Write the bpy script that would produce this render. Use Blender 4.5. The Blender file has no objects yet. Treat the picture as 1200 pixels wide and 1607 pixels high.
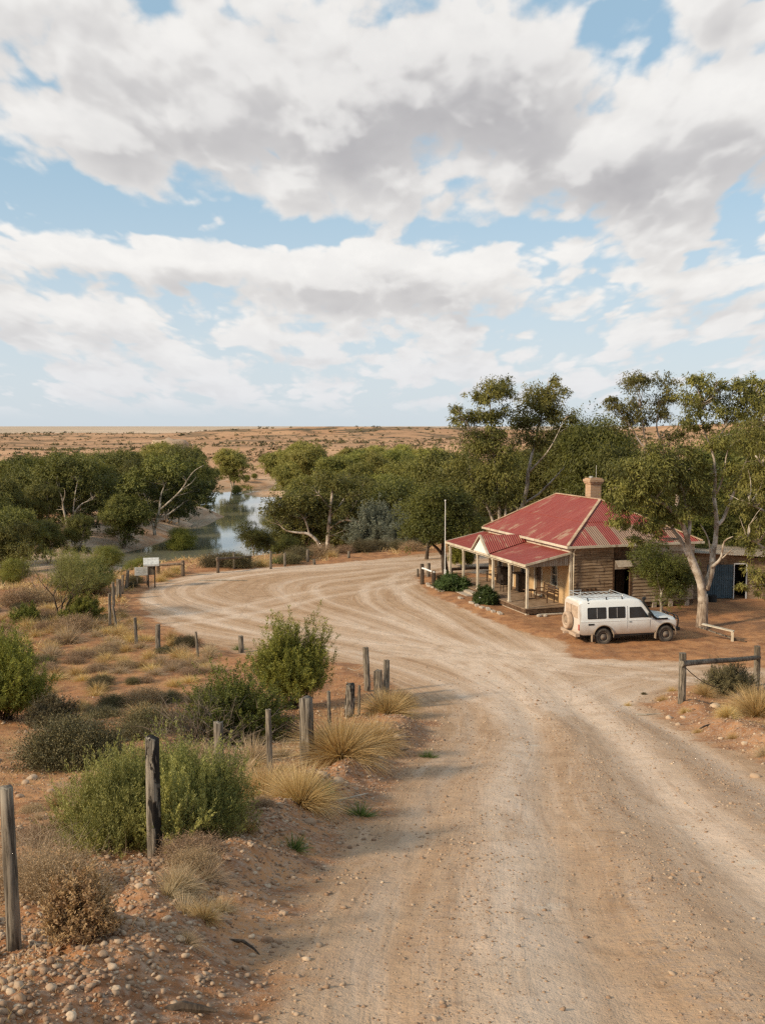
import bpy, bmesh, math, random
import numpy as np
from mathutils import Vector, Matrix
rnd = random.Random(7)
RNG = np.random.default_rng(11)
scene = bpy.context.scene
COL = scene.collection
R = math.radians
FL = 1600.0          # focal length in photo pixels (photo 1200 x 1607)
CAM_H = 9.6
PITCH = math.atan(135.5 / FL)

# ------------------------------------------------------------------ helpers
def tag(o, label=None, cat=None, group=None, kind=None):
    if label: o['label'] = label
    if cat: o['category'] = cat
    if group: o['group'] = group
    if kind: o['kind'] = kind
    return o

def empty(name, loc=(0, 0, 0), rz=0, label=None, cat=None, group=None, sc=1.0):
    o = bpy.data.objects.new(name, None)
    COL.objects.link(o)
    o.empty_display_size = .2
    o.location = loc; o.rotation_euler = (0, 0, rz); o.scale = (sc, sc, sc)
    tag(o, label, cat, group)
    return o

def link(name, me, mats=None, parent=None, loc=(0, 0, 0)):
    o = bpy.data.objects.new(name, me)
    COL.objects.link(o)
    if mats:
        for m in (mats if isinstance(mats, (list, tuple)) else [mats]):
            me.materials.append(m)
    o.parent = parent
    o.location = loc
    return o

class MB:
    """collects vertices and faces in numpy friendly lists, builds ONE mesh"""
    def __init__(s): s.v = []; s.f = []; s.m = []
    def add(s, vs, fs, mi=0):
        b = len(s.v); s.v.extend([tuple(v) for v in vs])
        s.f.extend([tuple(b + i for i in f) for f in fs]); s.m.extend([mi] * len(fs)); return s
    def box(s, x0, x1, y0, y1, z0, z1, mi=0):
        v = [(x0,y0,z0),(x1,y0,z0),(x1,y1,z0),(x0,y1,z0),(x0,y0,z1),(x1,y0,z1),(x1,y1,z1),(x0,y1,z1)]
        return s.add(v, [(0,3,2,1),(4,5,6,7),(0,1,5,4),(1,2,6,5),(2,3,7,6),(3,0,4,7)], mi)
    def bar(s, p, q, w, h=None, mi=0, w2=None, up=(0,0,1)):
        """rectangular bar p->q"""
        h = h or w; p = Vector(p); q = Vector(q); d = (q - p).normalized()
        u = Vector(up)
        if abs(d.dot(u)) > .95: u = Vector((0, 1, 0))
        a = d.cross(u).normalized(); b = a.cross(d).normalized()
        k = (w2 or w) / w
        v = [p + a*sx*w/2 + b*sy*h/2 for sx, sy in ((-1,-1),(1,-1),(1,1),(-1,1))] + \
            [q + a*sx*w*k/2 + b*sy*h*k/2 for sx, sy in ((-1,-1),(1,-1),(1,1),(-1,1))]
        return s.add(v, [(3,2,1,0),(4,5,6,7),(0,1,5,4),(1,2,6,5),(2,3,7,6),(3,0,4,7)], mi)
    def tube(s, pts, rad, n=6, mi=0, cap=True, jit=0):
        pts = [Vector(p) for p in pts]
        if not isinstance(rad, (list, tuple)): rad = [rad] * len(pts)
        rings = []; u = None
        for i, p in enumerate(pts):
            d = (pts[min(i+1, len(pts)-1)] - pts[max(i-1, 0)])
            if d.length < 1e-9: d = Vector((0,0,1))
            d.normalize()
            if u is None:
                u = d.cross(Vector((0,1,0.3)))
                if u.length < .1: u = d.cross(Vector((1,0,0)))
            u = (u - d * u.dot(d)).normalized(); w = d.cross(u)
            b = len(s.v)
            for k in range(n):
                a = 2*math.pi*k/n
                rr = rad[i] * (1 + (rnd.uniform(-jit, jit) if jit else 0))
                s.v.append(tuple(p + (u*math.cos(a) + w*math.sin(a)) * rr))
            rings.append(b)
        for i in range(len(rings)-1):
            a, b = rings[i], rings[i+1]
            for k in range(n):
                k2 = (k+1) % n
                s.f.append((a+k, a+k2, b+k2, b+k)); s.m.append(mi)
        if cap:
            s.f.append(tuple(rings[0]+k for k in range(n))[::-1]); s.m.append(mi)
            s.f.append(tuple(rings[-1]+k for k in range(n))); s.m.append(mi)
        return s
    def prism(s, poly, axis, a0, a1, mi=0):
        """poly of 2D points extruded along axis between a0 and a1"""
        n = len(poly)
        def mk(p, a):
            return {'x': (a, p[0], p[1]), 'y': (p[0], a, p[1]), 'z': (p[0], p[1], a)}[axis]
        v = [mk(p, a0) for p in poly] + [mk(p, a1) for p in poly]
        f = [tuple(range(n)), tuple(range(2*n-1, n-1, -1))] + [(i, i+n, (i+1) % n + n, (i+1) % n) for i in range(n)]
        return s.add(v, f, mi)
    def build(s, name, mats, parent=None, smooth=False, bevel=0, loc=(0,0,0), recalc=True):
        me = bpy.data.meshes.new(name)
        me.from_pydata(s.v, [], s.f)
        if s.m and max(s.m) > 0: me.polygons.foreach_set('material_index', s.m)
        if recalc or bevel:
            bm = bmesh.new(); bm.from_mesh(me)
            if bevel:
                es = [e for e in bm.edges if len(e.link_faces) == 2 and e.calc_face_angle(0) > .6]
                bmesh.ops.bevel(bm, geom=es, offset=bevel, segments=2, affect='EDGES', profile=.6)
            bmesh.ops.recalc_face_normals(bm, faces=bm.faces)
            bm.to_mesh(me); bm.free()
        if smooth: me.polygons.foreach_set('use_smooth', [True]*len(me.polygons))
        return link(name, me, mats, parent, loc)

def np_mesh(name, V, F, smooth=False, attrs=None):
    """V (n,3), F (m,k) -> mesh, quick"""
    me = bpy.data.meshes.new(name)
    V = np.asarray(V, np.float32); F = np.asarray(F, np.int32); k = F.shape[1]
    me.vertices.add(len(V)); me.vertices.foreach_set('co', V.ravel())
    me.loops.add(F.size); me.loops.foreach_set('vertex_index', F.ravel())
    me.polygons.add(len(F)); me.polygons.foreach_set('loop_start', np.arange(0, F.size, k, dtype=np.int32))
    me.polygons.foreach_set('loop_total', np.full(len(F), k, np.int32))
    if smooth: me.polygons.foreach_set('use_smooth', np.ones(len(F), bool))
    me.update(calc_edges=True)
    for nm, dom, typ, arr in (attrs or []):
        a = me.attributes.new(nm, typ, dom)
        if typ == 'FLOAT_COLOR': a.data.foreach_set('color', np.asarray(arr, np.float32).ravel())
        else: a.data.foreach_set('value', np.asarray(arr, np.float32).ravel())
    return me

# ------------------------------------------------------------------ numpy noise
def _h(ix, iy, seed):
    n = (ix.astype(np.int64) * 374761393 + iy.astype(np.int64) * 668265263 + seed * 1442695041) & 0xFFFFFFFF
    n = ((n ^ (n >> 13)) * 1274126177) & 0xFFFFFFFF
    n = (n ^ (n >> 16)) & 0xFFFFFF
    return n / float(0xFFFFFF)
def vn(x, y, seed=0):
    x = np.asarray(x, float); y = np.asarray(y, float)
    ix = np.floor(x); iy = np.floor(y); fx = x-ix; fy = y-iy
    fx = fx*fx*fx*(fx*(fx*6-15)+10); fy = fy*fy*fy*(fy*(fy*6-15)+10)
    a = _h(ix, iy, seed); b = _h(ix+1, iy, seed); c = _h(ix, iy+1, seed); d = _h(ix+1, iy+1, seed)
    return (a+(b-a)*fx) + ((c+(d-c)*fx) - (a+(b-a)*fx))*fy
def fbm(x, y, seed=0, oct=4, gain=.5):
    s = 0; a = 1; t = 0
    for i in range(oct):
        s = s + a*(vn(x*2**i + 17.3*i, y*2**i - 9.1*i, seed+i) - .5); t += a; a *= gain
    return s/t*2      # about -1..1
def sstep(a, b, x):
    t = np.clip((x-a)/(b-a), 0, 1); return t*t*(3-2*t)
def seg_dist(x, y, pts, signed=False, closed=False):
    """distance to polyline; signed: positive to the left side of travel"""
    best = np.full(np.shape(x), 1e9); sg = np.ones(np.shape(x))
    n = len(pts)
    for i in range(n if closed else n-1):
        ax, ay = pts[i][:2]; bx, by = pts[(i+1) % n][:2]
        dx, dy = bx-ax, by-ay; L = dx*dx+dy*dy+1e-12
        t = np.clip(((x-ax)*dx+(y-ay)*dy)/L, 0, 1)
        ex = x-ax-t*dx; ey = y-ay-t*dy; d = np.hypot(ex, ey)
        m = d < best
        best = np.where(m, d, best)
        if signed: sg = np.where(m, np.sign(dx*(y-ay)-dy*(x-ax)), sg)
    return best*sg if signed else best
def inpoly(x, y, pts):
    c = np.zeros(np.shape(x), bool); n = len(pts); j = n-1
    for i in range(n):
        xi, yi = pts[i][:2]; xj, yj = pts[j][:2]
        c ^= ((yi > y) != (yj > y)) & (x < (xj-xi)*(y-yi)/(yj-yi+1e-12)+xi); j = i
    return c

# ------------------------------------------------------------------ terrain
EDGE_X = [-400, -120, -60, -32, -24, -18, -14.5, -8, -2, 4, 10, 20, 60, 160, 500]
EDGE_Y = [20, 34, 42, 50, 56, 63, 70, 73, 74.5, 79, 86, 96, 112, 120, 130]
RIV = [(-24,140,11.5),(-17,165,14),(-20,190,12.5),(-26,215,11.5),(-36,240,12),(-39,262,11),(-36,285,11),(-18,304,10),(30,318,10),(110,335,10)]
RIV0 = [(150,140,9),(60,122,9),(20,118,9),(-4,124,9),(-24,140,11.5)]
WATER_Z = -8.6
def river_d(x, y):
    pts = RIV0[:-1] + RIV
    best = np.full(np.shape(x), 1e9)
    for i in range(len(pts)-1):
        ax, ay, aw = pts[i]; bx, by, bw = pts[i+1]
        dx, dy = bx-ax, by-ay; L = dx*dx+dy*dy
        t = np.clip(((x-ax)*dx+(y-ay)*dy)/L, 0, 1)
        d = np.hypot(x-ax-t*dx, y-ay-t*dy) - (aw+(bw-aw)*t)
        best = np.minimum(best, d)
    return best
ROAD_C = [(1.6,-14),(1.9,0),(2.45,6.3),(3.1,13),(4.05,20),(4.6,25),(4.9,30),(5.0,36),(4.6,44)]
def Hbase(x, y):
    hill = .8*np.logaddexp(0, (7.3-.22*y)/.8)
    hill = np.minimum(hill, 9.4)
    edge = np.interp(x, EDGE_X, EDGE_Y) + 1.6*fbm(x/9, y/9, 3, 2)
    dist = y-edge
    w = 1-sstep(0, 40, dist)
    zl = -7 + 1.0*fbm(x/45, y/45, 5, 3) + 3.2*sstep(300, 650, y) + fbm(x/330+5, y/210, 8, 4)*7*sstep(380, 900, y)*(1-sstep(1500, 4500, y))
    zl = zl + 17*np.exp(-((x-330)/210)**2-((y-620)/150)**2)*(1+.15*fbm(x/60, y/60, 9, 3)) + 9*np.exp(-((x-60)/330)**2-((y-980)/120)**2)*(1+.3*fbm(x/70, y/70, 19, 3))
    zl = zl + sstep(1500, 5000, y)*3.5
    dr = river_d(x, y) + 2.2*fbm(x/11, y/11, 21, 3)
    zl = -10.2 + (zl+10.2)*sstep(-4, 11, dr)
    bar = np.exp(-((x+32)/8.5)**2-((y-272)/3.6)**2) + np.exp(-((x+36)/6.0)**2-((y-203)/4)**2)*1.1
    zl = zl + 2.6*bar
    z = hill + zl*(1-w)
    return z, dist
YARD_PX = [(640,1130),(612,1078),(560,1045),(470,1036),(378,1030),(312,1008),(258,988),(222,962),(214,938),(240,915),(300,900),(395,892),(520,884),(600,877),(668,868),(760,864),(900,862),
           (840,905),(700,898),(655,905),(672,930),(720,950),(762,968),(815,990),(890,1008),(905,1032),(1010,1036),(1110,1042),(1240,1050),(1260,1083),(1150,1080),(1080,1078),(1015,1104)]
def _ray(px, py):
    f = np.array([0, math.cos(PITCH), -math.sin(PITCH)]); u = np.array([0, math.sin(PITCH), math.cos(PITCH)])
    return f + (px-600)/FL*np.array([1.,0,0]) - (py-803.5)/FL*u
def march(px, py, fn, tmin=3):
    r = _ray(px, py); lo, hi = tmin, 4000.
    for n in (260, 40, 40):
        t = lo*(hi/lo)**np.linspace(0, 1, n); P = np.array([0,0,CAM_H])+t[:, None]*r
        below = P[:, 2] < fn(P[:, 0], P[:, 1]); i = max(1, int(np.argmax(below)) if below.any() else n-1)
        lo, hi = t[i-1], t[i]
    return np.array([0,0,CAM_H]) + hi*r
_hb = lambda x, y: Hbase(x, y)[0]
YARD = []
for q in YARD_PX:
    p = march(q[0], q[1], _hb, 10); YARD.append((p[0], p[1]))
ROAD_HW = 3.55
def road_masks(x, y):
    """signed distance outside the bare road / yard surface (negative inside), lateral road offset"""
    lat = -seg_dist(x, y, ROAD_C, signed=True)     # positive to the right
    hw = ROAD_HW + .25*fbm(y/5.0, x*0+1.5, 33, 2)
    dr = np.abs(lat) - hw
    dr = np.where(y > 38, np.maximum(dr, (y-38)), dr)
    dy = seg_dist(x, y, YARD, closed=True); dy = np.where(inpoly(x, y, YARD), -dy, dy)
    k = 1.2; m = np.minimum(dr, dy); h = np.clip(.5+.5*(dy-dr)/k, 0, 1)
    d = dy*(1-h)+dr*h - k*h*(1-h)
    return d, lat
HX, HY = 7.31, 51.10; HROT = math.atan2(.305, .952)
def to_house(x, y):
    c, s = math.cos(HROT), math.sin(HROT)
    dx, dy = x-HX, y-HY
    return dx*c+dy*s, -dx*s+dy*c           # t (right), s (back)
def H(x, y, detail=True, full=False):
    x = np.asarray(x, float); y = np.asarray(y, float)
    z, dist = Hbase(x, y)
    d, lat = road_masks(x, y)
    d = d + .22*fbm(x/.9, y/.9, 43, 3)
    near = 1-sstep(26, 42, y)
    out = sstep(-.15, .75, d)
    berm = np.exp(-((d-.75)/.55)**2)*(.17+.12*fbm(x/1.3, y/1.3, 41, 2)+.10*fbm(x/.32, y/.32, 42, 3)) + out*.14
    berm2 = np.exp(-((d-.9)/.7)**2)*.10*(1-sstep(60, 90, y))
    z = z + near*berm + (1-near)*berm2*(dist < 30)
    # left side drops away a little from the road
    z = z - near*.035*np.clip(-x-4.5, 0, 14)
    flat = 1-sstep(0, 3, -np.minimum(0, 0))  # unused blend kept at one
    t, s = to_house(x, y)
    hd = np.maximum(np.maximum(-1.5-t, t-13), np.maximum(-2-s, s-13))
    calm = sstep(0, 2.5, hd)
    if detail:
        fade = 1-sstep(60, 140, y)
        z = z + out*calm*fade*(.10*fbm(x/3.1, y/3.1, 51, 3) + .045*fbm(x/.55, y/.55, 52, 3))
        z = z + out*calm*near*(.03*fbm(x/.16, y/.16, 53, 2))
        z = z + (1-out)*fade*calm*(.022*fbm(x/1.9, y/2.6, 54, 3) + .010*fbm(x/.28, y/.33, 55, 2))
        # wheel ruts on the near road
        rut = sum(a*np.exp(-((lat+.18*np.sin(y/7.)-c)/wd)**2) for c, wd, a in ((-2.35,.26,-.03),(-.75,.34,-.045),(-1.55,.35,.03),(.05,.4,.05),(.95,.34,-.045),(1.9,.4,.035),(2.7,.3,-.04)))
        z = z + (1-out)*rut*(1-sstep(28, 40, y))
    if full: return z, dist, d, lat, t, s, out
    return z
def hz(x, y): return float(H(np.array([x]), np.array([y]))[0])
def hz0(x, y): return float(H(np.array([x]), np.array([y]), detail=False)[0])
_hf = lambda x, y: H(x, y)
def at(px, py): return march(px, py, _hf, 4)
def xd(px, d):
    x = (px-600)/FL*d/math.cos(PITCH); return x, d
def ztop(py, d):    # height whose picture row is py at ground distance d
    r = _ray(600, py); return CAM_H + d*r[2]/r[1]
# ------------------------------------------------------------------ materials
def mat(name):
    m = bpy.data.materials.new(name); m.use_nodes = True
    nt = m.node_tree; nt.nodes.clear()
    return m, nt, nt.nodes, nt.links
class NT:
    def __init__(s, nt): s.nt = nt; s.n = nt.nodes; s.l = nt.links
    def node(s, t, **k):
        n = s.n.new(t)
        for a, b in k.items(): setattr(n, a, b)
        return n
    def put(s, sock, v):
        if isinstance(v, bpy.types.NodeSocket): s.l.new(v, sock)
        elif v is not None: sock.default_value = v
    def math(s, op, a, b=None, c=None, clamp=False):
        n = s.node('ShaderNodeMath', operation=op, use_clamp=clamp)
        s.put(n.inputs[0], a)
        if b is not None: s.put(n.inputs[1], b)
        if c is not None: s.put(n.inputs[2], c)
        return n.outputs[0]
    def vmath(s, op, a, b=None):
        n = s.node('ShaderNodeVectorMath', operation=op); s.put(n.inputs[0], a)
        if b is not None: s.put(n.inputs[1], b)
        return n.outputs['Value'] if op in ('LENGTH', 'DOT_PRODUCT', 'DISTANCE') else n.outputs[0]
    def mix(s, f, a, b, mode='MIX'):
        n = s.node('ShaderNodeMix', data_type='RGBA', blend_type=mode)
        s.put(n.inputs[0], f); s.put(n.inputs[6], a if isinstance(a, bpy.types.NodeSocket) else (*a, 1)); s.put(n.inputs[7], b if isinstance(b, bpy.types.NodeSocket) else (*b, 1))
        return n.outputs[2]
    def noise(s, vec, scale, detail=4, rough=.55, dist=0, col=False):
        n = s.node('ShaderNodeTexNoise'); s.put(n.inputs['Vector'], vec)
        n.inputs['Scale'].default_value = scale; n.inputs['Detail'].default_value = detail
        n.inputs['Roughness'].default_value = rough; n.inputs['Distortion'].default_value = dist
        return n.outputs[1 if col else 0]
    def ramp(s, f, a, b, lo=0., hi=1.):
        n = s.node('ShaderNodeMapRange', interpolation_type='SMOOTHSTEP'); s.put(n.inputs[0], f)
        n.inputs[1].default_value = a; n.inputs[2].default_value = b; n.inputs[3].default_value = lo; n.inputs[4].default_value = hi
        return n.outputs[0]
    def mapping(s, vec, sc=(1,1,1), rot=(0,0,0), loc=(0,0,0)):
        n = s.node('ShaderNodeMapping'); s.put(n.inputs[0], vec)
        n.inputs['Scale'].default_value = sc; n.inputs['Rotation'].default_value = rot; n.inputs['Location'].default_value = loc
        return n.outputs[0]
    def coord(s, which='Object'): return s.node('ShaderNodeTexCoord').outputs[which]
    def attr(s, name, out='Fac'): return s.node('ShaderNodeAttribute', attribute_name=name).outputs[out]
    def sep(s, v):
        n = s.node('ShaderNodeSeparateXYZ'); s.put(n.inputs[0], v); return n.outputs
    def comb(s, x, y, z):
        n = s.node('ShaderNodeCombineXYZ'); s.put(n.inputs[0], x); s.put(n.inputs[1], y); s.put(n.inputs[2], z); return n.outputs[0]
    def bump(s, h, strength=.5, dist=.02):
        n = s.node('ShaderNodeBump'); s.put(n.inputs['Height'], h)
        s.put(n.inputs['Strength'], strength); n.inputs['Distance'].default_value = dist
        return n.outputs[0]
    def out(s, col, rough=.9, metal=0, normal=None, spec=.3, trans=0.0, coat=0, tcol=None):
        b = s.node('ShaderNodeBsdfPrincipled')
        s.put(b.inputs['Base Color'], col if isinstance(col, bpy.types.NodeSocket) else (*col, 1))
        s.put(b.inputs['Roughness'], rough); s.put(b.inputs['Metallic'], metal)
        b.inputs['Specular IOR Level'].default_value = spec
        if coat: b.inputs['Coat Weight'].default_value = coat; b.inputs['Coat Roughness'].default_value = .08
        if normal is not None: s.put(b.inputs['Normal'], normal)
        o = s.node('ShaderNodeOutputMaterial')
        sh = b.outputs[0]
        if trans:
            t = s.node('ShaderNodeBsdfTranslucent'); s.put(t.inputs[0], tcol if tcol is not None else (col if isinstance(col, bpy.types.NodeSocket) else (*col, 1)))
            mx = s.node('ShaderNodeMixShader'); mx.inputs[0].default_value = trans
            s.l.new(sh, mx.inputs[1]); s.l.new(t.outputs[0], mx.inputs[2]); sh = mx.outputs[0]
        s.l.new(sh, o.inputs[0])

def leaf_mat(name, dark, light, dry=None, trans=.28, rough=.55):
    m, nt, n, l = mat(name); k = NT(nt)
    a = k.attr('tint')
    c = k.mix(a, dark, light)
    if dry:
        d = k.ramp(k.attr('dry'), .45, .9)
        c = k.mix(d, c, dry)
    # every copy of a plant differs a little in tone
    oi = k.node('ShaderNodeObjectInfo').outputs['Random']
    hs = k.node('ShaderNodeHueSaturation')
    k.put(hs.inputs['Value'], k.math('MULTIPLY_ADD', oi, .35, .82)); k.put(hs.inputs['Hue'], k.math('MULTIPLY_ADD', oi, .02, .49)); k.put(hs.inputs['Color'], c)
    k.out(hs.outputs[0], rough=rough, spec=.25, trans=trans, tcol=k.mix(.5, hs.outputs[0], k.mix(1, hs.outputs[0], (1.3,1.25,.45), 'MULTIPLY')))
    return m
def plain(name, col, rough=.8, metal=0, var=.18, scale=6, spec=.3, bump=0, coat=0):
    m, nt, n, l = mat(name); k = NT(nt); v = k.coord()
    f = k.noise(v, scale, 5)
    c = k.mix(k.ramp(f, .3, .7), tuple(x*(1-var) for x in col), tuple(min(1, x*(1+var)) for x in col))
    k.out(c, rough, metal, k.bump(k.noise(v, scale*6, 4), .4, bump) if bump else None, spec, coat=coat)
    return m
def wood_mat(name, c1, c2, grain=(2,2,26), rough=.85, bump=.006, stain=None):
    """weathered timber; grain = noise scale per local axis"""
    m, nt, n, l = mat(name); k = NT(nt); v = k.coord()
    f = k.noise(k.mapping(v, grain), 1, 7, .68, .6)
    f2 = k.noise(v, 1.3, 3)
    c = k.mix(k.ramp(f, .38, .62), c1, c2)
    c = k.mix(k.ramp(f2, .35, .7), c, k.mix(1, c, (.72,.68,.62), 'MULTIPLY'))
    if stain:
        c = k.mix(k.ramp(k.noise(k.mapping(v, (1,1,.35)), 5, 4), .58, .66), c, stain)
    k.out(c, rough, 0, k.bump(f, .8, bump), .2)
    return m

# ground --------------------------------------------------------------
def ground_mat():
    m, nt, n, l = mat('earth'); k = NT(nt)
    P = k.node('ShaderNodeNewGeometry').outputs['Position']
    at_ = k.node('ShaderNodeAttribute', attribute_name='mix')
    rgb = k.node('ShaderNodeSeparateColor'); l.new(at_.outputs['Color'], rgb.inputs[0])
    road, track, sand = rgb.outputs; litter = at_.outputs['Alpha']
    at2 = k.node('ShaderNodeAttribute', attribute_name='mix2')
    rgb2 = k.node('ShaderNodeSeparateColor'); l.new(at2.outputs['Color'], rgb2.inputs[0])
    scrub, gravel, farpale = rgb2.outputs
    nb = k.noise(P, .16, 5); nm = k.noise(P, 1.3, 6, .6); nf = k.noise(P, 11, 5, .65); ng = k.noise(P, 55, 3, .7)
    nclod = k.noise(P, 4.5, 6, .72, .3)
    # natural earth
    earth = k.mix(k.ramp(nb, .35, .65), (.38,.175,.074), (.46,.235,.108))
    earth = k.mix(k.ramp(nm, .38, .66), earth, (.25,.112,.052))
    earth = k.mix(k.ramp(nf, .5, .75, 0, .45), earth, (.50,.33,.20))
    # the road: paler, greyer
    rdk = k.mix(k.ramp(nm, .3, .7), (.37,.228,.128), (.48,.315,.192))
    rdk = k.mix(k.ramp(nf, .45, .75, 0, .5), rdk, (.30,.172,.103))
    pale = k.mix(k.ramp(nm, .35, .65), (.66,.50,.375), (.59,.44,.32))
    tk = k.math('MULTIPLY', track, k.ramp(k.noise(k.mapping(P, (1,.45,1)), 1.1, 5, .65), .16, .50), clamp=True)
    rd = k.mix(tk, rdk, pale)
    # pale caliche patches worn through
    pt = k.ramp(k.noise(P, .75, 6, .7, .6), .60, .68)
    pt = k.math('MULTIPLY', pt, k.ramp(track, .2, .7))
    rd = k.mix(k.math('MULTIPLY', pt, .55), rd, (.60,.52,.42))
    f = k.math('ADD', road, k.math('MULTIPLY', k.math('SUBTRACT', k.noise(P, 2.2, 5, .65), .5), .9))
    # fine ruts running along the direction of travel
    fl = k.attr('flow', 'Vector')
    r1 = k.noise(k.mapping(fl, (3.0,.22,1)), 1, 4, .6, .6); r2 = k.noise(k.mapping(fl, (19,.7,1)), 1, 3, .6, .5)
    rut = k.math('ADD', k.math('MULTIPLY', r1, .78), k.math('MULTIPLY', r2, .22))
    brk = k.ramp(k.noise(P, .5, 4, .6), .35, .6, .35, 1)
    rd = k.mix(k.math('MULTIPLY', k.ramp(rut, .50, .62), k.math('MULTIPLY', brk, .42)), rd, pale)
    rd = k.mix(k.math('MULTIPLY', k.ramp(rut, .38, .50, 1, 0), k.math('MULTIPLY', brk, .5)), rd, k.mix(1, rd, (.70,.62,.55), 'MULTIPLY'))
    c = k.mix(k.ramp(f, .3, .72), earth, rd)
    # grit speckle everywhere near
    vo = k.node('ShaderNodeTexVoronoi', feature='F1'); l.new(P, vo.inputs['Vector']); vo.inputs['Scale'].default_value = 26
    sp = k.ramp(vo.outputs['Distance'], .18, .30, 1, 0)
    pick = k.ramp(k.sep(vo.outputs['Color'])[0], .55, .75)
    sp = k.math('MULTIPLY', sp, pick)
    gcol = k.mix(k.sep(vo.outputs['Color'])[1], (.26,.165,.105), (.56,.46,.35))
    c = k.mix(k.math('MULTIPLY', sp, k.math('MULTIPLY_ADD', gravel, .7, .22), clamp=True), c, gcol)
    # grey gravelly wash
    gw = k.math('MULTIPLY', gravel, k.ramp(nf, .4, .7))
    c = k.mix(k.math('MULTIPLY', gw, .55), c, (.36,.30,.25))
    # sand by the river, leaf litter under trees
    c = k.mix(k.math('MULTIPLY', sand, k.ramp(k.noise(P, .09, 5, .7), .3, .6)), c, k.mix(k.ramp(k.noise(P, .35, 5), .4, .6), (.46,.31,.205), (.56,.42,.30)))
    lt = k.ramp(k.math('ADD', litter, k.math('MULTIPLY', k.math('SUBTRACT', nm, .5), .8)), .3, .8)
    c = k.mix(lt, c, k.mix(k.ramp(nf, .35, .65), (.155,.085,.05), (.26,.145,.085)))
    # far country: scrub speckled plain; its darkest band also carries painted cloud shadow
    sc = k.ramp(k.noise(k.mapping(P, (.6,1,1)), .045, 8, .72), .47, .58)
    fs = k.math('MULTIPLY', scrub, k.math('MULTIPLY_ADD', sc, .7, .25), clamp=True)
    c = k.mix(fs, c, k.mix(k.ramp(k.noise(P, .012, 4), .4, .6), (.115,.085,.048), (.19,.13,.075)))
    wv = k.math('SUBTRACT', 1, fs)
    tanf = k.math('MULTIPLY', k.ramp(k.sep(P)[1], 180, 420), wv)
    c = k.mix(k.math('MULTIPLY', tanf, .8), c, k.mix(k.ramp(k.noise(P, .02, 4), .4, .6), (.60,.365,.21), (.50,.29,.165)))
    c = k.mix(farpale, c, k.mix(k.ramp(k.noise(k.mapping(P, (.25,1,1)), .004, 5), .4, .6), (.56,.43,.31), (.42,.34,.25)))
    c = k.mix(k.math('MULTIPLY', k.ramp(nclod, .56, .64), k.math('MULTIPLY_ADD', gravel, .35, .22)), c, k.mix(1, c, (.62,.52,.44), 'MULTIPLY'))
    hgt = k.math('ADD', k.math('ADD', k.math('MULTIPLY', nf, .6), k.math('MULTIPLY', nclod, 1.1)), k.math('ADD', k.math('MULTIPLY', ng, .3), k.math('MULTIPLY', sp, .35)))
    hgt = k.math('ADD', hgt, k.math('MULTIPLY', k.math('MULTIPLY', rut, road), 1.1))
    # ripples / cracks of compacted mud
    k.out(c, .95, 0, k.bump(hgt, .75, .034), .12)
    return m
M = {}
M['earth'] = ground_mat()
def water_mat():
    m, nt, n, l = mat('river_water'); k = NT(nt)
    P = k.node('ShaderNodeNewGeometry').outputs['Position']
    h = k.noise(k.mapping(P, (.35,1,1)), .9, 4, .6)
    k.out(k.mix(k.ramp(k.noise(P, .03, 3), .35, .65), (.15,.145,.10), (.21,.20,.15)), .03, 0, k.bump(h, .10, .05), .5)
    return m
M['water'] = water_mat()
def bark_pale():
    m, nt, n, l = mat('gum_bark'); k = NT(nt); v = k.coord()
    a = k.noise(k.mapping(v, (1,1,.3)), 4, 5, .6, .5)
    c = k.mix(k.ramp(a, .42, .6), (.44,.365,.285), (.215,.155,.11))
    c = k.mix(k.ramp(k.noise(v, 1.7, 3), .5, .62), c, (.56,.49,.41))
    z = k.sep(v)[2]
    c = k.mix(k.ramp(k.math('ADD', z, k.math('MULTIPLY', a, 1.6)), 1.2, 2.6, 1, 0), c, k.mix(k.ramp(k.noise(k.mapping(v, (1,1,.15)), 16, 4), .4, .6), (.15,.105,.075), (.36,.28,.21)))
    k.out(c, .75, 0, k.bump(k.noise(k.mapping(v, (1,1,.2)), 12, 5), .7, .03), .25)
    return m
M['bark_pale'] = bark_pale()
M['bark_dark'] = wood_mat('dark_bark', (.055,.04,.03), (.12,.088,.062), (9,9,2), bump=.02)
M['bark_grey'] = wood_mat('grey_bark', (.30,.26,.21), (.46,.41,.34), (5,5,1.5), bump=.01)
M['twig'] = plain('dry_twig', (.155,.12,.092), .9)
M['twig_pale'] = plain('bleached_twig', (.33,.28,.22), .9)
M['gum_leaf'] = leaf_mat('gum_foliage', (.050,.054,.014), (.265,.240,.060))
M['river_leaf'] = leaf_mat('river_gum_foliage', (.036,.044,.013), (.225,.210,.050))
M['mid_leaf'] = leaf_mat('olive_gum_foliage', (.075,.085,.020), (.330,.305,.075), trans=.3)
M['bright_leaf'] = leaf_mat('sunlit_gum_foliage', (.17,.17,.040), (.44,.39,.11), trans=.35)
M['dense_leaf'] = leaf_mat('dense_tree_foliage', (.030,.040,.010), (.165,.165,.032))
M['acacia_leaf'] = leaf_mat('acacia_foliage', (.085,.095,.018), (.290,.275,.052))
M['salt_leaf'] = leaf_mat('saltbush_foliage', (.080,.102,.030), (.440,.420,.135), dry=(.42,.26,.11), trans=.25)
M['wisp_leaf'] = leaf_mat('wispy_foliage', (.13,.14,.04), (.29,.27,.085))
M['grey_leaf'] = leaf_mat('grey_shrub_foliage', (.105,.115,.080), (.20,.205,.145), trans=.15)
M['oleander'] = leaf_mat('garden_shrub_foliage', (.032,.055,.018), (.10,.14,.038))
M['dark_bush'] = leaf_mat('dark_bush_foliage', (.055,.046,.024), (.180,.145,.066), dry=(.22,.15,.09), trans=.1)
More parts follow.
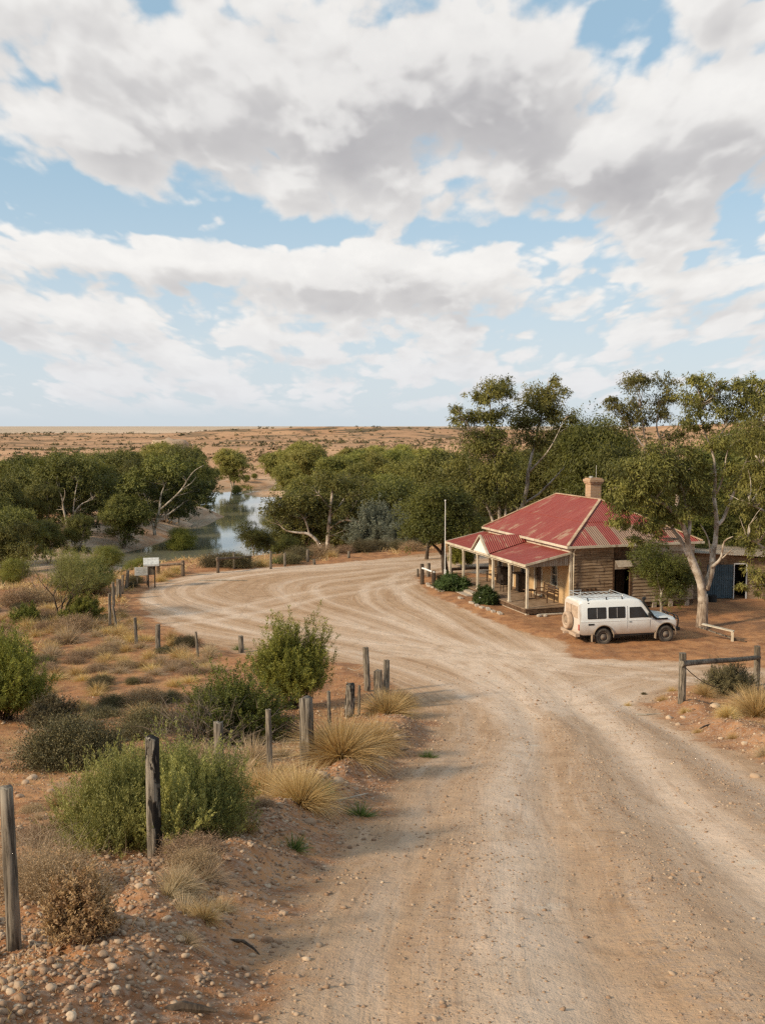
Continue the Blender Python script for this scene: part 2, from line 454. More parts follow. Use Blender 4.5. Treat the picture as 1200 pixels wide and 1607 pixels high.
M['gold_grass'] = leaf_mat('golden_grass', (.36,.225,.095), (.62,.44,.20), dry=(.66,.50,.27), trans=.3)
M['grey_grass'] = leaf_mat('bleached_grass', (.33,.235,.145), (.60,.46,.31), trans=.25)
M['drybush'] = leaf_mat('dry_bush', (.20,.13,.075), (.44,.30,.18), trans=.15)
M['orange_bush'] = leaf_mat('rusty_bush', (.30,.185,.095), (.54,.38,.18), dry=(.58,.44,.22), trans=.25)
M['stone'] = None
def stone_mat():
    m, nt, n, l = mat('limestone'); k = NT(nt)
    P = k.node('ShaderNodeNewGeometry').outputs['Position']
    a = k.attr('tint')
    c = k.mix(a, (.22,.125,.072), (.55,.42,.295))
    c = k.mix(k.ramp(k.noise(P, 30, 4), .4, .7, 0, .5), c, (.36,.235,.15))
    k.out(c, .9, 0, k.bump(k.noise(P, 60, 4), .5, .008), .2)
    return m
M['stone'] = stone_mat()
M['post'] = wood_mat('weathered_post', (.055,.044,.034), (.30,.255,.20), (26,26,1.8), bump=.012, stain=(.045,.036,.03))
M['post_brown'] = wood_mat('brown_post', (.085,.06,.042), (.21,.155,.11), (20,20,1.5), bump=.01)
M['cream'] = plain('cream_paint', (.60,.52,.40), .6, var=.10, scale=3)
M['cream_worn'] = wood_mat('worn_cream_paint', (.56,.49,.38), (.66,.58,.46), (9,9,2), .65, .003, stain=(.34,.26,.18))
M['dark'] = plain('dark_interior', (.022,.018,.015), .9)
M['brown_wood'] = wood_mat('brown_wood', (.075,.044,.027), (.17,.105,.064), (8,8,8), .6)
M['black_wood'] = wood_mat('dark_stained_wood', (.018,.014,.012), (.05,.036,.028), (8,8,8), .5)
M['cement'] = plain('cement', (.40,.33,.26), .9, bump=.01)
M['steel'] = plain('galvanised_steel', (.52,.52,.50), .45, .6, var=.1)
M['white_paint'] = plain('white_paint', (.74,.73,.70), .5, var=.06)

# ------------------------------------------------------------------ ground mesh
def build_ground():
    def geo(a, b, q):
        o = [a]
        while o[-1] < b: o.append(o[-1]*q)
        return o
    rr = geo(2.5, 105, 1.0060)[:-1] + geo(105, 1200, 1.010)[:-1] + geo(1200, 16000, 1.05)
    rr = np.array([.0]+[.8,1.6]+rr)
    an = np.concatenate([np.arange(-180, -34, 4.), np.arange(-34, 34, .105), np.arange(34, 180, 4.)])
    an = np.radians(an)
    nr, na = len(rr), len(an)
    A, RR = np.meshgrid(an, rr)
    X = RR*np.sin(A); Y = RR*np.cos(A)
    z, dist, d, lat, t, s, out = H(X, Y, full=True)
    V = np.stack([X, Y, z], -1).reshape(-1, 3)
    i = np.arange(nr-1)[:, None]; j = np.arange(na)[None, :]; j2 = (j+1) % na
    a = i*na+j; b = i*na+j2; c = (i+1)*na+j2; e = (i+1)*na+j
    F = np.stack([a, b, c, e], -1).reshape(-1, 4)[:, ::-1]
    # colour masks
    d2 = d + .35*fbm(X/1.1, Y/1.1, 61, 4)
    road = 1-sstep(-.9, .55, d2)
    road = road*np.where(dist > 4, 1-sstep(4, 9, dist), 1)
    # wheel tracks
    tr = np.zeros_like(X)
    la = lat + .22*np.sin(Y/6.5)+.12*fbm(X/2, Y/4, 71, 2)
    nearm = 1-sstep(30, 40, Y)
    for cc, w, a_ in ((-2.5,.22,.45),(-1.25,.55,.95),(1.15,.62,.95),(2.55,.35,.6),(.1,.25,.18)):
        tr += nearm*a_*np.exp(-((la-cc)/w)**2)
    paths = [[(4.4,26),(4.3,34),(1.5,41),(-5,47),(-11,54),(-13.5,61),(-9,67),(0,70),(10,78),(20,86)],
             [(4.8,28),(5.0,36),(2,46),(-4,55),(-6,62),(0,66.5),(6,72),(20,84)],
             [(5.2,28),(5.6,36),(3.5,46),(-1,57),(2.5,66),(8,73)],
             [(5.5,28),(7.5,35),(12.0,39),(20,41),(34,42)],
             [(20,42),(10,40.5),(2,42),(-8,47),(-14,55)],
             [(6,40),(5,47),(3.2,54),(1,63),(5,70)],
             [(-14,47),(-7,52),(-3,59),(4,64),(6,69)],
             [(12,37),(3,43),(-6,51),(-12.5,58),(-10,66),(-2,71),(8,75)]]
    far = sstep(26, 33, Y)*(1-sstep(90, 110, Y))
    flows = []
    for n_, pth in enumerate(paths):
        # smooth the polyline
        q = pth
        for _ in range(2):
            o = [q[0]]
            for u_, v_ in zip(q[:-1], q[1:]):
                o += [(.75*u_[0]+.25*v_[0], .75*u_[1]+.25*v_[1]), (.25*u_[0]+.75*v_[0], .25*u_[1]+.75*v_[1])]
            q = o+[q[-1]]
        flows.append(q)
        dd = seg_dist(X, Y, q, signed=True) + .5*fbm(X/6+n_, Y/6, 73, 2)
        for off in (-1.0, 1.0, .25):
            wd = .34 if off != .25 else .2
            tr += far*(.75 if off != .25 else .35)*np.exp(-((dd-off)/wd)**2)*(.55+.45*vn(X/5+n_*3, Y/5, 75))
    tr += .35*far*sstep(.45, .75, vn(X/7, Y/7, 77))
    tr = np.clip(tr*(1-out*.8), 0, 1)
    drv = river_d(X, Y)
    sand = (1-sstep(14, 34, drv + 8*fbm(X/20, Y/20, 81, 3)))*(dist > 25)*(Y > 60)
    sand = np.maximum(sand, np.exp(-((X+36)/14)**2-((Y-86)/9)**2)*0)
    pale = np.exp(-((X+19.5)/3.2)**2-((Y-(52.3+(X+19)*-.25))/1.3)**2)*1.3     # pale side track at far left
    pale2 = np.exp(-((X+50)/16)**2-((Y-131)/9)**2)
    sand = np.clip(np.maximum(np.maximum(sand, pale), pale2), 0, 1)
    # leaf litter under the trees at the house
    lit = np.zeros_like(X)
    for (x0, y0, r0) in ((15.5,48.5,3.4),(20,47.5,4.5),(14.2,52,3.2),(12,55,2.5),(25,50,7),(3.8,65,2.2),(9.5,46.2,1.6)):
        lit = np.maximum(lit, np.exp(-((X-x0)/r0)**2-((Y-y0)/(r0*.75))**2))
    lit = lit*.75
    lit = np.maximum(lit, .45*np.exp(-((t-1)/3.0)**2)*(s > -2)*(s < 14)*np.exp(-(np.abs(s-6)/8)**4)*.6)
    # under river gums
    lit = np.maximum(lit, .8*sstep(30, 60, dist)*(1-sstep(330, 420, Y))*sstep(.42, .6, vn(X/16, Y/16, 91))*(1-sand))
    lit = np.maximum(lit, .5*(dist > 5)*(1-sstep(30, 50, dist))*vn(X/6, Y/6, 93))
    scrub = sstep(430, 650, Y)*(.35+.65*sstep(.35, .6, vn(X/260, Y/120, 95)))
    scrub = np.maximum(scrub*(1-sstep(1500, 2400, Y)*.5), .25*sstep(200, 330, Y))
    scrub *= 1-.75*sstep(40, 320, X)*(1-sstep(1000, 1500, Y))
    scrub = np.where((Y > 800) & (Y < 1600) & (X < 100), np.maximum(scrub, 1.35*(.6+.4*vn(X/200, Y/90, 99))), scrub)  # dark left band: scrub plus cloud shadow painted into the ground colour
    gravel = nearm*np.clip(np.exp(-((la+.1)/.35)**2)*.8 + np.exp(-((la+1.9)/.3)**2)*.5 + np.exp(-((la-2.0)/.35)**2)*.7 + .9*np.exp(-((d-.3)/.7)**2), 0, 1)
    gravel = np.maximum(gravel, .4*far*vn(X/4, Y/4, 97))
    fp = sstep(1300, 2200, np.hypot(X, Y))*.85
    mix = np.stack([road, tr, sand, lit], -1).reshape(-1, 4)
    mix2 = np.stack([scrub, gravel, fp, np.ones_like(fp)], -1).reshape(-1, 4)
    fu = la.copy(); fv = Y.copy(); bestd = np.where(Y < 32, 0, 1e9)
    for n_, q in enumerate(flows):
        dq = seg_dist(X, Y, q, signed=True); m_ = np.abs(dq) < bestd
        bestd = np.where(m_, np.abs(dq), bestd); fu = np.where(m_, dq+n_*7.3, fu); fv = np.where(m_, (X*.8+Y*.6), fv)
    flow = np.stack([fu, fv, fu*0, fu*0+1], -1).reshape(-1, 4)
    # split the one sheet into the road surface and the open ground
    fc = d2.reshape(-1)[F].mean(1); fdist = dist.reshape(-1)[F].mean(1)
    isroad = (fc < .1) & (fdist < 6)
    def sub(name, mask):
        Fm = F[mask]; idx, inv = np.unique(Fm, return_inverse=True)
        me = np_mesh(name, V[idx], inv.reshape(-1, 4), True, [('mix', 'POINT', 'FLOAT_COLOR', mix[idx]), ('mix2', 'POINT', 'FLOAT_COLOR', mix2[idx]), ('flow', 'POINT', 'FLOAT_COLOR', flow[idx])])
        o = link(name, me, M['earth']); tag(o, kind='structure'); return o
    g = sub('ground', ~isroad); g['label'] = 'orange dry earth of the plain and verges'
    r = sub('road', isroad); r['label'] = 'pale unsealed dirt road and turning circle with wheel tracks'
build_ground()
wm = MB(); wm.add([(-140,85,WATER_Z),(260,85,WATER_Z),(260,420,WATER_Z),(-140,420,WATER_Z)], [(0,1,2,3)])
w = wm.build('river', M['water'], recalc=False); tag(w, 'calm brown river reflecting the sky', kind='structure')
# ------------------------------------------------------------------ foliage generators (numpy)
def unit(v):
    return v/np.maximum(np.linalg.norm(v, axis=-1, keepdims=True), 1e-9)
def rand_dir(rng, n):
    return unit(rng.normal(size=(n, 3)))
class Leaves:
    def __init__(s): s.V = []; s.F = []; s.T = []; s.D = []; s.n = 0
    def kites(s, C, D, L, W, rng, tint, dry=None, N=None, nr=.6):
        """C base points, D directions, L length, W width arrays"""
        n = len(C); D = unit(D); S = unit(np.cross(D, rand_dir(rng, n) if N is None else unit(N)+rand_dir(rng, n)*nr))
        L = np.broadcast_to(L, n)[:, None]; W = np.broadcast_to(W, n)[:, None]
        mid = C + D*L*.45
        P = np.stack([C, mid+S*W*.5, C+D*L, mid-S*W*.5], 1)
        s.V.append(P.reshape(-1, 3)); s.F.append(np.arange(n*4).reshape(-1, 4)+s.n); s.n += n*4
        s.T.append(np.clip(np.broadcast_to(tint, n), 0, 1)); s.D.append(np.broadcast_to(0. if dry is None else dry, n))
    def blades(s, B, D0, L, W, rng, tint, droop=.5, dry=None, seg=3, curl=.0):
        """curved grass blades / twigs: base B, start direction D0, length L, width W"""
        n = len(B); D = unit(D0); S = unit(np.cross(D, rand_dir(rng, n)))
        L = np.broadcast_to(L, n)[:, None]; W = np.broadcast_to(W, n)[:, None]
        droop = np.broadcast_to(droop, n)[:, None]
        cv = rand_dir(rng, n)*curl
        pts = []; p = B.copy()
        for i in range(seg+1):
            w = W*(1-i/seg*.85)
            pts.append((p-S*w*.5, p+S*w*.5))
            D = unit(D + np.array([0, 0, -1.])*droop/seg + cv/seg)
            p = p + D*L/seg
        P = np.stack([q for pr in pts for q in pr], 1)      # n, 2(seg+1), 3
        k = 2*(seg+1); base = (np.arange(n)*k)[:, None, None]
        f = np.array([[2*i, 2*i+1, 2*i+3, 2*i+2] for i in range(seg)])[None]
        s.V.append(P.reshape(-1, 3)); s.F.append((base+f).reshape(-1, 4)+s.n); s.n += n*k
        s.T.append(np.repeat(np.clip(np.broadcast_to(tint, n), 0, 1), seg)); s.D.append(np.repeat(np.broadcast_to(0. if dry is None else dry, n), seg))
    def mesh(s, name):
        return np_mesh(name, np.concatenate(s.V), np.concatenate(s.F), False,
                       [('tint', 'FACE', 'FLOAT', np.concatenate(s.T)), ('dry', 'FACE', 'FLOAT', np.concatenate(s.D))])
    def build(s, name, m, parent=None): return link(name, s.mesh(name), m, parent)

def clump(lv, c, r, rng, sprays=14, per=22, L=.3, W=.12, droop=.6, tint=.5, srad=.32, flat=.8, hollow=.68):
    """a foliage mass: leafy sprays spread through an ellipsoid, thicker towards its outside"""
    c = np.asarray(c, float); r = np.asarray(r if np.ndim(r) else (r, r, r*flat), float)
    d = rand_dir(rng, sprays); d[:, 2] = np.where(d[:, 2] < -.35, -d[:, 2]*.6, d[:, 2])
    rad = hollow+(1.08-hollow)*rng.random(sprays)**.7
    sc = c + d*rad[:, None]*r
    st = np.clip(tint+rng.normal(0, .13, sprays), 0, 1)
    C = np.repeat(sc, per, 0); O = np.repeat(d, per, 0)
    g = rng.normal(size=C.shape)*np.array([1, 1, .9])*srad*np.mean(r)*.62
    C = C+g
    C[:, 2] -= droop*np.abs(rng.normal(size=len(C)))*srad*np.mean(r)*.5
    D = O*.45 + rand_dir(rng, len(C))*.75 + np.array([0, 0, -1.])*droop
    l = L*rng.uniform(.6, 1.25, len(C))
    lv.kites(C, D, l, W*rng.uniform(.7, 1.2, len(C)), rng, np.repeat(st, per)+rng.normal(0, .1, len(C)), N=O+.5*unit(g)+np.array([0, 0, .25]), nr=.55)

def wander(p, q, n, amp, rg, sag=0.):
    p = Vector(p); q = Vector(q); o = [p.copy()]; L = (q-p).length
    off = Vector((0, 0, 0))
    for i in range(1, n):
        t = i/n; off += Vector((rg.gauss(0, 1), rg.gauss(0, 1), rg.gauss(0, .6)))*amp*L/n
        o.append(p.lerp(q, t)+off*math.sin(math.pi*t)*1.6 + Vector((0, 0, -sag*L*math.sin(math.pi*t))))
    o.append(q); return o

def grow(mb, tips, rg, p, d, L, r, lvl, mx, spread, up, n=3, wob=.16, sides=6):
    pts = [Vector(p)]; rad = [r]; dd = Vector(d).normalized(); seg = 4
    for i in range(seg):
        dd = (dd + Vector((rg.gauss(0, wob), rg.gauss(0, wob), rg.gauss(0, wob*.6)+up*.12))).normalized()
        pts.append(pts[-1]+dd*L/seg); rad.append(r*(1-.42*(i+1)/seg))
    mb.tube(pts, rad, max(3, sides-lvl), cap=(lvl == 0))
    if lvl >= mx:
        tips.append((pts[-1], lvl)); return
    if lvl >= 1 and rg.random() < .5: tips.append((pts[2], lvl))
    k = n if lvl else max(2, n)
    a0 = rg.uniform(0, 6.28)
    for j in range(k):
        a = a0+6.283*j/k+rg.uniform(-.5, .5); sp = spread*rg.uniform(.65, 1.25)
        side = Vector((math.cos(a), math.sin(a), 0))
        nd = (dd + side*sp + Vector((0, 0, up*.25))).normalized()
        st = pts[-1] if j < 2 else pts[rg.choice((2, 3))]
        grow(mb, tips, rg, st, nd, L*rg.uniform(.62, .85), rad[-1]*(.86 if j == 0 else .66), lvl+1, mx, spread, up, n, wob, sides)

def tree_proto(name, seed, height, m_leaf, m_bark, trunkL=.28, spread=.75, up=.6, levels=3, n=3, clr=1.2, sprays=12, per=20, leaf=(.42,.2), droop=.5, skirt=0, tr=.028, extra=0, lean=(0,0), stems=1, flat=.8, tintv=.5, dead=0, srad=.32):
    """a tree of about `height` metres: Empty > trunk, crown. returned with its base at the origin"""
    rg = random.Random(seed); rng = np.random.default_rng(seed)
    mb = MB(); tips = []
    for sN in range(stems):
        a = rg.uniform(0, 6.28); ln = .32 if stems > 1 else .06
        d = Vector((lean[0]+math.cos(a)*ln, lean[1]+math.sin(a)*ln, 1))
        grow(mb, tips, rg, (math.cos(a)*.12*(stems > 1), math.sin(a)*.12*(stems > 1), -.4), d, height*trunkL, height*tr*(1 if stems == 1 else .7), 0, levels, spread, up, n)
    zmax = max(t[0].z for t in tips); k = (height-clr*.85)/zmax
    mb.v = [(x*k if False else x*min(k, 1.15), y*min(k, 1.15), z*k if z > 0 else z) for x, y, z in mb.v]
    T = [np.array((t[0].x*min(k, 1.15), t[0].y*min(k, 1.15), t[0].z*k)) for t in tips]
    root = empty(name)
    mb.build('trunk', m_bark, root, smooth=True, recalc=False)
    lv = Leaves()
    for i, t in enumerate(T):
        if dead and rg.random() < dead: continue
        r = clr*rg.uniform(.6, 1.25)
        clump(lv, t, (r*rg.uniform(.9, 1.25), r*rg.uniform(.9, 1.25), r*flat), rng, sprays, per, leaf[0], leaf[1], droop, tintv+rg.uniform(-.25, .25), srad)
    rx = max(abs(t[0]) for t in T)+.1
    for i in range(extra+skirt):
        a = rg.uniform(0, 6.28); q = rg.random()**.5*rx*.75
        zz = height*(rg.uniform(.10, .38) if i >= extra else rg.uniform(.4, .85)*(1-.35*(q/rx)**2)); r = clr*rg.uniform(.6, 1.05)
        clump(lv, (math.cos(a)*q, math.sin(a)*q, zz), (r*1.1, r*1.1, r*flat), rng, sprays, per, leaf[0], leaf[1], droop, tintv+rg.uniform(-.25, .2), srad)
    lv.build('crown', m_leaf, root)
    root['h'] = height
    return root
def kids(o): return [c for c in COL.objects if c.parent == o]
_kidcache = {}
def dup(root, loc, rz=0, sc=1.0, label=None, cat=None, group=None, sx=None):
    r = root.copy(); COL.objects.link(r); r.location = loc; r.rotation_euler = (0, 0, rz); r.scale = (sx or sc, sx or sc, sc)
    for q in ('label', 'category', 'group'):
        if q in r: del r[q]
    if 'h' in r: del r['h']
    tag(r, label, cat, group)
    if root.name not in _kidcache: _kidcache[root.name] = kids(root)
    for ch in _kidcache[root.name]:
        c = ch.copy(); COL.objects.link(c); c.parent = r
        for g in [x for x in (_kidcache.setdefault(ch.name, kids(ch)))]:
            d = g.copy(); COL.objects.link(d); d.parent = c
    return r
def drop(root):
    for ch in kids(root): bpy.data.objects.remove(ch)
    bpy.data.objects.remove(root)

def sprig_bush(name, seed, rx, h, m_leaf, m_twig, stems=160, per=30, leaf=(.03,.014), sub=5, up=.35, dry_base=True, twigs=60, tint=.5, twig_r=.006, bottom=.12, jit=.06, lenvar=.25, upleaf=.5):
    """bush of many upright leafy sprigs rising from one base: Empty > stems, foliage"""
    rg = random.Random(seed); rng = np.random.default_rng(seed)
    root = empty(name); lv = Leaves()
    az = rng.uniform(0, 2*math.pi, stems); el = np.arcsin(rng.uniform(bottom, 1, stems))
    lump = 1+lenvar*np.sin(az*3+seed)*np.cos(el*4+seed*2)
    ln = rng.uniform(.72, 1.05, stems)*lump
    tip = np.stack([np.cos(az)*np.cos(el)*rx*ln, np.sin(az)*np.cos(el)*rx*ln, np.sin(el)*h*ln+.04*h], 1)
    base = rng.normal(size=(stems, 3))*np.array([rx*.12, rx*.12, 0])
    st = np.clip(tint+rng.normal(0, .2, stems), 0, 1)
    # sub sprigs near each tip
    for k in range(sub):
        f = rng.uniform(.45, .95, stems)[:, None]
        sp = base+(tip-base)*f + rng.normal(size=tip.shape)*jit*rx
        dd = unit(unit(tip-base)+rng.normal(size=tip.shape)*.35+np.array([0, 0, up]))
        L = rng.uniform(.16, .38, stems)*math.sqrt(rx*h)
        t = np.repeat(rng.random((stems, 1)), 1, 1)
        u = rng.random((stems, per)); C = sp[:, None]+dd[:, None]*(u*L[:, None])[..., None]
        C = C.reshape(-1, 3)+rng.normal(size=(stems*per, 3))*leaf[0]*.3
        Dl = np.repeat(dd, per, 0)*upleaf+rand_dir(rng, stems*per)*.75
        rel = np.clip(1-C[:, 2]/h*1.9, 0, 1) if dry_base else np.zeros(len(C))
        lv.kites(C, Dl, leaf[0]*rng.uniform(.6, 1.3, len(C)), leaf[1], rng, np.repeat(st, per)+rng.normal(0, .14, len(C))+.3*(u.reshape(-1)-.5), dry=rel*rng.random(len(C))*1.5, N=np.repeat(unit(tip-base), per, 0)+np.array([0, 0, .2]), nr=.75)
    lv.build('foliage', m_leaf, root)
    tw = Leaves(); idx = rng.integers(0, stems, twigs)
    b = base[idx]*1.0; b[:, 2] -= .03
    tw.blades(b, (tip[idx]-b)+np.array([0, 0, .25*h]), np.linalg.norm(tip[idx]-b, axis=1)*1.02, twig_r*2.4, rng, .4, droop=.25, curl=.35, seg=4)
    tw.build('stems', m_twig, root)
    return root

def tussock(name, seed, r, h, m, n=900, w=.006, droop=1.0, spread=.9, base=.25, tint=.5, curl=.15):
    rng = np.random.default_rng(seed); lv = Leaves()
    az = rng.uniform(0, 2*math.pi, n); q = rng.random(n)**.6
    B = np.stack([np.cos(az)*q*r*base, np.sin(az)*q*r*base, np.full(n, -.02)], 1)
    tilt = q*spread+rng.normal(0, .14, n)
    D = np.stack([np.cos(az)*np.sin(tilt), np.sin(az)*np.sin(tilt), np.cos(tilt)], 1)
    L = h*rng.uniform(.45, 1.15, n)*(1+.25*np.sin(tilt))
    lv.blades(B, D, L, w*rng.uniform(.6, 1.4, n), rng, tint+rng.normal(0, .22, n), droop=droop*rng.uniform(.5, 1.4, n)*(.3+tilt), curl=curl, dry=rng.random(n))
    return lv.build(name, m)

def dry_bush(name, seed, r, h, m, n=500, w=.007, forks=2, tint=.5, leaves=0, m2=None, curl=.7):
    """tangle of dead twigs: each twig splits into finer ones"""
    rng = np.random.default_rng(seed); lv = Leaves()
    az = rng.uniform(0, 2*math.pi, n); el = np.arcsin(rng.uniform(.08, 1, n))
    D = np.stack([np.cos(az)*np.cos(el)*r, np.sin(az)*np.cos(el)*r, np.sin(el)*h], 1)
    Ln = np.linalg.norm(D, axis=1)
    B = rng.normal(size=(n, 3))*np.array([r*.18, r*.18, 0])-np.array([0, 0, .02])
    lv.blades(B, D+np.array([0, 0, .3*h]), Ln*rng.uniform(.6, .95, n), w, rng, tint+rng.normal(0, .25, n), droop=.35, curl=curl)
    for k in range(forks):
        f = rng.uniform(.35, .9, n)[:, None]
        P = B+D*f+np.array([0, 0, .08*h])
        lv.blades(P, D/ Ln[:, None]+rand_dir(rng, n)*.9+np.array([0, 0, .3]), Ln*rng.uniform(.2, .5, n), w*.6, rng, tint+rng.normal(0, .25, n), droop=.3, curl=curl*1.2)
        if leaves:
            C = P[:, None]+rng.normal(size=(n, leaves, 3))*r*.10
            C = C.reshape(-1, 3)+np.array([0, 0, .03])
            lv.kites(C, rand_dir(rng, len(C))+np.array([0, 0, .5]), .028*r/.6, .012*r/.6, rng, tint+rng.normal(0, .25, len(C)))
    return lv.build(name, m)
# ------------------------------------------------------------------ house materials
def roof_mat(axis, name):
    """painted corrugated iron; corrugations vary along local axis 0 (x) or 1 (y)"""
    m, nt, n, l = mat(name); k = NT(nt); v = k.coord(); s = k.sep(v)
    a = s[axis]; b = s[1-axis]
    wave = k.math('SINE', k.math('MULTIPLY', a, 2*math.pi/.13))
    streak_v = k.comb(k.math('MULTIPLY', a, 6.5), k.math('MULTIPLY', b, .55), 0)
    st = k.noise(streak_v, 1, 6, .7)
    st2 = k.noise(k.comb(k.math('MULTIPLY', a, 1.1), k.math('MULTIPLY', b, .9), 3.3), 1, 4, .6)
    sheet = k.math('FLOOR', k.math('DIVIDE', a, .76))
    wn = k.node('ShaderNodeTexWhiteNoise', noise_dimensions='1D'); k.put(wn.inputs['W'], sheet)
    red = k.mix(wn.outputs['Value'], (.36,.095,.072), (.30,.075,.058))
    red = k.mix(k.ramp(st, .35, .65), red, (.28,.045,.035))
    worn = k.math('ADD', k.math('MULTIPLY', st, .55), k.math('MULTIPLY', st2, .62))
    worn = k.math('ADD', worn, k.math('MULTIPLY', k.math('SUBTRACT', k.noise(k.comb(k.math('MULTIPLY', a, 22), k.math('MULTIPLY', b, .9), 1.1), 1, 4, .7), .5), .22))
    wf = k.ramp(worn, .64, .74)
    c = k.mix(k.math('MULTIPLY', wf, .7), red, k.mix(k.ramp(st, .4, .6), (.44,.27,.15), (.50,.36,.24)))
    if axis == 0:      # hip end: whole sheets lost their paint
        w2 = k.node('ShaderNodeTexWhiteNoise', noise_dimensions='1D'); k.put(w2.inputs['W'], k.math('ADD', sheet, 7.3))
        bare = k.math('MULTIPLY', k.ramp(w2.outputs['Value'], .36, .42), k.ramp(k.math('ADD', s[1], k.math('MULTIPLY', st, .5)), 1.45, 1.55, 1, 0))
        c = k.mix(k.math('MULTIPLY', bare, .85), c, k.mix(k.ramp(st, .35, .65), (.36,.25,.17), (.27,.19,.13)))
    groove = k.ramp(wave, -1, -.2, .78, 1)
    c = k.mix(1, c, k.comb(groove, groove, groove), 'MULTIPLY') if False else c
    k.out(c, .6, .0, k.bump(wave, 1, .022), .3)
    return m
M['roof_y'] = roof_mat(1, 'red_iron_front')
M['roof_x'] = roof_mat(0, 'red_iron_hip')
def plaster():
    m, nt, n, l = mat('ochre_render'); k = NT(nt); v = k.coord()
    f = k.noise(v, 2.2, 6, .65); f2 = k.noise(v, 14, 4)
    c = k.mix(k.ramp(f, .32, .68), (.44,.28,.135), (.58,.41,.23))
    c = k.mix(k.ramp(f2, .45, .7, 0, .5), c, (.36,.22,.11))
    k.out(c, .92, 0, k.bump(f2, .5, .015), .15); return m
M['plaster'] = plaster()
M['board'] = wood_mat('weatherboard', (.19,.125,.075), (.44,.32,.21), (1.0,1.0,24), .85, .006, stain=(.13,.088,.058))
M['board2'] = wood_mat('rear_cladding', (.34,.25,.175), (.50,.40,.295), (1.6,1.6,12), .8, .005, stain=(.24,.16,.105))
M['deck'] = wood_mat('deck_boards', (.23,.155,.10), (.37,.265,.18), (3,14,3), .8, .006)
def corr_mat():
    m, nt, n, l = mat('bare_corrugated_iron'); k = NT(nt); v = k.coord(); s = k.sep(v)
    wave = k.math('SINE', k.math('MULTIPLY', k.math('ADD', s[0], s[1]), 2*math.pi/.12))
    st = k.noise(k.mapping(v, (7,7,.8)), 1, 5, .6)
    c = k.mix(k.ramp(st, .35, .65), (.42,.36,.29), (.30,.22,.155))
    k.out(c, .6, .1, k.bump(wave, 1, .02), .3); return m
M['corr'] = corr_mat()
def brick():
    m, nt, n, l = mat('chimney_brick'); k = NT(nt); v = k.coord(); s = k.sep(v)
    b = k.node('ShaderNodeTexBrick'); k.put(b.inputs['Vector'], k.comb(k.math('ADD', s[0], s[1]), s[2], 0))
    b.inputs['Scale'].default_value = 1; b.inputs['Brick Width'].default_value = .24; b.inputs['Row Height'].default_value = .085
    b.inputs['Mortar Size'].default_value = .008
    b.inputs['Color1'].default_value = (.45,.27,.16,1); b.inputs['Color2'].default_value = (.34,.20,.115,1); b.inputs['Mortar'].default_value = (.5,.42,.32,1)
    k.out(k.mix(k.ramp(k.noise(v, 4, 4), .4, .7, 0, .5), b.outputs[0], (.52,.36,.22)), .9, 0, k.bump(b.outputs[1], -.6, .01), .2); return m
M['brick'] = brick()
def glass():
    m, nt, n, l = mat('window_glass'); k = NT(nt); v = k.coord()
    k.out(k.mix(k.ramp(k.noise(v, 1.5, 3), .4, .6), (.02,.022,.022), (.06,.06,.055)), .06, 0, None, .8); return m
M['glass'] = glass()

# ------------------------------------------------------------------ house (local: x = right along the side wall, y = back along the veranda)
hs = empty('timber_house', (HX, HY, 0), HROT, 'ochre and weatherboard house with red hip roof, brick chimney and long posted veranda', 'house')
def in_house(t, s, z=0):
    c, q = math.cos(HROT), math.sin(HROT); return (HX+t*c-s*q, HY+t*q+s*c, z)
T0, T1, S0, S1, EZ = 2.4, 9.85, 0.0, 10.25, 3.42
def wall_y(mb, x0, x1, y0, y1, z0, z1, holes, mi=0):
    """wall running along y, thickness x0..x1, with rectangular holes (ya, yb, za, zb)"""
    hs_ = sorted(holes); y = y0
    for a, b, c, d in hs_:
        if a > y: mb.box(x0, x1, y, a, z0, z1, mi)
        if c > z0: mb.box(x0, x1, a, b, z0, c, mi)
        if d < z1: mb.box(x0, x1, a, b, d, z1, mi)
        y = b
    mb.box(x0, x1, y, y1, z0, z1, mi)
WIN = [(1.32,2.02,1.12,2.38),(5.12,5.72,1.15,2.38),(8.25,8.85,1.15,2.38)]
DOOR = [(3.1,3.98,.36,2.42),(6.72,7.45,.36,2.42)]
mb = MB(); wall_y(mb, T0, T0+.3, S0+.06, S1, 0, EZ, WIN+DOOR); mb.build('front_wall', M['plaster'], hs)
mb = MB(); mb.box(T0+.35, T1-.1, S1-.25, S1, 0, EZ); mb.build('back_wall', M['plaster'], hs)
mb = MB(); mb.box(T1-.25, T1, .12, S1-.3, 0, EZ); mb.build('rear_wall', M['board'], hs)
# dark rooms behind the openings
mb = MB(); mb.box(T0+.34, T1-.3, .2, S1-.3, .05, .1); mb.box(T0+1.6, T0+1.65, .2, S1-.3, .1, EZ-.1); mb.build('interior', M['dark'], hs)
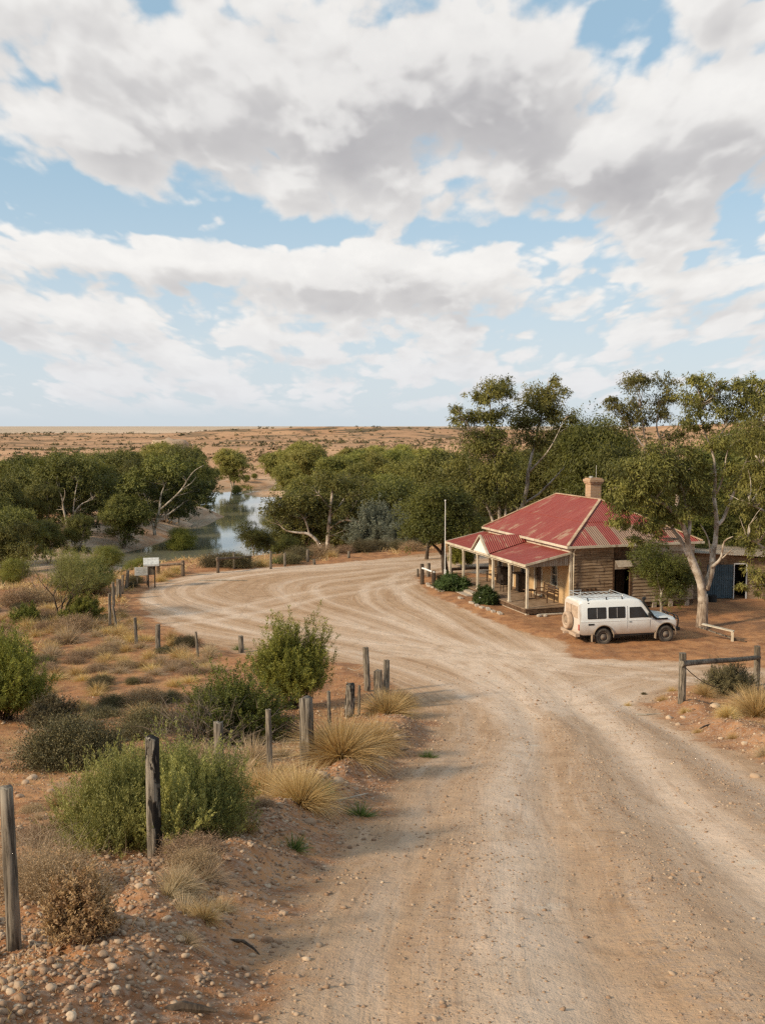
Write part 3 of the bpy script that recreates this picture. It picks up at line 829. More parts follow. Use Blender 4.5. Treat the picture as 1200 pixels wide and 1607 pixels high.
# weatherboards with their lap
def boards(x0, x1, z0, z1, hgt, name, m, gaps=(), seed=1, y=0.0):
    rg = random.Random(seed); b = MB(); z = z0
    while z < z1-.02:
        zt = min(z+hgt, z1)
        spans = [(x0, x1)]
        for (ga, gb, gc, gd) in gaps:
            if zt > gc+.02 and z < gd-.02:
                spans = [q for a_, b_ in spans for q in ((a_, min(b_, ga)), (max(a_, gb), b_)) if q[1]-q[0] > .02]
        for a_, b_ in spans:
            cuts = [a_]
            while cuts[-1] < b_-2.2: cuts.append(cuts[-1]+rg.uniform(1.3, 2.6))
            cuts.append(b_) if b_-cuts[-1] > .4 else cuts.__setitem__(-1, b_)
            for c0, c1 in zip(cuts[:-1], cuts[1:]):
                j = rg.uniform(-.006, .010); s0 = rg.uniform(-.008, .008)
                v = [(c0+.003, y-.036-j, z+s0), (c1-.003, y-.036-j, z-s0), (c1-.003, y-.006, zt+.012), (c0+.003, y-.006, zt+.012), (c0+.003, y+.02, z), (c1-.003, y+.02, z), (c1-.003, y+.02, zt), (c0+.003, y+.02, zt)]
                b.add(v, [(0,1,2,3),(4,7,6,5),(0,4,5,1),(3,2,6,7),(0,3,7,4),(1,5,6,2)])
        z = zt
    return b.build(name, m, hs)
mb = MB(); mb.box(T0+.02, 4.95, .03, .15, .1, EZ); mb.box(5.95, T1, .03, .15, .1, EZ); mb.box(4.95, 5.95, .03, .15, 2.62, EZ); mb.build('wall_frame', M['brown_wood'], hs)
boards(T0+.10, 4.93, .12, EZ-.04, .165, 'weatherboard_wall', M['board'], (), 3)
boards(5.97, T1-.05, .34, 2.95, .175, 'rear_weatherboard_wall', M['board2'], (), 4, y=-.004)
mb = MB(); mb.box(5.97, T1-.05, -.05, .02, 2.97, EZ-.03); mb.build('frieze_board', M['cream_worn'], hs)
mb = MB(); mb.box(T0-.02, T0+.10, -.05, .06, 0, EZ); mb.build('corner_board', M['cream_worn'], hs)
for q in (4.86, 5.90):
    mb = MB(); mb.box(q, q+.10, -.055, .06, .05, 2.75); mb.build('door_jamb', M['brown_wood'], hs)
mb = MB(); mb.box(4.97, 5.90, .5, .54, .05, 2.6); mb.box(5.35, 5.42, .42, .48, .05, 2.6); mb.build('side_door', M['black_wood'], hs)
mb = MB(); v_ = [(4.99,-.07,2.60),(5.88,-.07,2.60),(5.88,-.38,2.30),(4.99,-.38,2.30),(4.99,-.07,2.62),(5.88,-.07,2.62),(5.88,-.38,2.32),(4.99,-.38,2.32)]
mb.add(v_, [(0,1,2,3),(4,7,6,5),(0,4,5,1),(3,2,6,7),(0,3,7,4),(1,5,6,2)]); mb.box(4.99, 5.88, -.06, -.03, 2.15, 2.60); mb.build('door_awning', M['cement'], hs)
# floor stumps and vents under the rear part
mb = MB()
for q in (6.3, 7.3, 8.3, 9.3): mb.box(q, q+.25, -.02, .2, 0, .32)
mb.box(6.0, T1-.1, .25, .3, 0, .34, 1); mb.build('stumps', [M['cement'], M['dark']], hs)
# gate / crate leaning on the weatherboards behind the car
mb = MB()
for q in (2.75, 3.0, 3.25, 3.5, 3.75): mb.box(q, q+.05, -.12, -.09, .15, 1.25)
mb.box(2.65, 3.95, -.09, -.06, 1.15, 1.21); mb.box(2.65, 3.95, -.09, -.06, .3, .36); mb.build('lattice', M['brown_wood'], hs)

# roofs
e = .28
A, B, C_, D_ = (T0-e, S0-e), (T1+e, S0-e), (T1+e, S1+e), (T0-e, S1+e)
RZ = 5.5; xm = (T0+T1)/2; ya, yb = 3.55, 8.75; EZr = EZ+.06
mb = MB(); th = .03
def slab(mb, pts, mi, th=.028):
    up = [tuple(p) for p in pts]; lo = [(p[0], p[1], p[2]-th) for p in pts]; n = len(pts)
    mb.add(up+lo, [tuple(range(n)), tuple(range(2*n-1, n-1, -1))]+[(i, i+n, (i+1) % n+n, (i+1) % n) for i in range(n)], mi)
def lerp3(a, b, t): return tuple(a[i]+(b[i]-a[i])*t for i in range(3))
r0, r1 = (xm, ya, RZ), (xm, yb, RZ)
a3, b3, c3, d3 = (*A, EZr), (*B, EZr), (*C_, EZr), (*D_, EZr)
lap = .52
def two(mb, lo0, lo1, hi0, hi1, mi):       # slope in two sheets, upper lapping the lower
    m0, m1 = lerp3(lo0, hi0, lap), lerp3(lo1, hi1, lap); u0, u1 = lerp3(lo0, hi0, lap-.03), lerp3(lo1, hi1, lap-.03)
    slab(mb, [lo0, lo1, m1, m0], mi)
    z = .03; slab(mb, [(u0[0],u0[1],u0[2]+z), (u1[0],u1[1],u1[2]+z), (hi1[0],hi1[1],hi1[2]+z), (hi0[0],hi0[1],hi0[2]+z)], mi)
two(mb, d3, a3, r1, r0, 0)
two(mb, b3, c3, r0, r1, 0)
slab(mb, [a3, b3, lerp3(b3, r0, lap), lerp3(a3, r0, lap)], 1); q0, q1 = lerp3(a3, r0, lap-.03), lerp3(b3, r0, lap-.03)
slab(mb, [(q0[0],q0[1],q0[2]+.03), (q1[0],q1[1],q1[2]+.03), (r0[0], r0[1], r0[2]+.03)], 1)
slab(mb, [c3, d3, r1], 1)
roof = mb.build('roof', [M['roof_y'], M['roof_x']], hs)
mb = MB()
for p, q in ((a3, r0), (b3, r0), (r0, r1), (c3, r1), (d3, r1)):
    mb.bar((p[0],p[1],p[2]+.045), (q[0],q[1],q[2]+.05), .15, .05)
mb.build('ridge_cap', wood_mat('faded_ridge_cap', (.42,.27,.18), (.55,.42,.29), (3,3,3), .6, .002), roof)
mb = MB(); g = .07
mb.box(A[0]-g, A[0]-.005, A[1]-g, D_[1]+g, EZ-.06, EZ+.06); mb.box(A[0]-.004, B[0]+g, A[1]-g, A[1]-.005, EZ-.06, EZ+.055); mb.box(B[0]+.005, B[0]+g, B[1]-.004, C_[1]+g, EZ-.06, EZ+.05); mb.box(D_[0], C_[0], D_[1]+.005, D_[1]+g, EZ-.06, EZ+.05)
mb.build('gutter', M['cream_worn'], roof)
mb = MB(); mb.box(A[0], B[0], A[1], D_[1], EZ-.075, EZ-.045); mb.build('soffit', M['cream_worn'], roof)
mb = MB(); x_, y_ = 6.75, 5.45
mb.box(x_-.34, x_+.34, y_-.3, y_+.3, 4.9, 6.3); mb.box(x_-.40, x_+.40, y_-.36, y_+.36, 6.3, 6.4); mb.box(x_-.45, x_+.45, y_-.41, y_+.41, 6.4, 6.55); mb.box(x_-.38, x_+.38, y_-.34, y_+.34, 6.55, 6.62)
ch = mb.build('chimney', M['brick'], roof)
mb = MB(); mb.tube([(x_-.15, y_, 6.6), (x_-.15, y_, 6.72)], .11, 10); mb.tube([(x_+.17, y_, 6.6), (x_+.17, y_, 7.35)], .012, 5); mb.build('flue', M['steel'], ch)
# frieze between the main eave and the veranda roof
mb = MB(); mb.box(T0-.05, T0-.003, S0-.02, S1, 3.02, EZ-.08); mb.build('frieze', M['cream_worn'], hs)
# veranda roof
VX0, VX1, VZ0, VZ1, VY0, VY1 = -.14, T0-.05, 2.62, 3.14, -.14, 10.9
mb = MB(); slab(mb, [(VX0,VY1,VZ0),(VX0,VY0,VZ0),(VX1,VY0,VZ1),(VX1,VY1,VZ1)], 0)
# small gable over the steps
gy, gw, gz = 5.42, 1.12, 3.50; vs = (VZ1-VZ0)/(VX1-VX0)
gx0 = VX0-.12
for sgn in (1, -1):
    e0 = (gx0, gy+sgn*gw, VZ0+.0); pk0 = (gx0, gy, gz); pk1 = (VX1, gy, gz); e1 = (VX1-.0, gy+sgn*gw*(1-(VZ1-VZ0)/(gz-VZ0)), VZ1+.01)
    f0 = (VX0+.01, gy+sgn*gw, VZ0+.01)
    pts = [e0, pk0, pk1, e1] if sgn > 0 else [e1, pk1, pk0, e0]
    slab(mb, [(p[0], p[1], p[2]+.035) for p in pts], 1)
vr = mb.build('veranda_roof', [M['roof_y'], M['roof_x']], hs)
mb = MB(); mb.box(VX0-.05, VX0+.0, VY0-.02, gy-gw, VZ0-.13, VZ0-.005); mb.box(VX0-.05, VX0, gy+gw, VY1+.02, VZ0-.13, VZ0-.005); mb.box(VX0-.05, VX0, gy-gw+.002, gy+gw-.002, VZ0-.13, VZ0-.02)
mb.box(.0, .1, 0, 10.7, 2.36, 2.48)
mb.bar((VX0-.04, VY0-.02, VZ0-.03), (VX1-.02, VY0-.02, VZ1-.03), .04, .11); mb.bar((VX0-.04, VY1+.02, VZ0-.03), (VX1-.02, VY1+.02, VZ1-.03), .04, .11)
mb.build('fascia', M['cream_worn'], vr)
mb = MB()
for sgn in (1, -1): mb.bar((gx0-.02, gy+sgn*(gw+.06), VZ0-.03), (gx0-.02, gy, gz+.06), .05, .13, up=(1,0,0))
mb.build('bargeboard', M['cream_worn'], vr)
mb = MB(); mb.prism([(gy-gw+.1, VZ0-.02), (gy+gw-.1, VZ0-.02), (gy, gz-.08)], 'x', gx0+.04, gx0+.07); mb.bar((gx0+.03, gy, VZ0), (gx0+.03, gy, gz-.12), .03, .05); mb.build('gable_panel', M['white_paint'], vr)
mb = MB(); mb.prism([(0.0, 2.46), (T0-.07, 2.46), (T0-.07, VZ1-.06), (-.04, VZ0-.05), (-.04, 2.46)], 'y', .02, .05); mb.build('end_panel', M['corr'], vr)
# rafters
mb = MB(); y = .6
while y < 10.7:
    mb.bar((VX0+.06, y, VZ0-.075), (VX1-.03, y, VZ1-.08), .05, .08); y += .9
mb.build('rafters', M['cream_worn'], vr)
# deck
mb = MB(); y = -.02; rg = random.Random(4)
x = -.12
while x < T0-.04:
    mb.box(x, x+.128, -.05, 10.72, .31, .35+rg.uniform(-.003, .003)); x += .134
dk = mb.build('veranda_deck', M['deck'], hs)
mb = MB(); mb.box(-.10, T0-.06, -.03, .02, .12, .305); mb.box(-.12, -.07, .03, 10.70, .12, .305); mb.box(-.06, T0-.06, 10.66, 10.70, .12, .305)
mb.box(.05, T0-.1, -.11, -.045, .10, .15); mb.build('deck_beam', M['brown_wood'], dk)
mb = MB(); mb.box(0.02, T0-.1, .12, 10.6, .0, .11); mb.box(0.0, .02, .1, 10.6, 0, .12); mb.build('deck_base', M['cement'], dk)
mb = MB(); mb.box(-.50, -.13, 5.9, 7.6, 0, .23); mb.box(-.86, -.505, 5.9, 7.6, 0, .115); mb.build('steps', M['cement'], hs)
# posts with little capitals
for i, s_ in enumerate((.02, 2.14, 4.26, 6.38, 8.5, 10.6)):
    mb = MB(); z0 = .35 if i else .0
    mb.box(-.01, .11, s_-.06+.06, s_+.06+.06, z0, 2.36)
    mb.box(-.03, .13, s_-.02, s_+.14, 2.28, 2.36) if i else None
    mb.box(-.035, .135, s_-.025, s_+.145, 0 if not i else .35, .30 if not i else .42)
    p = mb.build('post', M['cream_worn'], hs, bevel=.006)
# windows and doors
for (a, b, c, d) in WIN:
    mb = MB(); x = T0-.03; w_ = .07
    mb.box(x, T0+.08, a-.05, a+w_-.05+.02, c, d+.06); mb.box(x, T0+.08, b-w_+.03, b+.05, c, d+.06); mb.box(x+.002, T0+.08, a+.04, b-.04, d-.01, d+.06)
    mb.box(T0+.02, T0+.07, a+.04, b-.04, (c+d)/2-.03, (c+d)/2+.03); mb.box(T0+.02, T0+.07, a+.04, b-.04, c, c+.06)
    wf = mb.build('window', M['cream_worn'], hs)
    mb = MB(); mb.box(T0+.075, T0+.085, a, b, c, d); mb.build('pane', M['glass'], wf)
    mb = MB(); mb.box(T0-.09, T0+.05, a-.08, b+.08, c-.07, c-.003); mb.build('sill', M['white_paint'], wf)
for (a, b, c, d) in DOOR:
    mb = MB(); x = T0-.03
    mb.box(x, T0+.1, a-.07, a+.05, c, d+.08); mb.box(x, T0+.1, b-.05, b+.07, c, d+.08); mb.box(x+.002, T0+.1, a+.05, b-.05, d-.02, d+.08); mb.box(x-.03, T0+.1, a+.05, b-.05, c-.0, c+.03)
    df = mb.build('door_frame', M['cream_worn'], hs)
    mb = MB(); mb.box(T0+.12, T0+.16, a+.05, b-.05, c, d)
    for zz in (c+.25, c+1.1): mb.box(T0+.105, T0+.12, a+.16, b-.16, zz, zz+.65)
    dd_ = mb.build('door', M['brown_wood'], df)
    mb = MB(); mb.tube([(T0+.1, a+.12, c+1.02), (T0+.06, a+.12, c+1.02)], .025, 8); mb.build('handle', M['steel'], df)
# downpipe at the near corner
mb = MB(); mb.tube([(T0+.16, -.3, EZ-.05), (T0+.16, -.12, EZ-.3), (T0+.16, -.10, .1)], .035, 8); mb.build('downpipe', M['cream_worn'], hs)

# ------------------------------------------------------------------ things on the veranda
def bench(name, t, s, z, rz, L, label, m, cat='bench', group=None, legs='block', depth=.42):
    """slatted seat bench facing local -x when rz = 0; long axis along y"""
    p = in_house(t, s, z); o = empty(name, p, HROT+rz, label, cat, group)
    mb = MB()
    for k in range(4): mb.box(-depth+.105*k, -depth+.105*k+.085, -L/2, L/2, .42, .45)
    mb.build('seat', m, o)
    mb = MB()
    for k in range(3): mb.box(.02+.012*k, .045+.012*k, -L/2, L/2, .52+.13*k, .61+.13*k)
    mb.build('backrest', m, o)
    for sy in (-1, 1):
        for x0, h in ((-depth+.02, .60), (.0, .9)):
            mb = MB(); mb.bar((x0, sy*(L/2-.06), 0), (x0+(.06 if h > .8 else 0), sy*(L/2-.06), h), .055); mb.build('leg', m, o)
        mb = MB(); mb.box(-depth-.02, .03, sy*(L/2-.06)-.035, sy*(L/2-.06)+.035, .60, .635); mb.build('armrest', m, o)
    return o
b1 = bench('garden_bench', 2.15, 8.35, .35, 0, 1.5, 'brown slatted bench against the far end of the veranda wall', M['brown_wood'])
b2 = bench('garden_bench', 2.1, 1.75, .35, 0, 1.35, 'worn slatted bench under the window nearest the veranda corner', M['brown_wood'])
p = in_house(1.95, 8.55, .81); mb = MB()
mb.tube([(-.18, 0, .06), (0, 0, .075), (.2, 0, .05)], [.07, .11, .06], 10)
o = mb.build('cushion', M['cement'], None, smooth=True); o.location = p; o.rotation_euler = (0, 0, HROT+1.5); tag(o, 'pale rolled cushion lying on the far brown bench', 'cushion')
def storage(name, t, s, label, wd, dp, ht, cat):
    o = empty(name, in_house(t, s, .35), HROT, label, cat)
    mb = MB(); mb.box(-dp, 0, -wd/2, wd/2, .08, ht-.04); mb.build('body', M['black_wood'], o, bevel=.008)
    mb = MB(); mb.box(-dp-.03, .0, -wd/2-.03, wd/2+.03, ht-.038, ht); mb.build('top', M['black_wood'], o)
    mb = MB(); mb.box(-dp-.015, -dp-.002, -wd/2+.05, wd/2-.05, .2, ht*.5); mb.box(-dp-.015, -dp-.002, -wd/2+.05, wd/2-.05, ht*.54, ht-.08); mb.build('panel', M['black_wood'], o)
    return o
storage('cabinet', 2.34, 7.55, 'black cabinet at the near end of the far veranda bench', .45, .5, 1.05, 'cabinet')
# desk with a chair pulled up to it
o = empty('writing_desk', in_house(2.32, 5.15, .35), HROT, 'dark wooden desk against the veranda wall between door and window', 'desk')
mb = MB(); mb.box(-.62, 0, -.5, .5, .98, 1.03); mb.build('top', M['black_wood'], o, bevel=.005)
mb = MB(); mb.box(-.56, -.02, -.47, -.08, .06, .975); mb.build('drawers', M['black_wood'], o)
for xx, yy in ((-.57, .45), (-.05, .45)):
    mb = MB(); mb.box(xx-.03, xx+.03, yy-.03, yy+.03, 0, .975); mb.build('leg', M['black_wood'], o)
o = empty('wooden_chair', in_house(1.25, 5.35, .35), HROT, 'dark chair pulled up in front of the desk on the veranda', 'chair')
mb = MB(); mb.box(-.21, .21, -.21, .21, .43, .46); mb.build('seat', M['black_wood'], o)
mb = MB(); mb.box(-.225, -.19, -.2, .2, .65, .95); mb.build('backrest', M['black_wood'], o)
for xx in (-.19, .19):
    for yy in (-.19, .19):
        mb = MB(); mb.box(xx-.018, xx+.018, yy-.018, yy+.018, 0, .43 if xx > 0 else .65); mb.build('leg', M['black_wood'], o)
# low table / basket beside the near bench
o = empty('side_table', in_house(1.55, 2.85, .35), HROT, 'small wooden table between the near bench and the door', 'table')
mb = MB(); mb.box(-.25, .25, -.3, .3, .42, .46); mb.build('top', M['brown_wood'], o)
for xx in (-.2, .2):
    for yy in (-.25, .25):
        mb = MB(); mb.bar((xx, yy, 0), (xx*.8, yy*.8, .42), .035); mb.build('leg', M['brown_wood'], o)
o = MB(); o.tube([(0,0,0), (0,0,.12), (0,0,.30)], [.10,.14,.11], 12); o = o.build('pot', M['brown_wood'], None, smooth=True); o.location = in_house(1.25, 2.65, .35); tag(o, 'brown pot on the deck beside the small veranda table', 'pot')
# garden edging stones in front of the veranda
k = 0
for (t_, s_) in [(-1.35,.3),(-1.45,.9),(-1.42,1.6),(-1.5,2.2),(-1.5,2.9),(-1.46,3.6),(-1.5,8.0),(-1.55,8.7),(-1.5,9.4),(-1.5,10.1),(-1.35,10.8),(-1.5,5.2)]:
    rg = random.Random(k); mb = MB(); L = rg.uniform(.32, .55)
    mb.box(-.10, .10, -L/2, L/2, -.05, .09)
    o = mb.build('edging_stone', M['cement'], None, bevel=.025); p = in_house(t_, s_, 0.0); o.location = (p[0], p[1], hz(p[0], p[1])+.0); o.rotation_euler = (rg.uniform(-.05, .05), rg.uniform(-.05, .05), HROT+rg.uniform(-.3, .3))
    tag(o, 'pale flat edging stone of the garden bed in front of the veranda', 'stone', 'edging stones of the veranda garden bed'); k += 1
o = MB(); o.box(-.9, .9, -.05, .05, 0, .06); o = o.build('plank', M['cream_worn'], None, bevel=.004); o.location = in_house(1.5, -.42, .05); o.rotation_euler = (0, .02, HROT+.02); tag(o, 'long pale plank lying on blocks below the near end of the veranda deck', 'plank')
for k, (t_, s_, r_) in enumerate(((.42, -.55, .15), (.72, -.62, .12))):
    bm = bmesh.new(); bmesh.ops.create_icosphere(bm, subdivisions=2, radius=r_)
    for v in bm.verts: v.co *= 1+.2*math.sin(v.co.x*17+k)*math.cos(v.co.y*23); v.co.z *= .7
    me = bpy.data.meshes.new('stone'); bm.to_mesh(me); bm.free(); o = link('stone', me, M['cement']); p = in_house(t_, s_, .05); o.location = p
    tag(o, 'larger rounded pale stone beside the veranda corner post' if k == 0 else 'smaller rounded pale stone beside the veranda plank', 'stone')
# ------------------------------------------------------------------ off-road wagon (local: x forward, y left, wheels on z = 0)
def car_paint():
    m, nt, n, l = mat('dusty_white_paint'); k = NT(nt); v = k.coord(); s = k.sep(v)
    f = k.math('ADD', s[2], k.math('MULTIPLY', k.noise(v, 2.5, 5, .6), .55))
    d = k.ramp(f, .75, 1.4, 1, 0)
    rear = k.ramp(k.math('ADD', s[0], k.math('MULTIPLY', k.noise(v, 3, 4), .2)), -1.04, -.92, .55, 0)
    d = k.math('MAXIMUM', k.math('MULTIPLY', d, .85), rear)
    c = k.mix(d, (.74,.75,.73), (.42,.29,.195))
    k.out(c, k.ramp(d, 0, 1, .35, .85), 0, None, .4, coat=.15); return m
M['car'] = car_paint()
M['tyre'] = plain('dusty_tyre', (.075,.062,.05), .95, var=.3, scale=9)
M['rubber'] = plain('black_rubber', (.02,.02,.02), .6)
M['blackmetal'] = plain('black_steel', (.03,.03,.03), .4, .2)
M['rim'] = plain('dusty_rim', (.20,.16,.125), .7, .2)
M['dusty'] = plain('dust_caked', (.42,.31,.225), .95)
M['rearflare'] = plain('dusty_flare', (.26,.195,.14), .9)
M['taillight'] = plain('red_lens', (.35,.02,.015), .3)
M['headlight'] = plain('clear_lens', (.5,.5,.48), .12, .3)
M['carglass'] = plain('car_glass', (.018,.028,.036), .07, 0, .3, 1.2, .8)
HD = math.atan2(.66, 2.92)
ca, sa = math.cos(HD), math.sin(HD)
cx0, cy0 = 9.63 - .76*sa, 44.03 + .76*ca
car = empty('offroad_wagon', (cx0, cy0, 0.0), HD, 'dusty white off-road wagon with roof rack and rear spare wheel parked by the house', 'car')
ST = [(-1.13,.55,1.10,1.90,.84,.86,.75,.08),(-1.07,.53,1.10,1.98,.845,.868,.76,.10),(-.95,.50,1.10,2.01,.85,.872,.775,.11),(0,.48,1.10,2.03,.855,.875,.78,.11),(1.2,.48,1.10,2.03,.855,.875,.78,.11),(1.66,.48,1.10,2.0,.855,.875,.775,.11),(1.82,.48,1.10,1.93,.855,.875,.77,.08),
      (2.36,.48,1.08,1.235,.85,.873,.82,.05),(2.40,.48,1.07,1.205,.85,.87,.80,.07),(3.0,.50,1.05,1.18,.845,.865,.79,.08),(3.40,.52,1.02,1.13,.84,.855,.77,.08),(3.48,.55,.98,1.06,.83,.84,.75,.07)]
bm = bmesh.new(); rings = []
for (x, zb, zm, zt, wl, wm_, wt, rd) in ST:
    pts = [(-wl+.03, zb), (-wl, zb+.08), (-wm_, zm-.18), (-wm_, zm), (-wt-.015, zt-rd), (-wt+rd*.45, zt-.025), (-wt+rd*1.5, zt), (wt-rd*1.5, zt), (wt-rd*.45, zt-.025), (wt+.015, zt-rd), (wm_, zm), (wm_, zm-.18), (wl, zb+.08), (wl-.03, zb)]
    rings.append([bm.verts.new((x, a, b)) for a, b in pts])
for r0_, r1_ in zip(rings[:-1], rings[1:]):
    n_ = len(r0_)
    for i in range(n_): bm.faces.new((r0_[i], r0_[(i+1) % n_], r1_[(i+1) % n_], r1_[i]))
bm.faces.new(rings[0][::-1]); bm.faces.new(rings[-1])
bmesh.ops.recalc_face_normals(bm, faces=bm.faces)
me = bpy.data.meshes.new('body'); bm.to_mesh(me); bm.free()
body = link('body', me, M['car'], None)
cm = MB()
for xx in (0, 2.98):
    c_ = [(xx+.475*math.cos(a), .44+.475*math.sin(a)) for a in [math.pi*2*i/28 for i in range(28)]]
    c_ = [(a, max(b, .2)) for a, b in c_]
    cm.prism(c_, 'y', -1.1, 1.1)
cut = cm.build('cutter', M['dark'])
mod = body.modifiers.new('b', 'BOOLEAN'); mod.object = cut; mod.operation = 'DIFFERENCE'; mod.solver = 'EXACT'
dg = bpy.context.evaluated_depsgraph_get(); me2 = bpy.data.meshes.new_from_object(body.evaluated_get(dg)); body.modifiers.clear(); body.data = me2
bpy.data.objects.remove(cut); body.parent = car
bb = bmesh.new(); bb.from_mesh(body.data)
for f in bb.faces: f.smooth = True
for e_ in bb.edges:
    if len(e_.link_faces) == 2 and e_.calc_face_angle(0) > .55: e_.smooth = False
bb.to_mesh(body.data); bb.free()
mb = MB(); mb.box(-1.0, 3.3, -.60, .60, .38, .93); mb.box(-1.0, 3.35, -.70, .70, .46, .52); mb.build('chassis', M['rubber'], car)
for sy in (-1, 1):
    mb = MB(); mb.box(.55, 2.4, sy*.77-.03, sy*.77+.03, .40, .455); mb.build('side_step', M['blackmetal'], car)
mb = MB(); mb.box(.5, .85, -.74, -.5, .30, .44); mb.build('tank', M['blackmetal'], car)
# wheel arch flares
for sy in (-1, 1):
    for xx in (0, 2.98):
        mb = MB(); pr_ = []
        for i in range(15):
            a = math.pi*(-.06+1.12*i/14)
            pr_.append((xx+.475*math.cos(a), sy*.885, .44+.475*math.sin(a)))
        mb.tube(pr_, .024, 6); mb.build('arch_flare', M['rearflare'], car, smooth=True)
    mb = MB(); mb.box(-.56, -.54, sy*.84-.11, sy*.84+.06, .20, .55); mb.build('mud_flap', M['rearflare'], car)
    mb = MB(); mb.box(2.46, 2.48, sy*.82-.11, sy*.82+.06, .22, .50); mb.build('mud_flap', M['rearflare'], car)
def lathe_y(mb, prof, cx, cz, n=28, y0=0., mi=0, sgn=1):
    b = len(mb.v)
    for (r_, y_) in prof:
        for k_ in range(n):
            a = 2*math.pi*k_/n; mb.v.append((cx+r_*math.cos(a), y0+sgn*y_, cz+r_*math.sin(a)))
    for i in range(len(prof)-1):
        for k_ in range(n):
            k2 = (k_+1) % n; mb.f.append((b+i*n+k_, b+i*n+k2, b+(i+1)*n+k2, b+(i+1)*n+k_)); mb.m.append(mi)
    mb.f.append(tuple(b+(len(prof)-1)*n+k_ for k_ in range(n))); mb.m.append(mi)
def wheel(par, name, x, y, z, sgn):
    r_ = .385
    w = empty(name, (x, y, z)); w.parent = par
    mb = MB(); lathe_y(mb, [(.22,-.11),(.345,-.12),(.378,-.09),(r_,-.05),(r_,.05),(.378,.09),(.345,.115),(.30,.118),(.235,.10),(.225,.06)], 0, 0, 36, sgn=sgn)
    for k_ in range(36):
        a = 2*math.pi*k_/36; mb.box(-.012, .012, -.10, .10, -.008, .008) if False else None
    t_ = mb.build('tyre', M['dusty'] if name == 'spare_wheel' else M['tyre'], w, smooth=True)
    mb = MB(); lathe_y(mb, [(.232,.055),(.228,.095),(.215,.098),(.205,.06),(.14,.045),(.13,.075),(.075,.08),(.06,.11),(.02,.115)], 0, 0, 28, sgn=sgn)
    mb.build('rim', M['rearflare'] if name == 'spare_wheel' else M['rim'], w, smooth=True); return w
for sy in (-1, 1):
    for xx in (0, 2.98): wheel(car, 'wheel', xx, sy*.76, .383, sy)
sp = wheel(car, 'spare_wheel', -1.28, .12, 1.02, 1); sp.rotation_euler = (0, 0, math.pi/2)
mb = MB(); mb.box(-1.2, -1.12, 0, .24, .9, 1.14); mb.build('spare_bracket', M['blackmetal'], car)
# glass, laid 4 mm proud of the sloping side
def side_pt(x, z, off=.006):
    # greenhouse half width at height z (between belt and cantrail), interpolated along x
    xs = [q[0] for q in ST]; f = lambda i: float(np.interp(x, xs, [q[i] for q in ST]))
    zm, zt, wm_, wt, rd = f(2), f(3), f(5), f(6), f(7)
    t = (z-zm)/max(.01, (zt-rd-zm)); return wm_+(wt+.015-wm_)*t+off
def side_panel(name, poly, m, sy, off=.008, th=.012, par=car):
    mb = MB(); n_ = len(poly)
    o_ = [(x, sy*side_pt(x, z, off), z) for x, z in poly]; i_ = [(x, sy*(side_pt(x, z, off)-th), z) for x, z in poly]
    mb.add(o_+i_, [tuple(range(n_)), tuple(range(2*n_-1, n_-1, -1))]+[(i, (i+1) % n_, (i+1) % n_+n_, i+n_) for i in range(n_)])
    return mb.build(name, m, par)
def rrect(x0, x1, z0, z1, r=.05):
    o = []
    for cx_, cz_, a0 in ((x1-r, z1-r, 0), (x0+r, z1-r, 90), (x0+r, z0+r, 180), (x1-r, z0+r, 270)):
        for k_ in range(4): a = R(a0+30*k_); o.append((cx_+r*math.cos(a), cz_+r*math.sin(a)))
    return o
for sy in (-1, 1):
    for a, b in ((-.76, .12), (.22, 1.02)):
        fr = side_panel('side_window', rrect(a, b, 1.20, 1.70), M['rubber'], sy)
        side_panel('pane', rrect(a+.035, b-.035, 1.235, 1.665, .035), M['carglass'], sy, .013, .004, fr)
        mid = (a+b)/2; side_panel('divider', [(mid-.012,1.235),(mid+.012,1.235),(mid+.012,1.665),(mid-.012,1.665)], M['steel'], sy, .016, .004, fr)
    side_panel('door_window', [(1.22,1.66),(1.22,1.185),(2.14,1.185),(2.10,1.24),(1.80,1.64),(1.76,1.66)], M['carglass'], sy)
    # shut lines as thin dark strips
    for (p0, p1) in (((1.12,.55),(1.12,1.72)), ((2.20,.55),(2.20,1.10))):
        mb = MB(); pts = []
        for i in range(9):
            z = p0[1]+(p1[1]-p0[1])*i/8; x = p0[0]
            w_ = side_pt(x, z, .002) if z > 1.1 else (.875+.001 if z > .92 else .845+(.875-.845)*(z-.56)/.36+.001)
            pts.append((x, sy*w_, z))
        mb.tube(pts, .006, 4); mb.build('shut_line', M['rubber'], car)
    mb = MB(); mb.box(1.20, 1.32, sy*.877-.012, sy*.877+.014, 1.0, 1.03); mb.build('door_handle', M['blackmetal'], car)
    mb = MB(); mb.box(-1.09, 2.34, sy*.877-.008, sy*.877+.006, 1.075, 1.095); mb.build('waist_moulding', M['car'], car)
    mb = MB(); mb.box(-.72, -.45, sy*.876-.01, sy*.876+.008, .93, 1.0); mb.build('side_vent', M['rubber'], car)
    mb = MB(); mb.box(-1.15, -1.03, sy*.80-.05, sy*.80+.05, .72, .98); mb.build('tail_light', M['taillight'], car, bevel=.01)
    mb = MB(); mb.box(3.47, 3.53, sy*.60-.11, sy*.60+.11, .78, .97); mb.build('headlight', M['headlight'], car, bevel=.02)
    mb = MB(); mb.box(2.08, 2.16, sy*.98-.09, sy*.98+.09, 1.20, 1.40); mb.bar((2.12, sy*.87, 1.2), (2.12, sy*.92, 1.25), .03); mb.build('mirror', M['rubber'], car, bevel=.02)
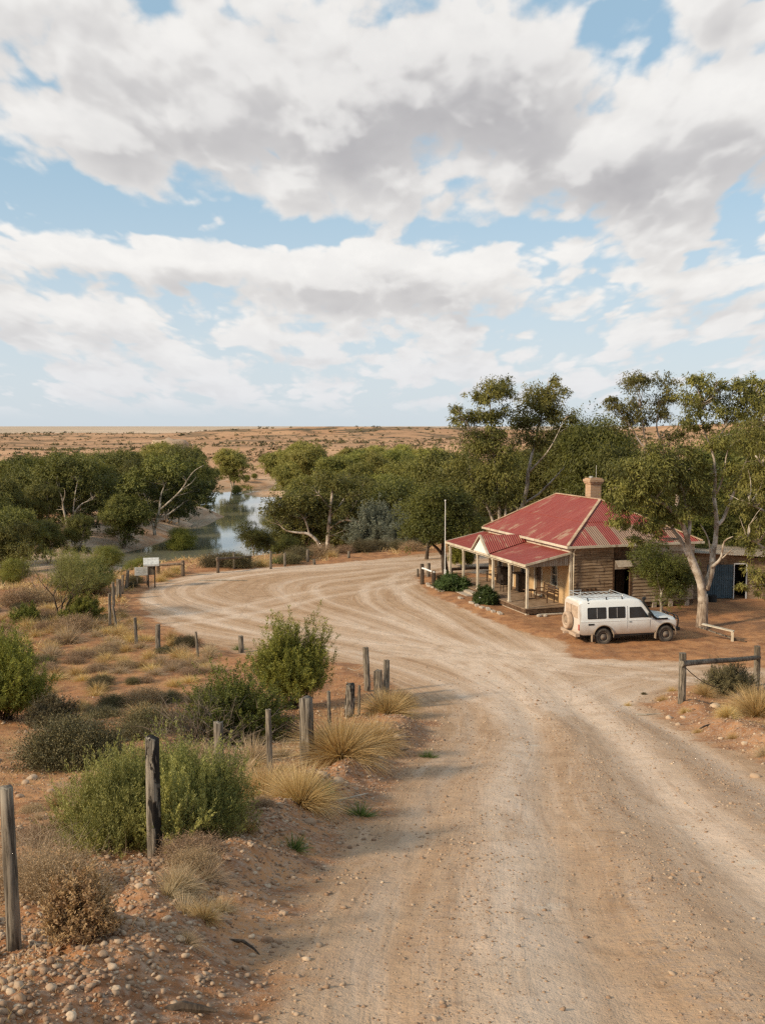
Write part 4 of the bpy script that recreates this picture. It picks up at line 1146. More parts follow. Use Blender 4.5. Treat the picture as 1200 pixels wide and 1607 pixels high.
# windscreen
mb = MB(); v_ = [(1.86,-.66,1.885),(1.86,.66,1.885),(2.35,.74,1.255),(2.35,-.74,1.255)]; v2 = [(x+.016, y, z+.012) for x, y, z in v_]
mb.add(v_+v2, [(0,1,2,3),(4,7,6,5),(0,4,5,1),(1,5,6,2),(2,6,7,3),(3,7,4,0)]); mb.build('windscreen', M['carglass'], car)
# rear doors
for y0, y1 in ((-.66, -.03), (.03, .66)):
    mb = MB(); mb.prism([(y0, 1.22), (y1, 1.22), (y1-.02*(y1 > 0), 1.74), (y0+.02*(y0 < 0), 1.74)], 'x', -1.145, -1.128); mb.build('rear_window', M['dusty'], car)
mb = MB(); mb.box(-1.138, -1.12, -.006, .006, .6, 1.8); mb.build('shut_line', M['rubber'], car)
mb = MB(); mb.box(-1.30, -1.10, -.84, .84, .44, .58); mb.box(-1.52, -1.30, -.07, .07, .46, .54); mb.tube([(-1.46, 0, .54), (-1.46, 0, .62)], .03, 8); mb.build('rear_bumper', M['dusty'], car, bevel=.012)
mb = MB(); mb.box(3.42, 3.55, -.84, .84, .50, .66); mb.build('front_bumper', M['blackmetal'], car, bevel=.015)
mb = MB(); mb.box(3.49, 3.52, -.46, .46, .76, .98); mb.build('grille', M['rubber'], car)
for y in (-.62, -.30, .30, .62):
    mb = MB()
    mb.tube([(3.55,y,.62),(3.68,y,.70),(3.70,y,1.0),(3.64,y,1.14),(3.55,y,1.18)], .028, 8); mb.build('bull_bar_hoop', M['blackmetal'], car, smooth=True)
mb = MB(); mb.tube([(3.60,-.80,.98),(3.69,-.62,1.0),(3.69,.62,1.0),(3.60,.80,.98)], .026, 8); mb.tube([(3.64,-.62,1.14),(3.64,.62,1.14)], .026, 8); mb.box(3.55, 3.68, -.82, .82, .52, .66); mb.build('bull_bar', M['blackmetal'], car)
mb = MB(); mb.box(2.45, 3.05, -.895, -.83, 1.055, 1.125); mb.tube([(2.52,-.875,1.10),(2.36,-.885,1.20),(2.10,-.845,1.55),(1.90,-.815,1.84),(1.88,-.81,1.98)], [.05,.05,.045,.045,.05], 8); mb.tube([(1.85,-.81,2.0),(1.98,-.81,2.03)], .07, 10); mb.build('snorkel', M['rubber'], car, smooth=False)
mb = MB()
for y in (-.66, .66): mb.tube([(-.95,y,2.13),(.95,y,2.13)], .017, 6); mb.tube([(-.95,y,2.24),(-.4,y,2.24)] , .014, 6)
for i in range(9): mb.tube([(-.95+i*.2375,-.66,2.125),(-.95+i*.2375,.66,2.125)], .013, 5)
mb.tube([(-.98,-.66,2.13),(-1.05,-.66,2.25),(-1.0,-.62,2.38),(-.95,-.5,2.38),(-.95,-.45,2.15)], .016, 6); mb.tube([(.95,-.66,2.13),(.98,-.66,2.21),(.98,.66,2.21),(.95,.66,2.13)], .016, 6)
mb.tube([(-.95,-.66,2.24),(-.95,.66,2.24)], .014, 6)
mb.build('roof_rack', M['steel'], car)
for x in (-.70, .18, .92):
    for sy in (-1, 1):
        mb = MB(); mb.bar((x, sy*.66, 2.12), (x, sy*.765, 1.90), .05, .02); mb.box(x-.035, x+.035, sy*.775-.02, sy*.775+.02, 1.80, 1.91); mb.build('rack_foot', M['blackmetal'], car)
for x0, x1 in ((-.60, .10), (.27, .85)):
    mb = MB(); mb.box(x0, x1, -.775, -.755, 1.93, 2.1) if False else None
for y_ in (-.72, .72):
    mb = MB(); mb.bar((2.5, y_, 1.2), (3.35, y_, 1.155), .012, .008); mb.build('bonnet_line', M['rubber'], car)
mb = MB(); mb.tube([(2.33,.3,1.30),(2.12,.05,1.56)], .01, 4); mb.tube([(2.33,-.35,1.30),(2.12,-.6,1.56)], .01, 4); mb.build('wiper', M['rubber'], car)
mb = MB(); mb.tube([(3.0,.70,1.15),(3.0,.72,1.9)], .006, 4); mb.build('aerial', M['rubber'], car)
mb = MB(); mb.box(.3, .75, -.5, -.2, .9, 1.35); mb.box(1.25, 1.7, -.6, -.15, .9, 1.5); mb.build('seats', M['rubber'], car)
# ------------------------------------------------------------------ trees: explicit gums near the house
def gum(name, label, base_px, limbs, clumps, d0, bark, leafm, leaf=(.20,.055), sprays=16, per=26, droop=.85, seed=1, tint=.5, cat='tree', srad=.30, hollow=.35, extra_twigs=True, group=None, thick=.8):
    """limbs: lists of (px, py, depth, radius m); clumps: (px, py, depth, radius m[, tint]) -- read off the photo at ground distance d0"""
    bx, by = base_px
    x0 = (bx-600)/FL*d0; z0 = hz(x0, d0)
    def W(px, py, dd):
        y = d0+dd; r = _ray(px, py); t = y/r[1]
        return Vector((r[0]*t-x0, dd, CAM_H+r[2]*t-z0))
    root = empty(name, (x0, d0, z0), 0, label, cat, group)
    rg = random.Random(seed); rng = np.random.default_rng(seed); mb = MB(); ends = []
    for L in limbs:
        P = [W(a, b, c) for a, b, c, r in L]; Rr = [r*thick for a, b, c, r in L]
        pts = []; rad = []
        for i in range(len(P)-1):
            for j in range(3):
                t = j/3
                pm = P[max(i-1, 0)]; pn = P[min(i+2, len(P)-1)]
                # catmull-rom
                q = .5*((2*P[i])+(P[i+1]-pm)*t+(2*pm-5*P[i]+4*P[i+1]-pn)*t*t+(-pm+3*P[i]-3*P[i+1]+pn)*t**3)
                pts.append(q); rad.append(Rr[i]+(Rr[i+1]-Rr[i])*t)
        pts.append(P[-1]); rad.append(Rr[-1])
        if pts[0].z < .3: pts[0].z = -.25; rad[0] *= 1.25
        mb.tube(pts, rad, 10, jit=.06); ends += list(zip(pts[2:], rad[2:]))
    lv = Leaves()
    for cl in clumps:
        c = W(*cl[:3]); r = cl[3]*(1.12 if 50 < d0 < 80 else 1); tn = cl[4] if len(cl) > 4 else tint
        # a few bearing branches reach into each clump
        q, qr = min(ends, key=lambda e: (e[0]-c).length + (0 if e[0].z < c.z else 1.2))
        if extra_twigs:
            for k in range(3):
                tgt = c+Vector((rg.uniform(-.7, .7)*r, rg.uniform(-.7, .7)*r, rg.uniform(-.2, .7)*r))
                mb.tube(wander(q, tgt, 5, .12, rg), [min(qr, .045), .032, .022, .015, .011, .007], 5, cap=False)
        nb = max(14, int(sprays*r*r*2.1))
        m_ = max(2, int(round(3*r)))
        for k in range(m_):
            o = Vector((rg.uniform(-.55, .55), rg.uniform(-.55, .55), rg.uniform(-.45, .45)))*r
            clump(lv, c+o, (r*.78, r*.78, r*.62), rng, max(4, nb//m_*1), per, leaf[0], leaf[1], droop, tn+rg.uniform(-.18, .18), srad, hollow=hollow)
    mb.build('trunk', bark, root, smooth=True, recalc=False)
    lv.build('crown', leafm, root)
    return root

# big forked gum beside the wagon
gum('gum_tree', 'big forked gum with mottled pale trunk standing over the bench beside the white wagon', (1101, 986),
    [[(1101,988,0,.40),(1102,965,0,.34),(1103,945,0,.30),(1104,932,0,.24)],
     [(1103,950,0,.30),(1099,915,-.1,.24),(1088,885,-.3,.22),(1080,865,-.4,.20),(1078,845,-.5,.17),(1066,815,-.7,.12),(1040,790,-1.0,.08),(1005,770,-1.4,.05),(985,762,-1.6,.03)],
     [(1080,872,-.4,.16),(1070,852,-.2,.12),(1058,835,0,.10),(1052,825,.1,.09),(1035,818,.2,.05),(1020,815,.3,.04)],
     [(1078,850,-.5,.13),(1082,820,-.2,.10),(1075,790,0,.08),(1068,760,.2,.06),(1060,735,.3,.04)],
     [(1106,925,0,.25),(1116,895,.2,.2),(1118,870,.4,.17),(1122,848,.6,.14),(1124,815,.8,.12),(1120,780,1,.11),(1122,755,1.1,.09),(1120,720,1.2,.07),(1110,690,1.3,.05),(1100,660,1.4,.035),(1098,640,1.4,.02)],
     [(1121,828,.7,.10),(1134,815,.9,.10),(1146,785,1.1,.085),(1160,755,1.3,.06),(1165,735,1.4,.045),(1182,700,1.6,.03),(1192,672,1.6,.02)],
     [(1116,890,.1,.10),(1126,882,-.2,.09),(1132,872,-.4,.07),(1136,850,-.6,.05),(1150,842,-.8,.03)],
     [(1133,876,-.4,.05),(1142,868,-.5,.04),(1148,862,-.6,.02)],
     [(1114,868,.3,.05),(1112,850,.3,.045),(1106,835,.4,.035),(1098,822,.5,.02)],
     [(1124,775,1.1,.06),(1135,745,1.0,.05),(1142,705,1.0,.03),(1160,690,.9,.02)],
     [(1112,700,1.3,.05),(1125,690,1.5,.04),(1138,670,1.7,.03)]],
    [(990,735,-1.5,1.0),(975,765,-1.6,.8),(1010,745,-1.2,1.2),(1035,765,-.9,1.1),(1005,790,-1.6,.9),(975,800,-1.9,.75),(1060,740,.1,1.15),(1040,722,-.3,1.0),(1075,770,.3,1.0),(1095,790,.5,.8,.3),(1052,800,-.5,.8),(1080,725,.8,.95),
     (1098,625,1.4,.95,.6),(1112,600,1.4,.75,.6),(1088,598,1.3,.55,.6),(1125,640,1.5,.9),(1080,650,1.2,.8),(1150,630,1.6,.85),(1175,625,1.7,.95,.6),(1195,650,1.7,.9),(1185,605,1.7,.7,.6),(1160,660,1.6,.7),(1135,608,1.5,.5),
     (1190,690,1.5,.8),(1205,720,1.4,.9),(990,770,-1.5,.8),(1020,705,-.9,.6),(1170,755,1.3,.8),(1145,735,1,.75),(1165,700,1.5,1.0),(1130,690,1.2,.8),(1110,740,1.0,.7),(1100,675,1.3,.6),(1060,760,.3,1.0),(1030,800,-.4,.9),(1070,705,.6,.7),(1150,600,1.5,.7,.6),(1195,625,1.6,1.0,.6),(985,822,-1.4,.6),(1012,822,-1.1,.75),(1035,832,-.9,.65),(1000,845,-1.2,.4),(965,815,-1.7,.45),(1050,815,-.6,.6)],
    48.0, M['bark_pale'], M['gum_leaf'], seed=5, sprays=24, per=28)
# tall slim gums rising behind the roof
gum('gum_tree', 'slender gum with two tall tufted heads behind the right end of the red roof', (1040, 930),
    [[(1040,950,0,.22),(1042,900,0,.18),(1048,850,0,.15),(1062,790,0,.13),(1060,768,0,.12),(1045,740,0,.11),(1025,712,0,.09),(1012,690,0,.07),(1008,660,0,.05),(1005,640,0,.03)],
     [(1047,742,0,.08),(1038,700,.3,.06),(1030,670,.4,.05),(1033,640,.5,.03)],
     [(1024,710,0,.06),(1006,697,-.3,.05),(990,670,-.4,.04),(975,650,-.5,.02)]],
    [(1010,612,0,1.0,.6),(1035,605,.4,.85,.6),(1025,635,.3,.95),(990,630,-.3,.9),(968,640,-.5,.75),(1000,655,-.2,.85),(1040,650,.6,.7),(1050,618,.5,.5),(975,665,-.5,.6),(1000,598,0,.45),(958,630,-.5,.4),(1060,680,.4,.7),(1045,695,.5,.6)],
    56.0, M['bark_pale'], M['gum_leaf'], seed=9, sprays=16, per=26)
gum('gum_tree', 'gum at the right edge whose drooping leafy boughs hang in front of the blue shed', (1245, 1000),
    [[(1245,1010,0,.3),(1240,940,0,.26),(1232,880,0,.22),(1222,820,0,.18),(1215,760,0,.14),(1208,700,0,.09),(1200,650,0,.05)],
     [(1232,890,0,.12),(1205,865,-.6,.08),(1180,848,-1.0,.05),(1158,842,-1.2,.025)],
     [(1222,820,0,.12),(1195,800,-.6,.07),(1170,790,-1,.04)],
     [(1215,760,0,.1),(1200,735,-.4,.07),(1185,715,-.6,.04)]],
    [(1190,775,-.8,.8),(1175,810,-1.0,.75),(1200,820,-.8,.9),(1168,850,-1.2,.6),(1190,865,-1.0,.75),(1178,895,-1.0,.6,.7),(1200,905,-.9,.7,.7),(1165,925,-1.1,.35,.7),(1195,930,-1,.5,.6),(1205,745,-.4,.9),(1185,735,-.5,.6),(1210,690,0,.9),(1205,655,0,.8),(1215,790,0,1.),(1195,700,.2,.7),(1225,860,0,1.),(1230,720,0,1.1),(1180,755,-.5,.9),(1190,720,-.3,.95,.6),(1160,790,-.8,.6),(1195,840,-1,.8,.6),(1185,670,.2,.9,.6)],
    45.5, M['bark_pale'], M['gum_leaf'], seed=12, tint=.6, leaf=(.19,.045))
# the two tufted gums behind the veranda roof
gum('gum_tree', 'pale trunked gum with a single tall tufted head behind the middle of the red roof', (812, 862),
    [[(806,868,0,.26),(812,830,0,.22),(818,800,0,.2),(826,768,0,.18),(828,745,0,.16),(834,715,0,.13),(842,680,.2,.10),(850,650,.3,.07),(856,620,.4,.03)],
     [(829,742,0,.12),(842,728,-.4,.1),(858,710,-.7,.07),(870,690,-1,.05),(884,660,-1.1,.025)],
     [(822,790,0,.12),(845,775,.6,.1),(868,752,.8,.07),(888,730,1,.04)]],
    [(852,612,.4,1.35,.6),(838,628,.3,1.1,.6),(868,628,.5,1.2,.6),(855,650,.3,1.3),(835,660,.2,1.1),(872,655,0,.9),(890,650,-1.1,.65),(820,650,.2,.8),(846,690,.1,1.2),(862,600,.4,.6,.7),(815,670,0,.6),(826,690,0,1.),(895,655,-1.1,.5),(880,672,-.8,.6)],
    76.0, M['bark_pale'], M['gum_leaf'], seed=15, leaf=(.26,.08), sprays=14, per=24)
gum('gum_tree', 'leaning many stemmed gum with a wide left head behind the veranda roof', (785, 860),
    [[(786,866,0,.2),(784,830,0,.17),(783,800,0,.15),(780,760,0,.13),(776,720,0,.11),(772,690,0,.09),(770,660,0,.06),(768,625,0,.03)],
     [(785,862,0,.16),(772,815,.3,.13),(757,780,.5,.1),(742,755,.6,.06)],
     [(787,862,0,.14),(792,820,-.3,.12),(794,775,-.3,.09),(792,730,-.2,.05)],
     [(774,705,0,.08),(755,690,-.4,.06),(740,675,-.6,.05),(728,660,-.8,.03)]],
    [(765,612,0,1.2,.6),(783,612,.2,1.1,.6),(752,628,0,.95,.6),(745,650,-.3,1.0),(725,655,-.7,.85),(714,648,-.9,.6),(735,672,-.6,.9),(765,650,0,1.),(786,655,.2,.9),(778,680,.1,1.1),(760,700,0,1.25),(785,715,.1,1.3),(745,715,.3,1.2),(770,740,.1,1.5),(795,745,-.2,1.3),(740,755,.6,1.3),(765,785,.2,1.4,.3),(795,600,.3,.55),(725,735,.5,.9),(790,785,0,1.2,.3)],
    74.0, M['bark_pale'], M['gum_leaf'], seed=17, leaf=(.26,.08), sprays=14, per=24)

# gums whose bare pale limbs show against the river side woods
gum('gum_tree', 'broad near bank gum with forked white trunk in front of the river', (512, 868),
    [[(512,872,0,.30),(514,850,0,.26),(516,825,0,.22),(519,795,0,.18),(521,775,0,.14),(522,760,0,.08)],
     [(519,800,0,.13),(508,785,-.3,.10),(500,775,-.5,.06)],[(519,810,0,.13),(535,790,.3,.11),(545,778,.4,.07),(560,785,.4,.04)],[(516,830,0,.13),(535,818,-.3,.10),(548,815,-.4,.05)],
     [(508,870,0,.26),(498,850,-.3,.22),(484,838,-.5,.18),(468,836,-.6,.13),(450,833,-.7,.09),(440,825,-.7,.05)],[(486,840,-.5,.12),(478,815,-.5,.1),(465,798,-.5,.06)]],
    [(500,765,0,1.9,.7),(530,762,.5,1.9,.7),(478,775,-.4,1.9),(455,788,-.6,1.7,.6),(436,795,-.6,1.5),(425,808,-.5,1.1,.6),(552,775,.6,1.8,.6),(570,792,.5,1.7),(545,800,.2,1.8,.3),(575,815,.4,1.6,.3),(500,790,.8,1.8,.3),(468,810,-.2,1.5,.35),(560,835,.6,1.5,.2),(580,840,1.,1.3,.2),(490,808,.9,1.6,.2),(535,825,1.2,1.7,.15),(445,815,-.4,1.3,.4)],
    99.0, M['bark_pale'], M['river_leaf'], seed=51, leaf=(.28,.11), sprays=9, per=22, srad=.24, hollow=.55, droop=.5)
gum('gum_tree', 'gum at the bend with a fan of white branches below its crown', (243, 836),
    [[(243,840,0,.42),(241,825,0,.36),(236,812,0,.30),(228,800,-.5,.22),(222,785,-.6,.16),(216,772,-.7,.08)],[(238,815,0,.26),(232,790,.2,.2),(225,772,.3,.12)],[(243,828,0,.34),(250,800,0,.28),(252,780,.1,.22),(258,762,.2,.12)],[(251,800,0,.24),(268,785,-.4,.2),(285,768,-.6,.17),(296,750,-.8,.13),(306,738,-.9,.08),(320,730,-1,.04)],[(288,766,-.6,.12),(300,758,-.6,.08),(308,748,-.6,.04)],[(245,812,0,.2),(262,808,-.4,.14),(276,798,-.5,.08)]],
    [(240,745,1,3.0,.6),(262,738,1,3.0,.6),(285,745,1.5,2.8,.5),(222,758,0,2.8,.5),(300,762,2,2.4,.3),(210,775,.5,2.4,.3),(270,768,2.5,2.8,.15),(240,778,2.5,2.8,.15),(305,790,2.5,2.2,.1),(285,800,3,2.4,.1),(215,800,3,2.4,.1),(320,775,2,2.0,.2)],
    150.0, M['bark_pale'], M['river_leaf'], seed=52, leaf=(.40,.17), sprays=5, per=22, srad=.22, hollow=.6, droop=.5, thick=.62)
gum('gum_tree', 'large dark gum left of the river with bare pale limbs against its shade', (108, 846),
    [[(108,850,0,.45),(107,832,0,.38),(112,815,-.5,.30),(120,800,-.8,.22),(130,790,-1,.14),(145,784,-1,.06)],[(107,830,0,.3),(100,800,0,.24),(97,780,-.4,.15),(93,772,-.5,.06)],[(98,790,-.2,.16),(102,776,-.5,.1),(101,768,-.5,.04)],[(114,812,-.5,.18),(118,775,-.6,.14),(122,755,-.8,.07)]],
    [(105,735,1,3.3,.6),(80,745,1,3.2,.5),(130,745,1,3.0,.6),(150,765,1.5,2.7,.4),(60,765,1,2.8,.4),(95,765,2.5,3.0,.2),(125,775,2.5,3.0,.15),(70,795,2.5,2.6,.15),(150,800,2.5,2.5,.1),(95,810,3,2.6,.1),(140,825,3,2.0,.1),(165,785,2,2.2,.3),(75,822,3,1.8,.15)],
    150.0, M['bark_pale'], M['river_leaf'], seed=53, leaf=(.40,.17), sprays=5, per=22, srad=.22, hollow=.6, droop=.5, thick=.62)

def place(proto, px, d, top, label, cat='tree', group=None, rz=None, wide=1., base_z=None):
    x, y = xd(px, d); z = hz0(x, y) - .05
    zt = ztop(top, d); s = max(.25, (zt-z)/proto['h'])
    return dup(proto, (x, y, z), rnd.uniform(0, 6.28) if rz is None else rz, s, label, cat, group, sx=s*wide)
# prototypes -----------------------------------------------------
dense = tree_proto('dense_tree', 31, 6.2, M['dense_leaf'], M['bark_dark'], trunkL=.25, spread=.95, up=.35, levels=3, n=3, clr=1.15, sprays=34, per=24, srad=.22, leaf=(.17,.065), droop=.5, extra=8, tr=.035, tintv=.5)
small = tree_proto('small_tree', 37, 4.4, M['dense_leaf'], M['bark_grey'], trunkL=.33, spread=.9, up=.25, levels=2, n=3, clr=.78, sprays=44, per=30, srad=.22, leaf=(.11,.04), droop=.7, extra=14, tr=.022, stems=1)
gumF = [tree_proto('river_gum', 41+i, 12, M['river_leaf'], M['bark_pale'] if i % 2 else M['bark_grey'], trunkL=.24, spread=sp_, up=.5, levels=3, n=3, clr=1.9, sprays=34, per=18, srad=.20, flat=.72, leaf=(.32,.14), droop=.5, extra=5, skirt=sk, tr=.026, stems=st_, tintv=.55) for i, (sp_, sk, st_) in enumerate(((.8,6,1),(1.0,4,2),(.7,9,1),(.95,5,3)))]
gumL = [tree_proto('yellow_gum', 61+i, 11, M['bright_leaf'], M['bark_grey'], trunkL=.25, spread=.8, up=.6, levels=3, n=3, clr=1.6, sprays=26, per=18, srad=.22, leaf=(.34,.15), droop=.4, extra=4, skirt=3, tr=.024, stems=1+i) for i in range(2)]
gumM = [tree_proto('olive_gum', 81+i, 11, M['mid_leaf'], M['bark_grey'], trunkL=.25, spread=.85, up=.55, levels=3, n=3, clr=1.7, sprays=26, per=18, srad=.21, flat=.72, leaf=(.34,.15), droop=.4, extra=4, skirt=3+2*i, tr=.024, stems=1+i, tintv=.55) for i in range(2)]
willow = tree_proto('drooping_tree', 71, 9, M['dense_leaf'], M['bark_dark'], trunkL=.27, spread=.7, up=.6, levels=3, n=3, clr=1.3, sprays=26, per=24, srad=.24, leaf=(.24,.07), droop=.9, extra=12, skirt=8, flat=1.2, tintv=.6)
olive = tree_proto('acacia_tree', 75, 5, M['acacia_leaf'], M['bark_dark'], trunkL=.25, spread=.9, up=.4, levels=2, n=4, clr=1.0, sprays=26, per=30, leaf=(.13,.04), droop=.1, extra=8, stems=3, tintv=.55)
# near named trees
place(dense, 702, 65, 752, 'dark leaning tree whose crown hangs over the dirt beside the flagpole', rz=2.2, wide=1.05)
place(small, 1040, 51.5, 838, 'small dense green tree on a thin pole trunk in front of the rear wall', rz=.6, wide=1.0)
place(willow, 935, 72, 652, 'dark drooping tree directly behind the brick chimney')
place(willow, 905, 86, 655, 'tall dark tree rising behind the roof left of the chimney', rz=2.)
place(willow, 968, 66, 690, 'weeping grey green tree behind the hip end of the red roof', rz=4.)
place(dense, 1020, 66, 735, 'dense dark tree behind the right end of the red roof')
place(willow, 1120, 70, 690, 'drooping tree behind the shed seen through the forked gum', rz=1.2)
place(dense, 1075, 62, 800, 'low dark tree directly behind the rear of the house', rz=3.)
place(dense, 1092, 58.5, 838, 'dark tree filling the gap between the rear wall and the blue shed', rz=2.)
place(dense, 1165, 61, 785, 'dark tree growing behind the blue shed', rz=1.)
place(gumF[0], 1230, 62, 640, 'broad gum standing beyond the right edge of the shed')
place(gumF[2], 1195, 75, 660, 'dark gum in the back row far behind the blue shed', rz=1.5)
place(gumF[2], 865, 95, 690, 'dark gum in the gap between the two tall tufted gums and the chimney')
place(gumF[0], 815, 98, 715, 'dark bushy gum behind the pale trunk of the tufted gum')
place(gumF[3], 745, 96, 715, 'dark gum behind the leaning many stemmed gum')
place(gumF[1], 690, 112, 690, 'rusty topped gum left of the tall tufted gums', wide=.7)
place(dense, 745, 80, 800, 'dark rounded tree just behind the left end of the veranda', rz=.4)
place(dense, 668, 73, 792, 'dense tree on the far side of the dirt track left of the flagpole tree', rz=5.)
# front row on the near bank
place(gumF[3], 560, 112, 760, 'near bank gum right behind the broad gum with the forked white trunk', rz=2.)
place(gumF[0], 462, 110, 792, 'low gum leaning over the river on the near bank', rz=3., wide=1.2)
place(small, 397, 84, 812, 'small airy sapling in front of the bright river water', rz=1.0, wide=1.1)
place(small, 445, 88, 835, 'grey leaved sapling on the near bank beside the pale rail post', rz=2.3)
place(gumF[2], 612, 104, 745, 'dark green gum behind the grey shrub on the near bank', rz=.5)
place(gumF[0], 640, 118, 740, 'round headed gum to the left above the flagpole tree', rz=4.4)
# left bank
LB = [(22,172,706),(48,158,724),(104,176,704),(8,140,742),(62,146,752),(150,166,714),(172,190,704),(206,186,700),(222,172,712),
      (262,214,706),(285,196,697),(305,212,712),(322,236,728,'last gum of the left bank, at the tip above the upper river'),(300,238,693,'pale topped gum at the back of the left bank below the cream hill'),(130,200,712),(85,205,712),(280,182,748),(262,180,738),(40,192,712),
      (28,116,790,'nearest dark gum at the left edge of the picture below the river bank'),(0,104,812),(-30,120,770),(-40,160,720),(190,148,770),(120,128,800),(75,124,812,'low gum leaning above the pale sand on the left'),(300,200,756),(180,215,708)]
for i, q in enumerate(LB):
    lab = q[3] if len(q) > 3 else 'dark green gum in the crowded stand on the left bank of the river'
    place(gumF[i % 4], q[0], q[1], q[2], lab, group=None if len(q) > 3 else 'gums crowded on the left bank', wide=rnd.uniform(.8, 1.0) if q[0] < 280 else .68)
ML = [(462,262,689,0,'brightest yellow green gum above the right shore of the upper river'),(428,284,704,0),(484,248,692,1),(448,238,722,0),(240,262,693,1,'bright yellow green tree crown behind the dark left bank stand'),(268,262,690,0,'bright crown just left of the cream bluff'),(366,292,700,1,'lone pale yellow green gum standing on the far bank'),
      (572,262,698,0),(602,270,696,1),(590,232,706,0),(690,250,700,1),(655,262,700,0),(718,248,708,1),(640,282,694,1),(735,230,716,0),(540,282,700,0)]
for i, q in enumerate(ML):
    lab = q[4] if len(q) > 4 else 'yellow green gum among the sunlit far trees right of the river'
    place(gumL[q[3]], q[0], q[1], q[2], lab, group=None if len(q) > 4 else 'yellow green gums right of the river', wide=rnd.uniform(.95, 1.2))
MD = [(520,222,712),(548,236,702),(625,246,702),(500,188,735),(566,196,720),(634,214,712),(668,210,718),(560,160,742),(592,168,738),(622,176,738),(684,186,728),(700,215,715),(528,152,752),(585,142,762),(615,140,762),(648,150,755),(675,140,770),(478,160,758),(545,136,765),(722,190,738),(605,122,790),(760,200,720),(790,190,715),(655,128,772),(492,136,770),(700,150,760),
      (820,170,700),(880,170,690),(930,180,690),(980,175,705),(1040,165,712)]
for i, q in enumerate(MD):
    place(gumM[i % 2] if q[1] > 165 and q[0] < 800 else gumF[(i*3+1) % 4], q[0], q[1], q[2], 'olive green round headed gum in the thick wood right of the river' if q[0] < 800 else 'olive green gum far behind the house', group='gums of the wood right of the river' if q[0] < 800 else 'gums far behind the house', wide=rnd.uniform(.9, 1.15))
for i, (px, d, top) in enumerate(((388,306,744),(372,275,760),(400,310,742),(348,310,748),(283,150,824),(322,205,812))):
    place(olive, px, d, top, 'small dark bush tree on the bare bank beside the upper river' if i < 4 else ('dark green bush overhanging the water at the left bank' if i == 4 else 'little bush on the sandy spit'), group='bush trees by the upper river' if i < 4 else None)
# nearer wispy and rounded trees at the left of the turning circle
place(olive, 168, 68, 853, 'rounded olive green tree just behind the left fence posts and the small sign', rz=1., wide=1.2)
place(olive, 215, 82, 872, 'dark low bush tree behind the notice board by the water', rz=4.)
place(olive, 20, 66, 872, 'bushy green tree low at the left edge behind the pale track', rz=2.)
for o_ in [dense, small, willow, olive]+gumF+gumL+gumM: drop(o_)

def bare_tree(name, label, px, d, top, seed, m, spread=.85, levels=4, leafm=None, leaf_n=0, tr=.02, stems=3, leaf=(.09,.02), wide=1.0, tint=.5, clr=.35, tL=.33):
    rg = random.Random(seed); rng = np.random.default_rng(seed); mb = MB(); tips = []
    x, y = xd(px, d); z = hz(x, y); h = ztop(top, d)-z
    for k in range(stems):
        a = 6.283*k/stems+rg.uniform(-.4, .4)
        grow(mb, tips, rg, (math.cos(a)*.05, math.sin(a)*.05, -.1), (math.cos(a)*.45*wide, math.sin(a)*.45*wide, 1), h*tL, h*tr, 0, levels, spread, .35, 3, .18, 6)
    zm = max(t[0].z for t in tips); k = h/zm
    mb.v = [(a*k, b*k, c*k) for a, b, c in mb.v]
    root = empty(name, (x, y, z), 0, label, 'tree')
    mb.build('trunk', m, root, recalc=False, smooth=True)
    if leafm:
        lv = Leaves()
        for t, l_ in tips:
            if rg.random() < .15: continue
            clump(lv, np.array(t)*k, (clr*h*.35, clr*h*.35, clr*h*.4), rng, 5, leaf_n, leaf[0], leaf[1], -.2, tint+rg.uniform(-.2, .2), .5, hollow=.1)
        lv.build('crown', leafm, root)
    return root
bare_tree('wispy_tree', 'thin wispy acacia with several spreading dark stems left of the fence', 92, 50, 866, 3, M['bark_dark'], spread=.75, levels=3, leafm=M['wisp_leaf'], leaf_n=15, stems=4, leaf=(.13,.018), wide=1.25, clr=.30, tr=.014)
bare_tree('dead_tree', 'bare leafless dark tree between the flagpole and the gums', 716, 74, 760, 8, M['bark_dark'], spread=1., levels=4, stems=2, tr=.018)
bare_tree('dead_bush', 'bare brown bush at the edge of the dirt track left of the flagpole tree', 612, 82, 838, 12, M['twig'], spread=.9, levels=4, stems=5, tr=.012)
bare_tree('dead_bush', 'thin bare brown shrub standing behind the wispy acacia', 60, 56, 868, 22, M['twig'], spread=.8, levels=3, stems=6, tr=.008)
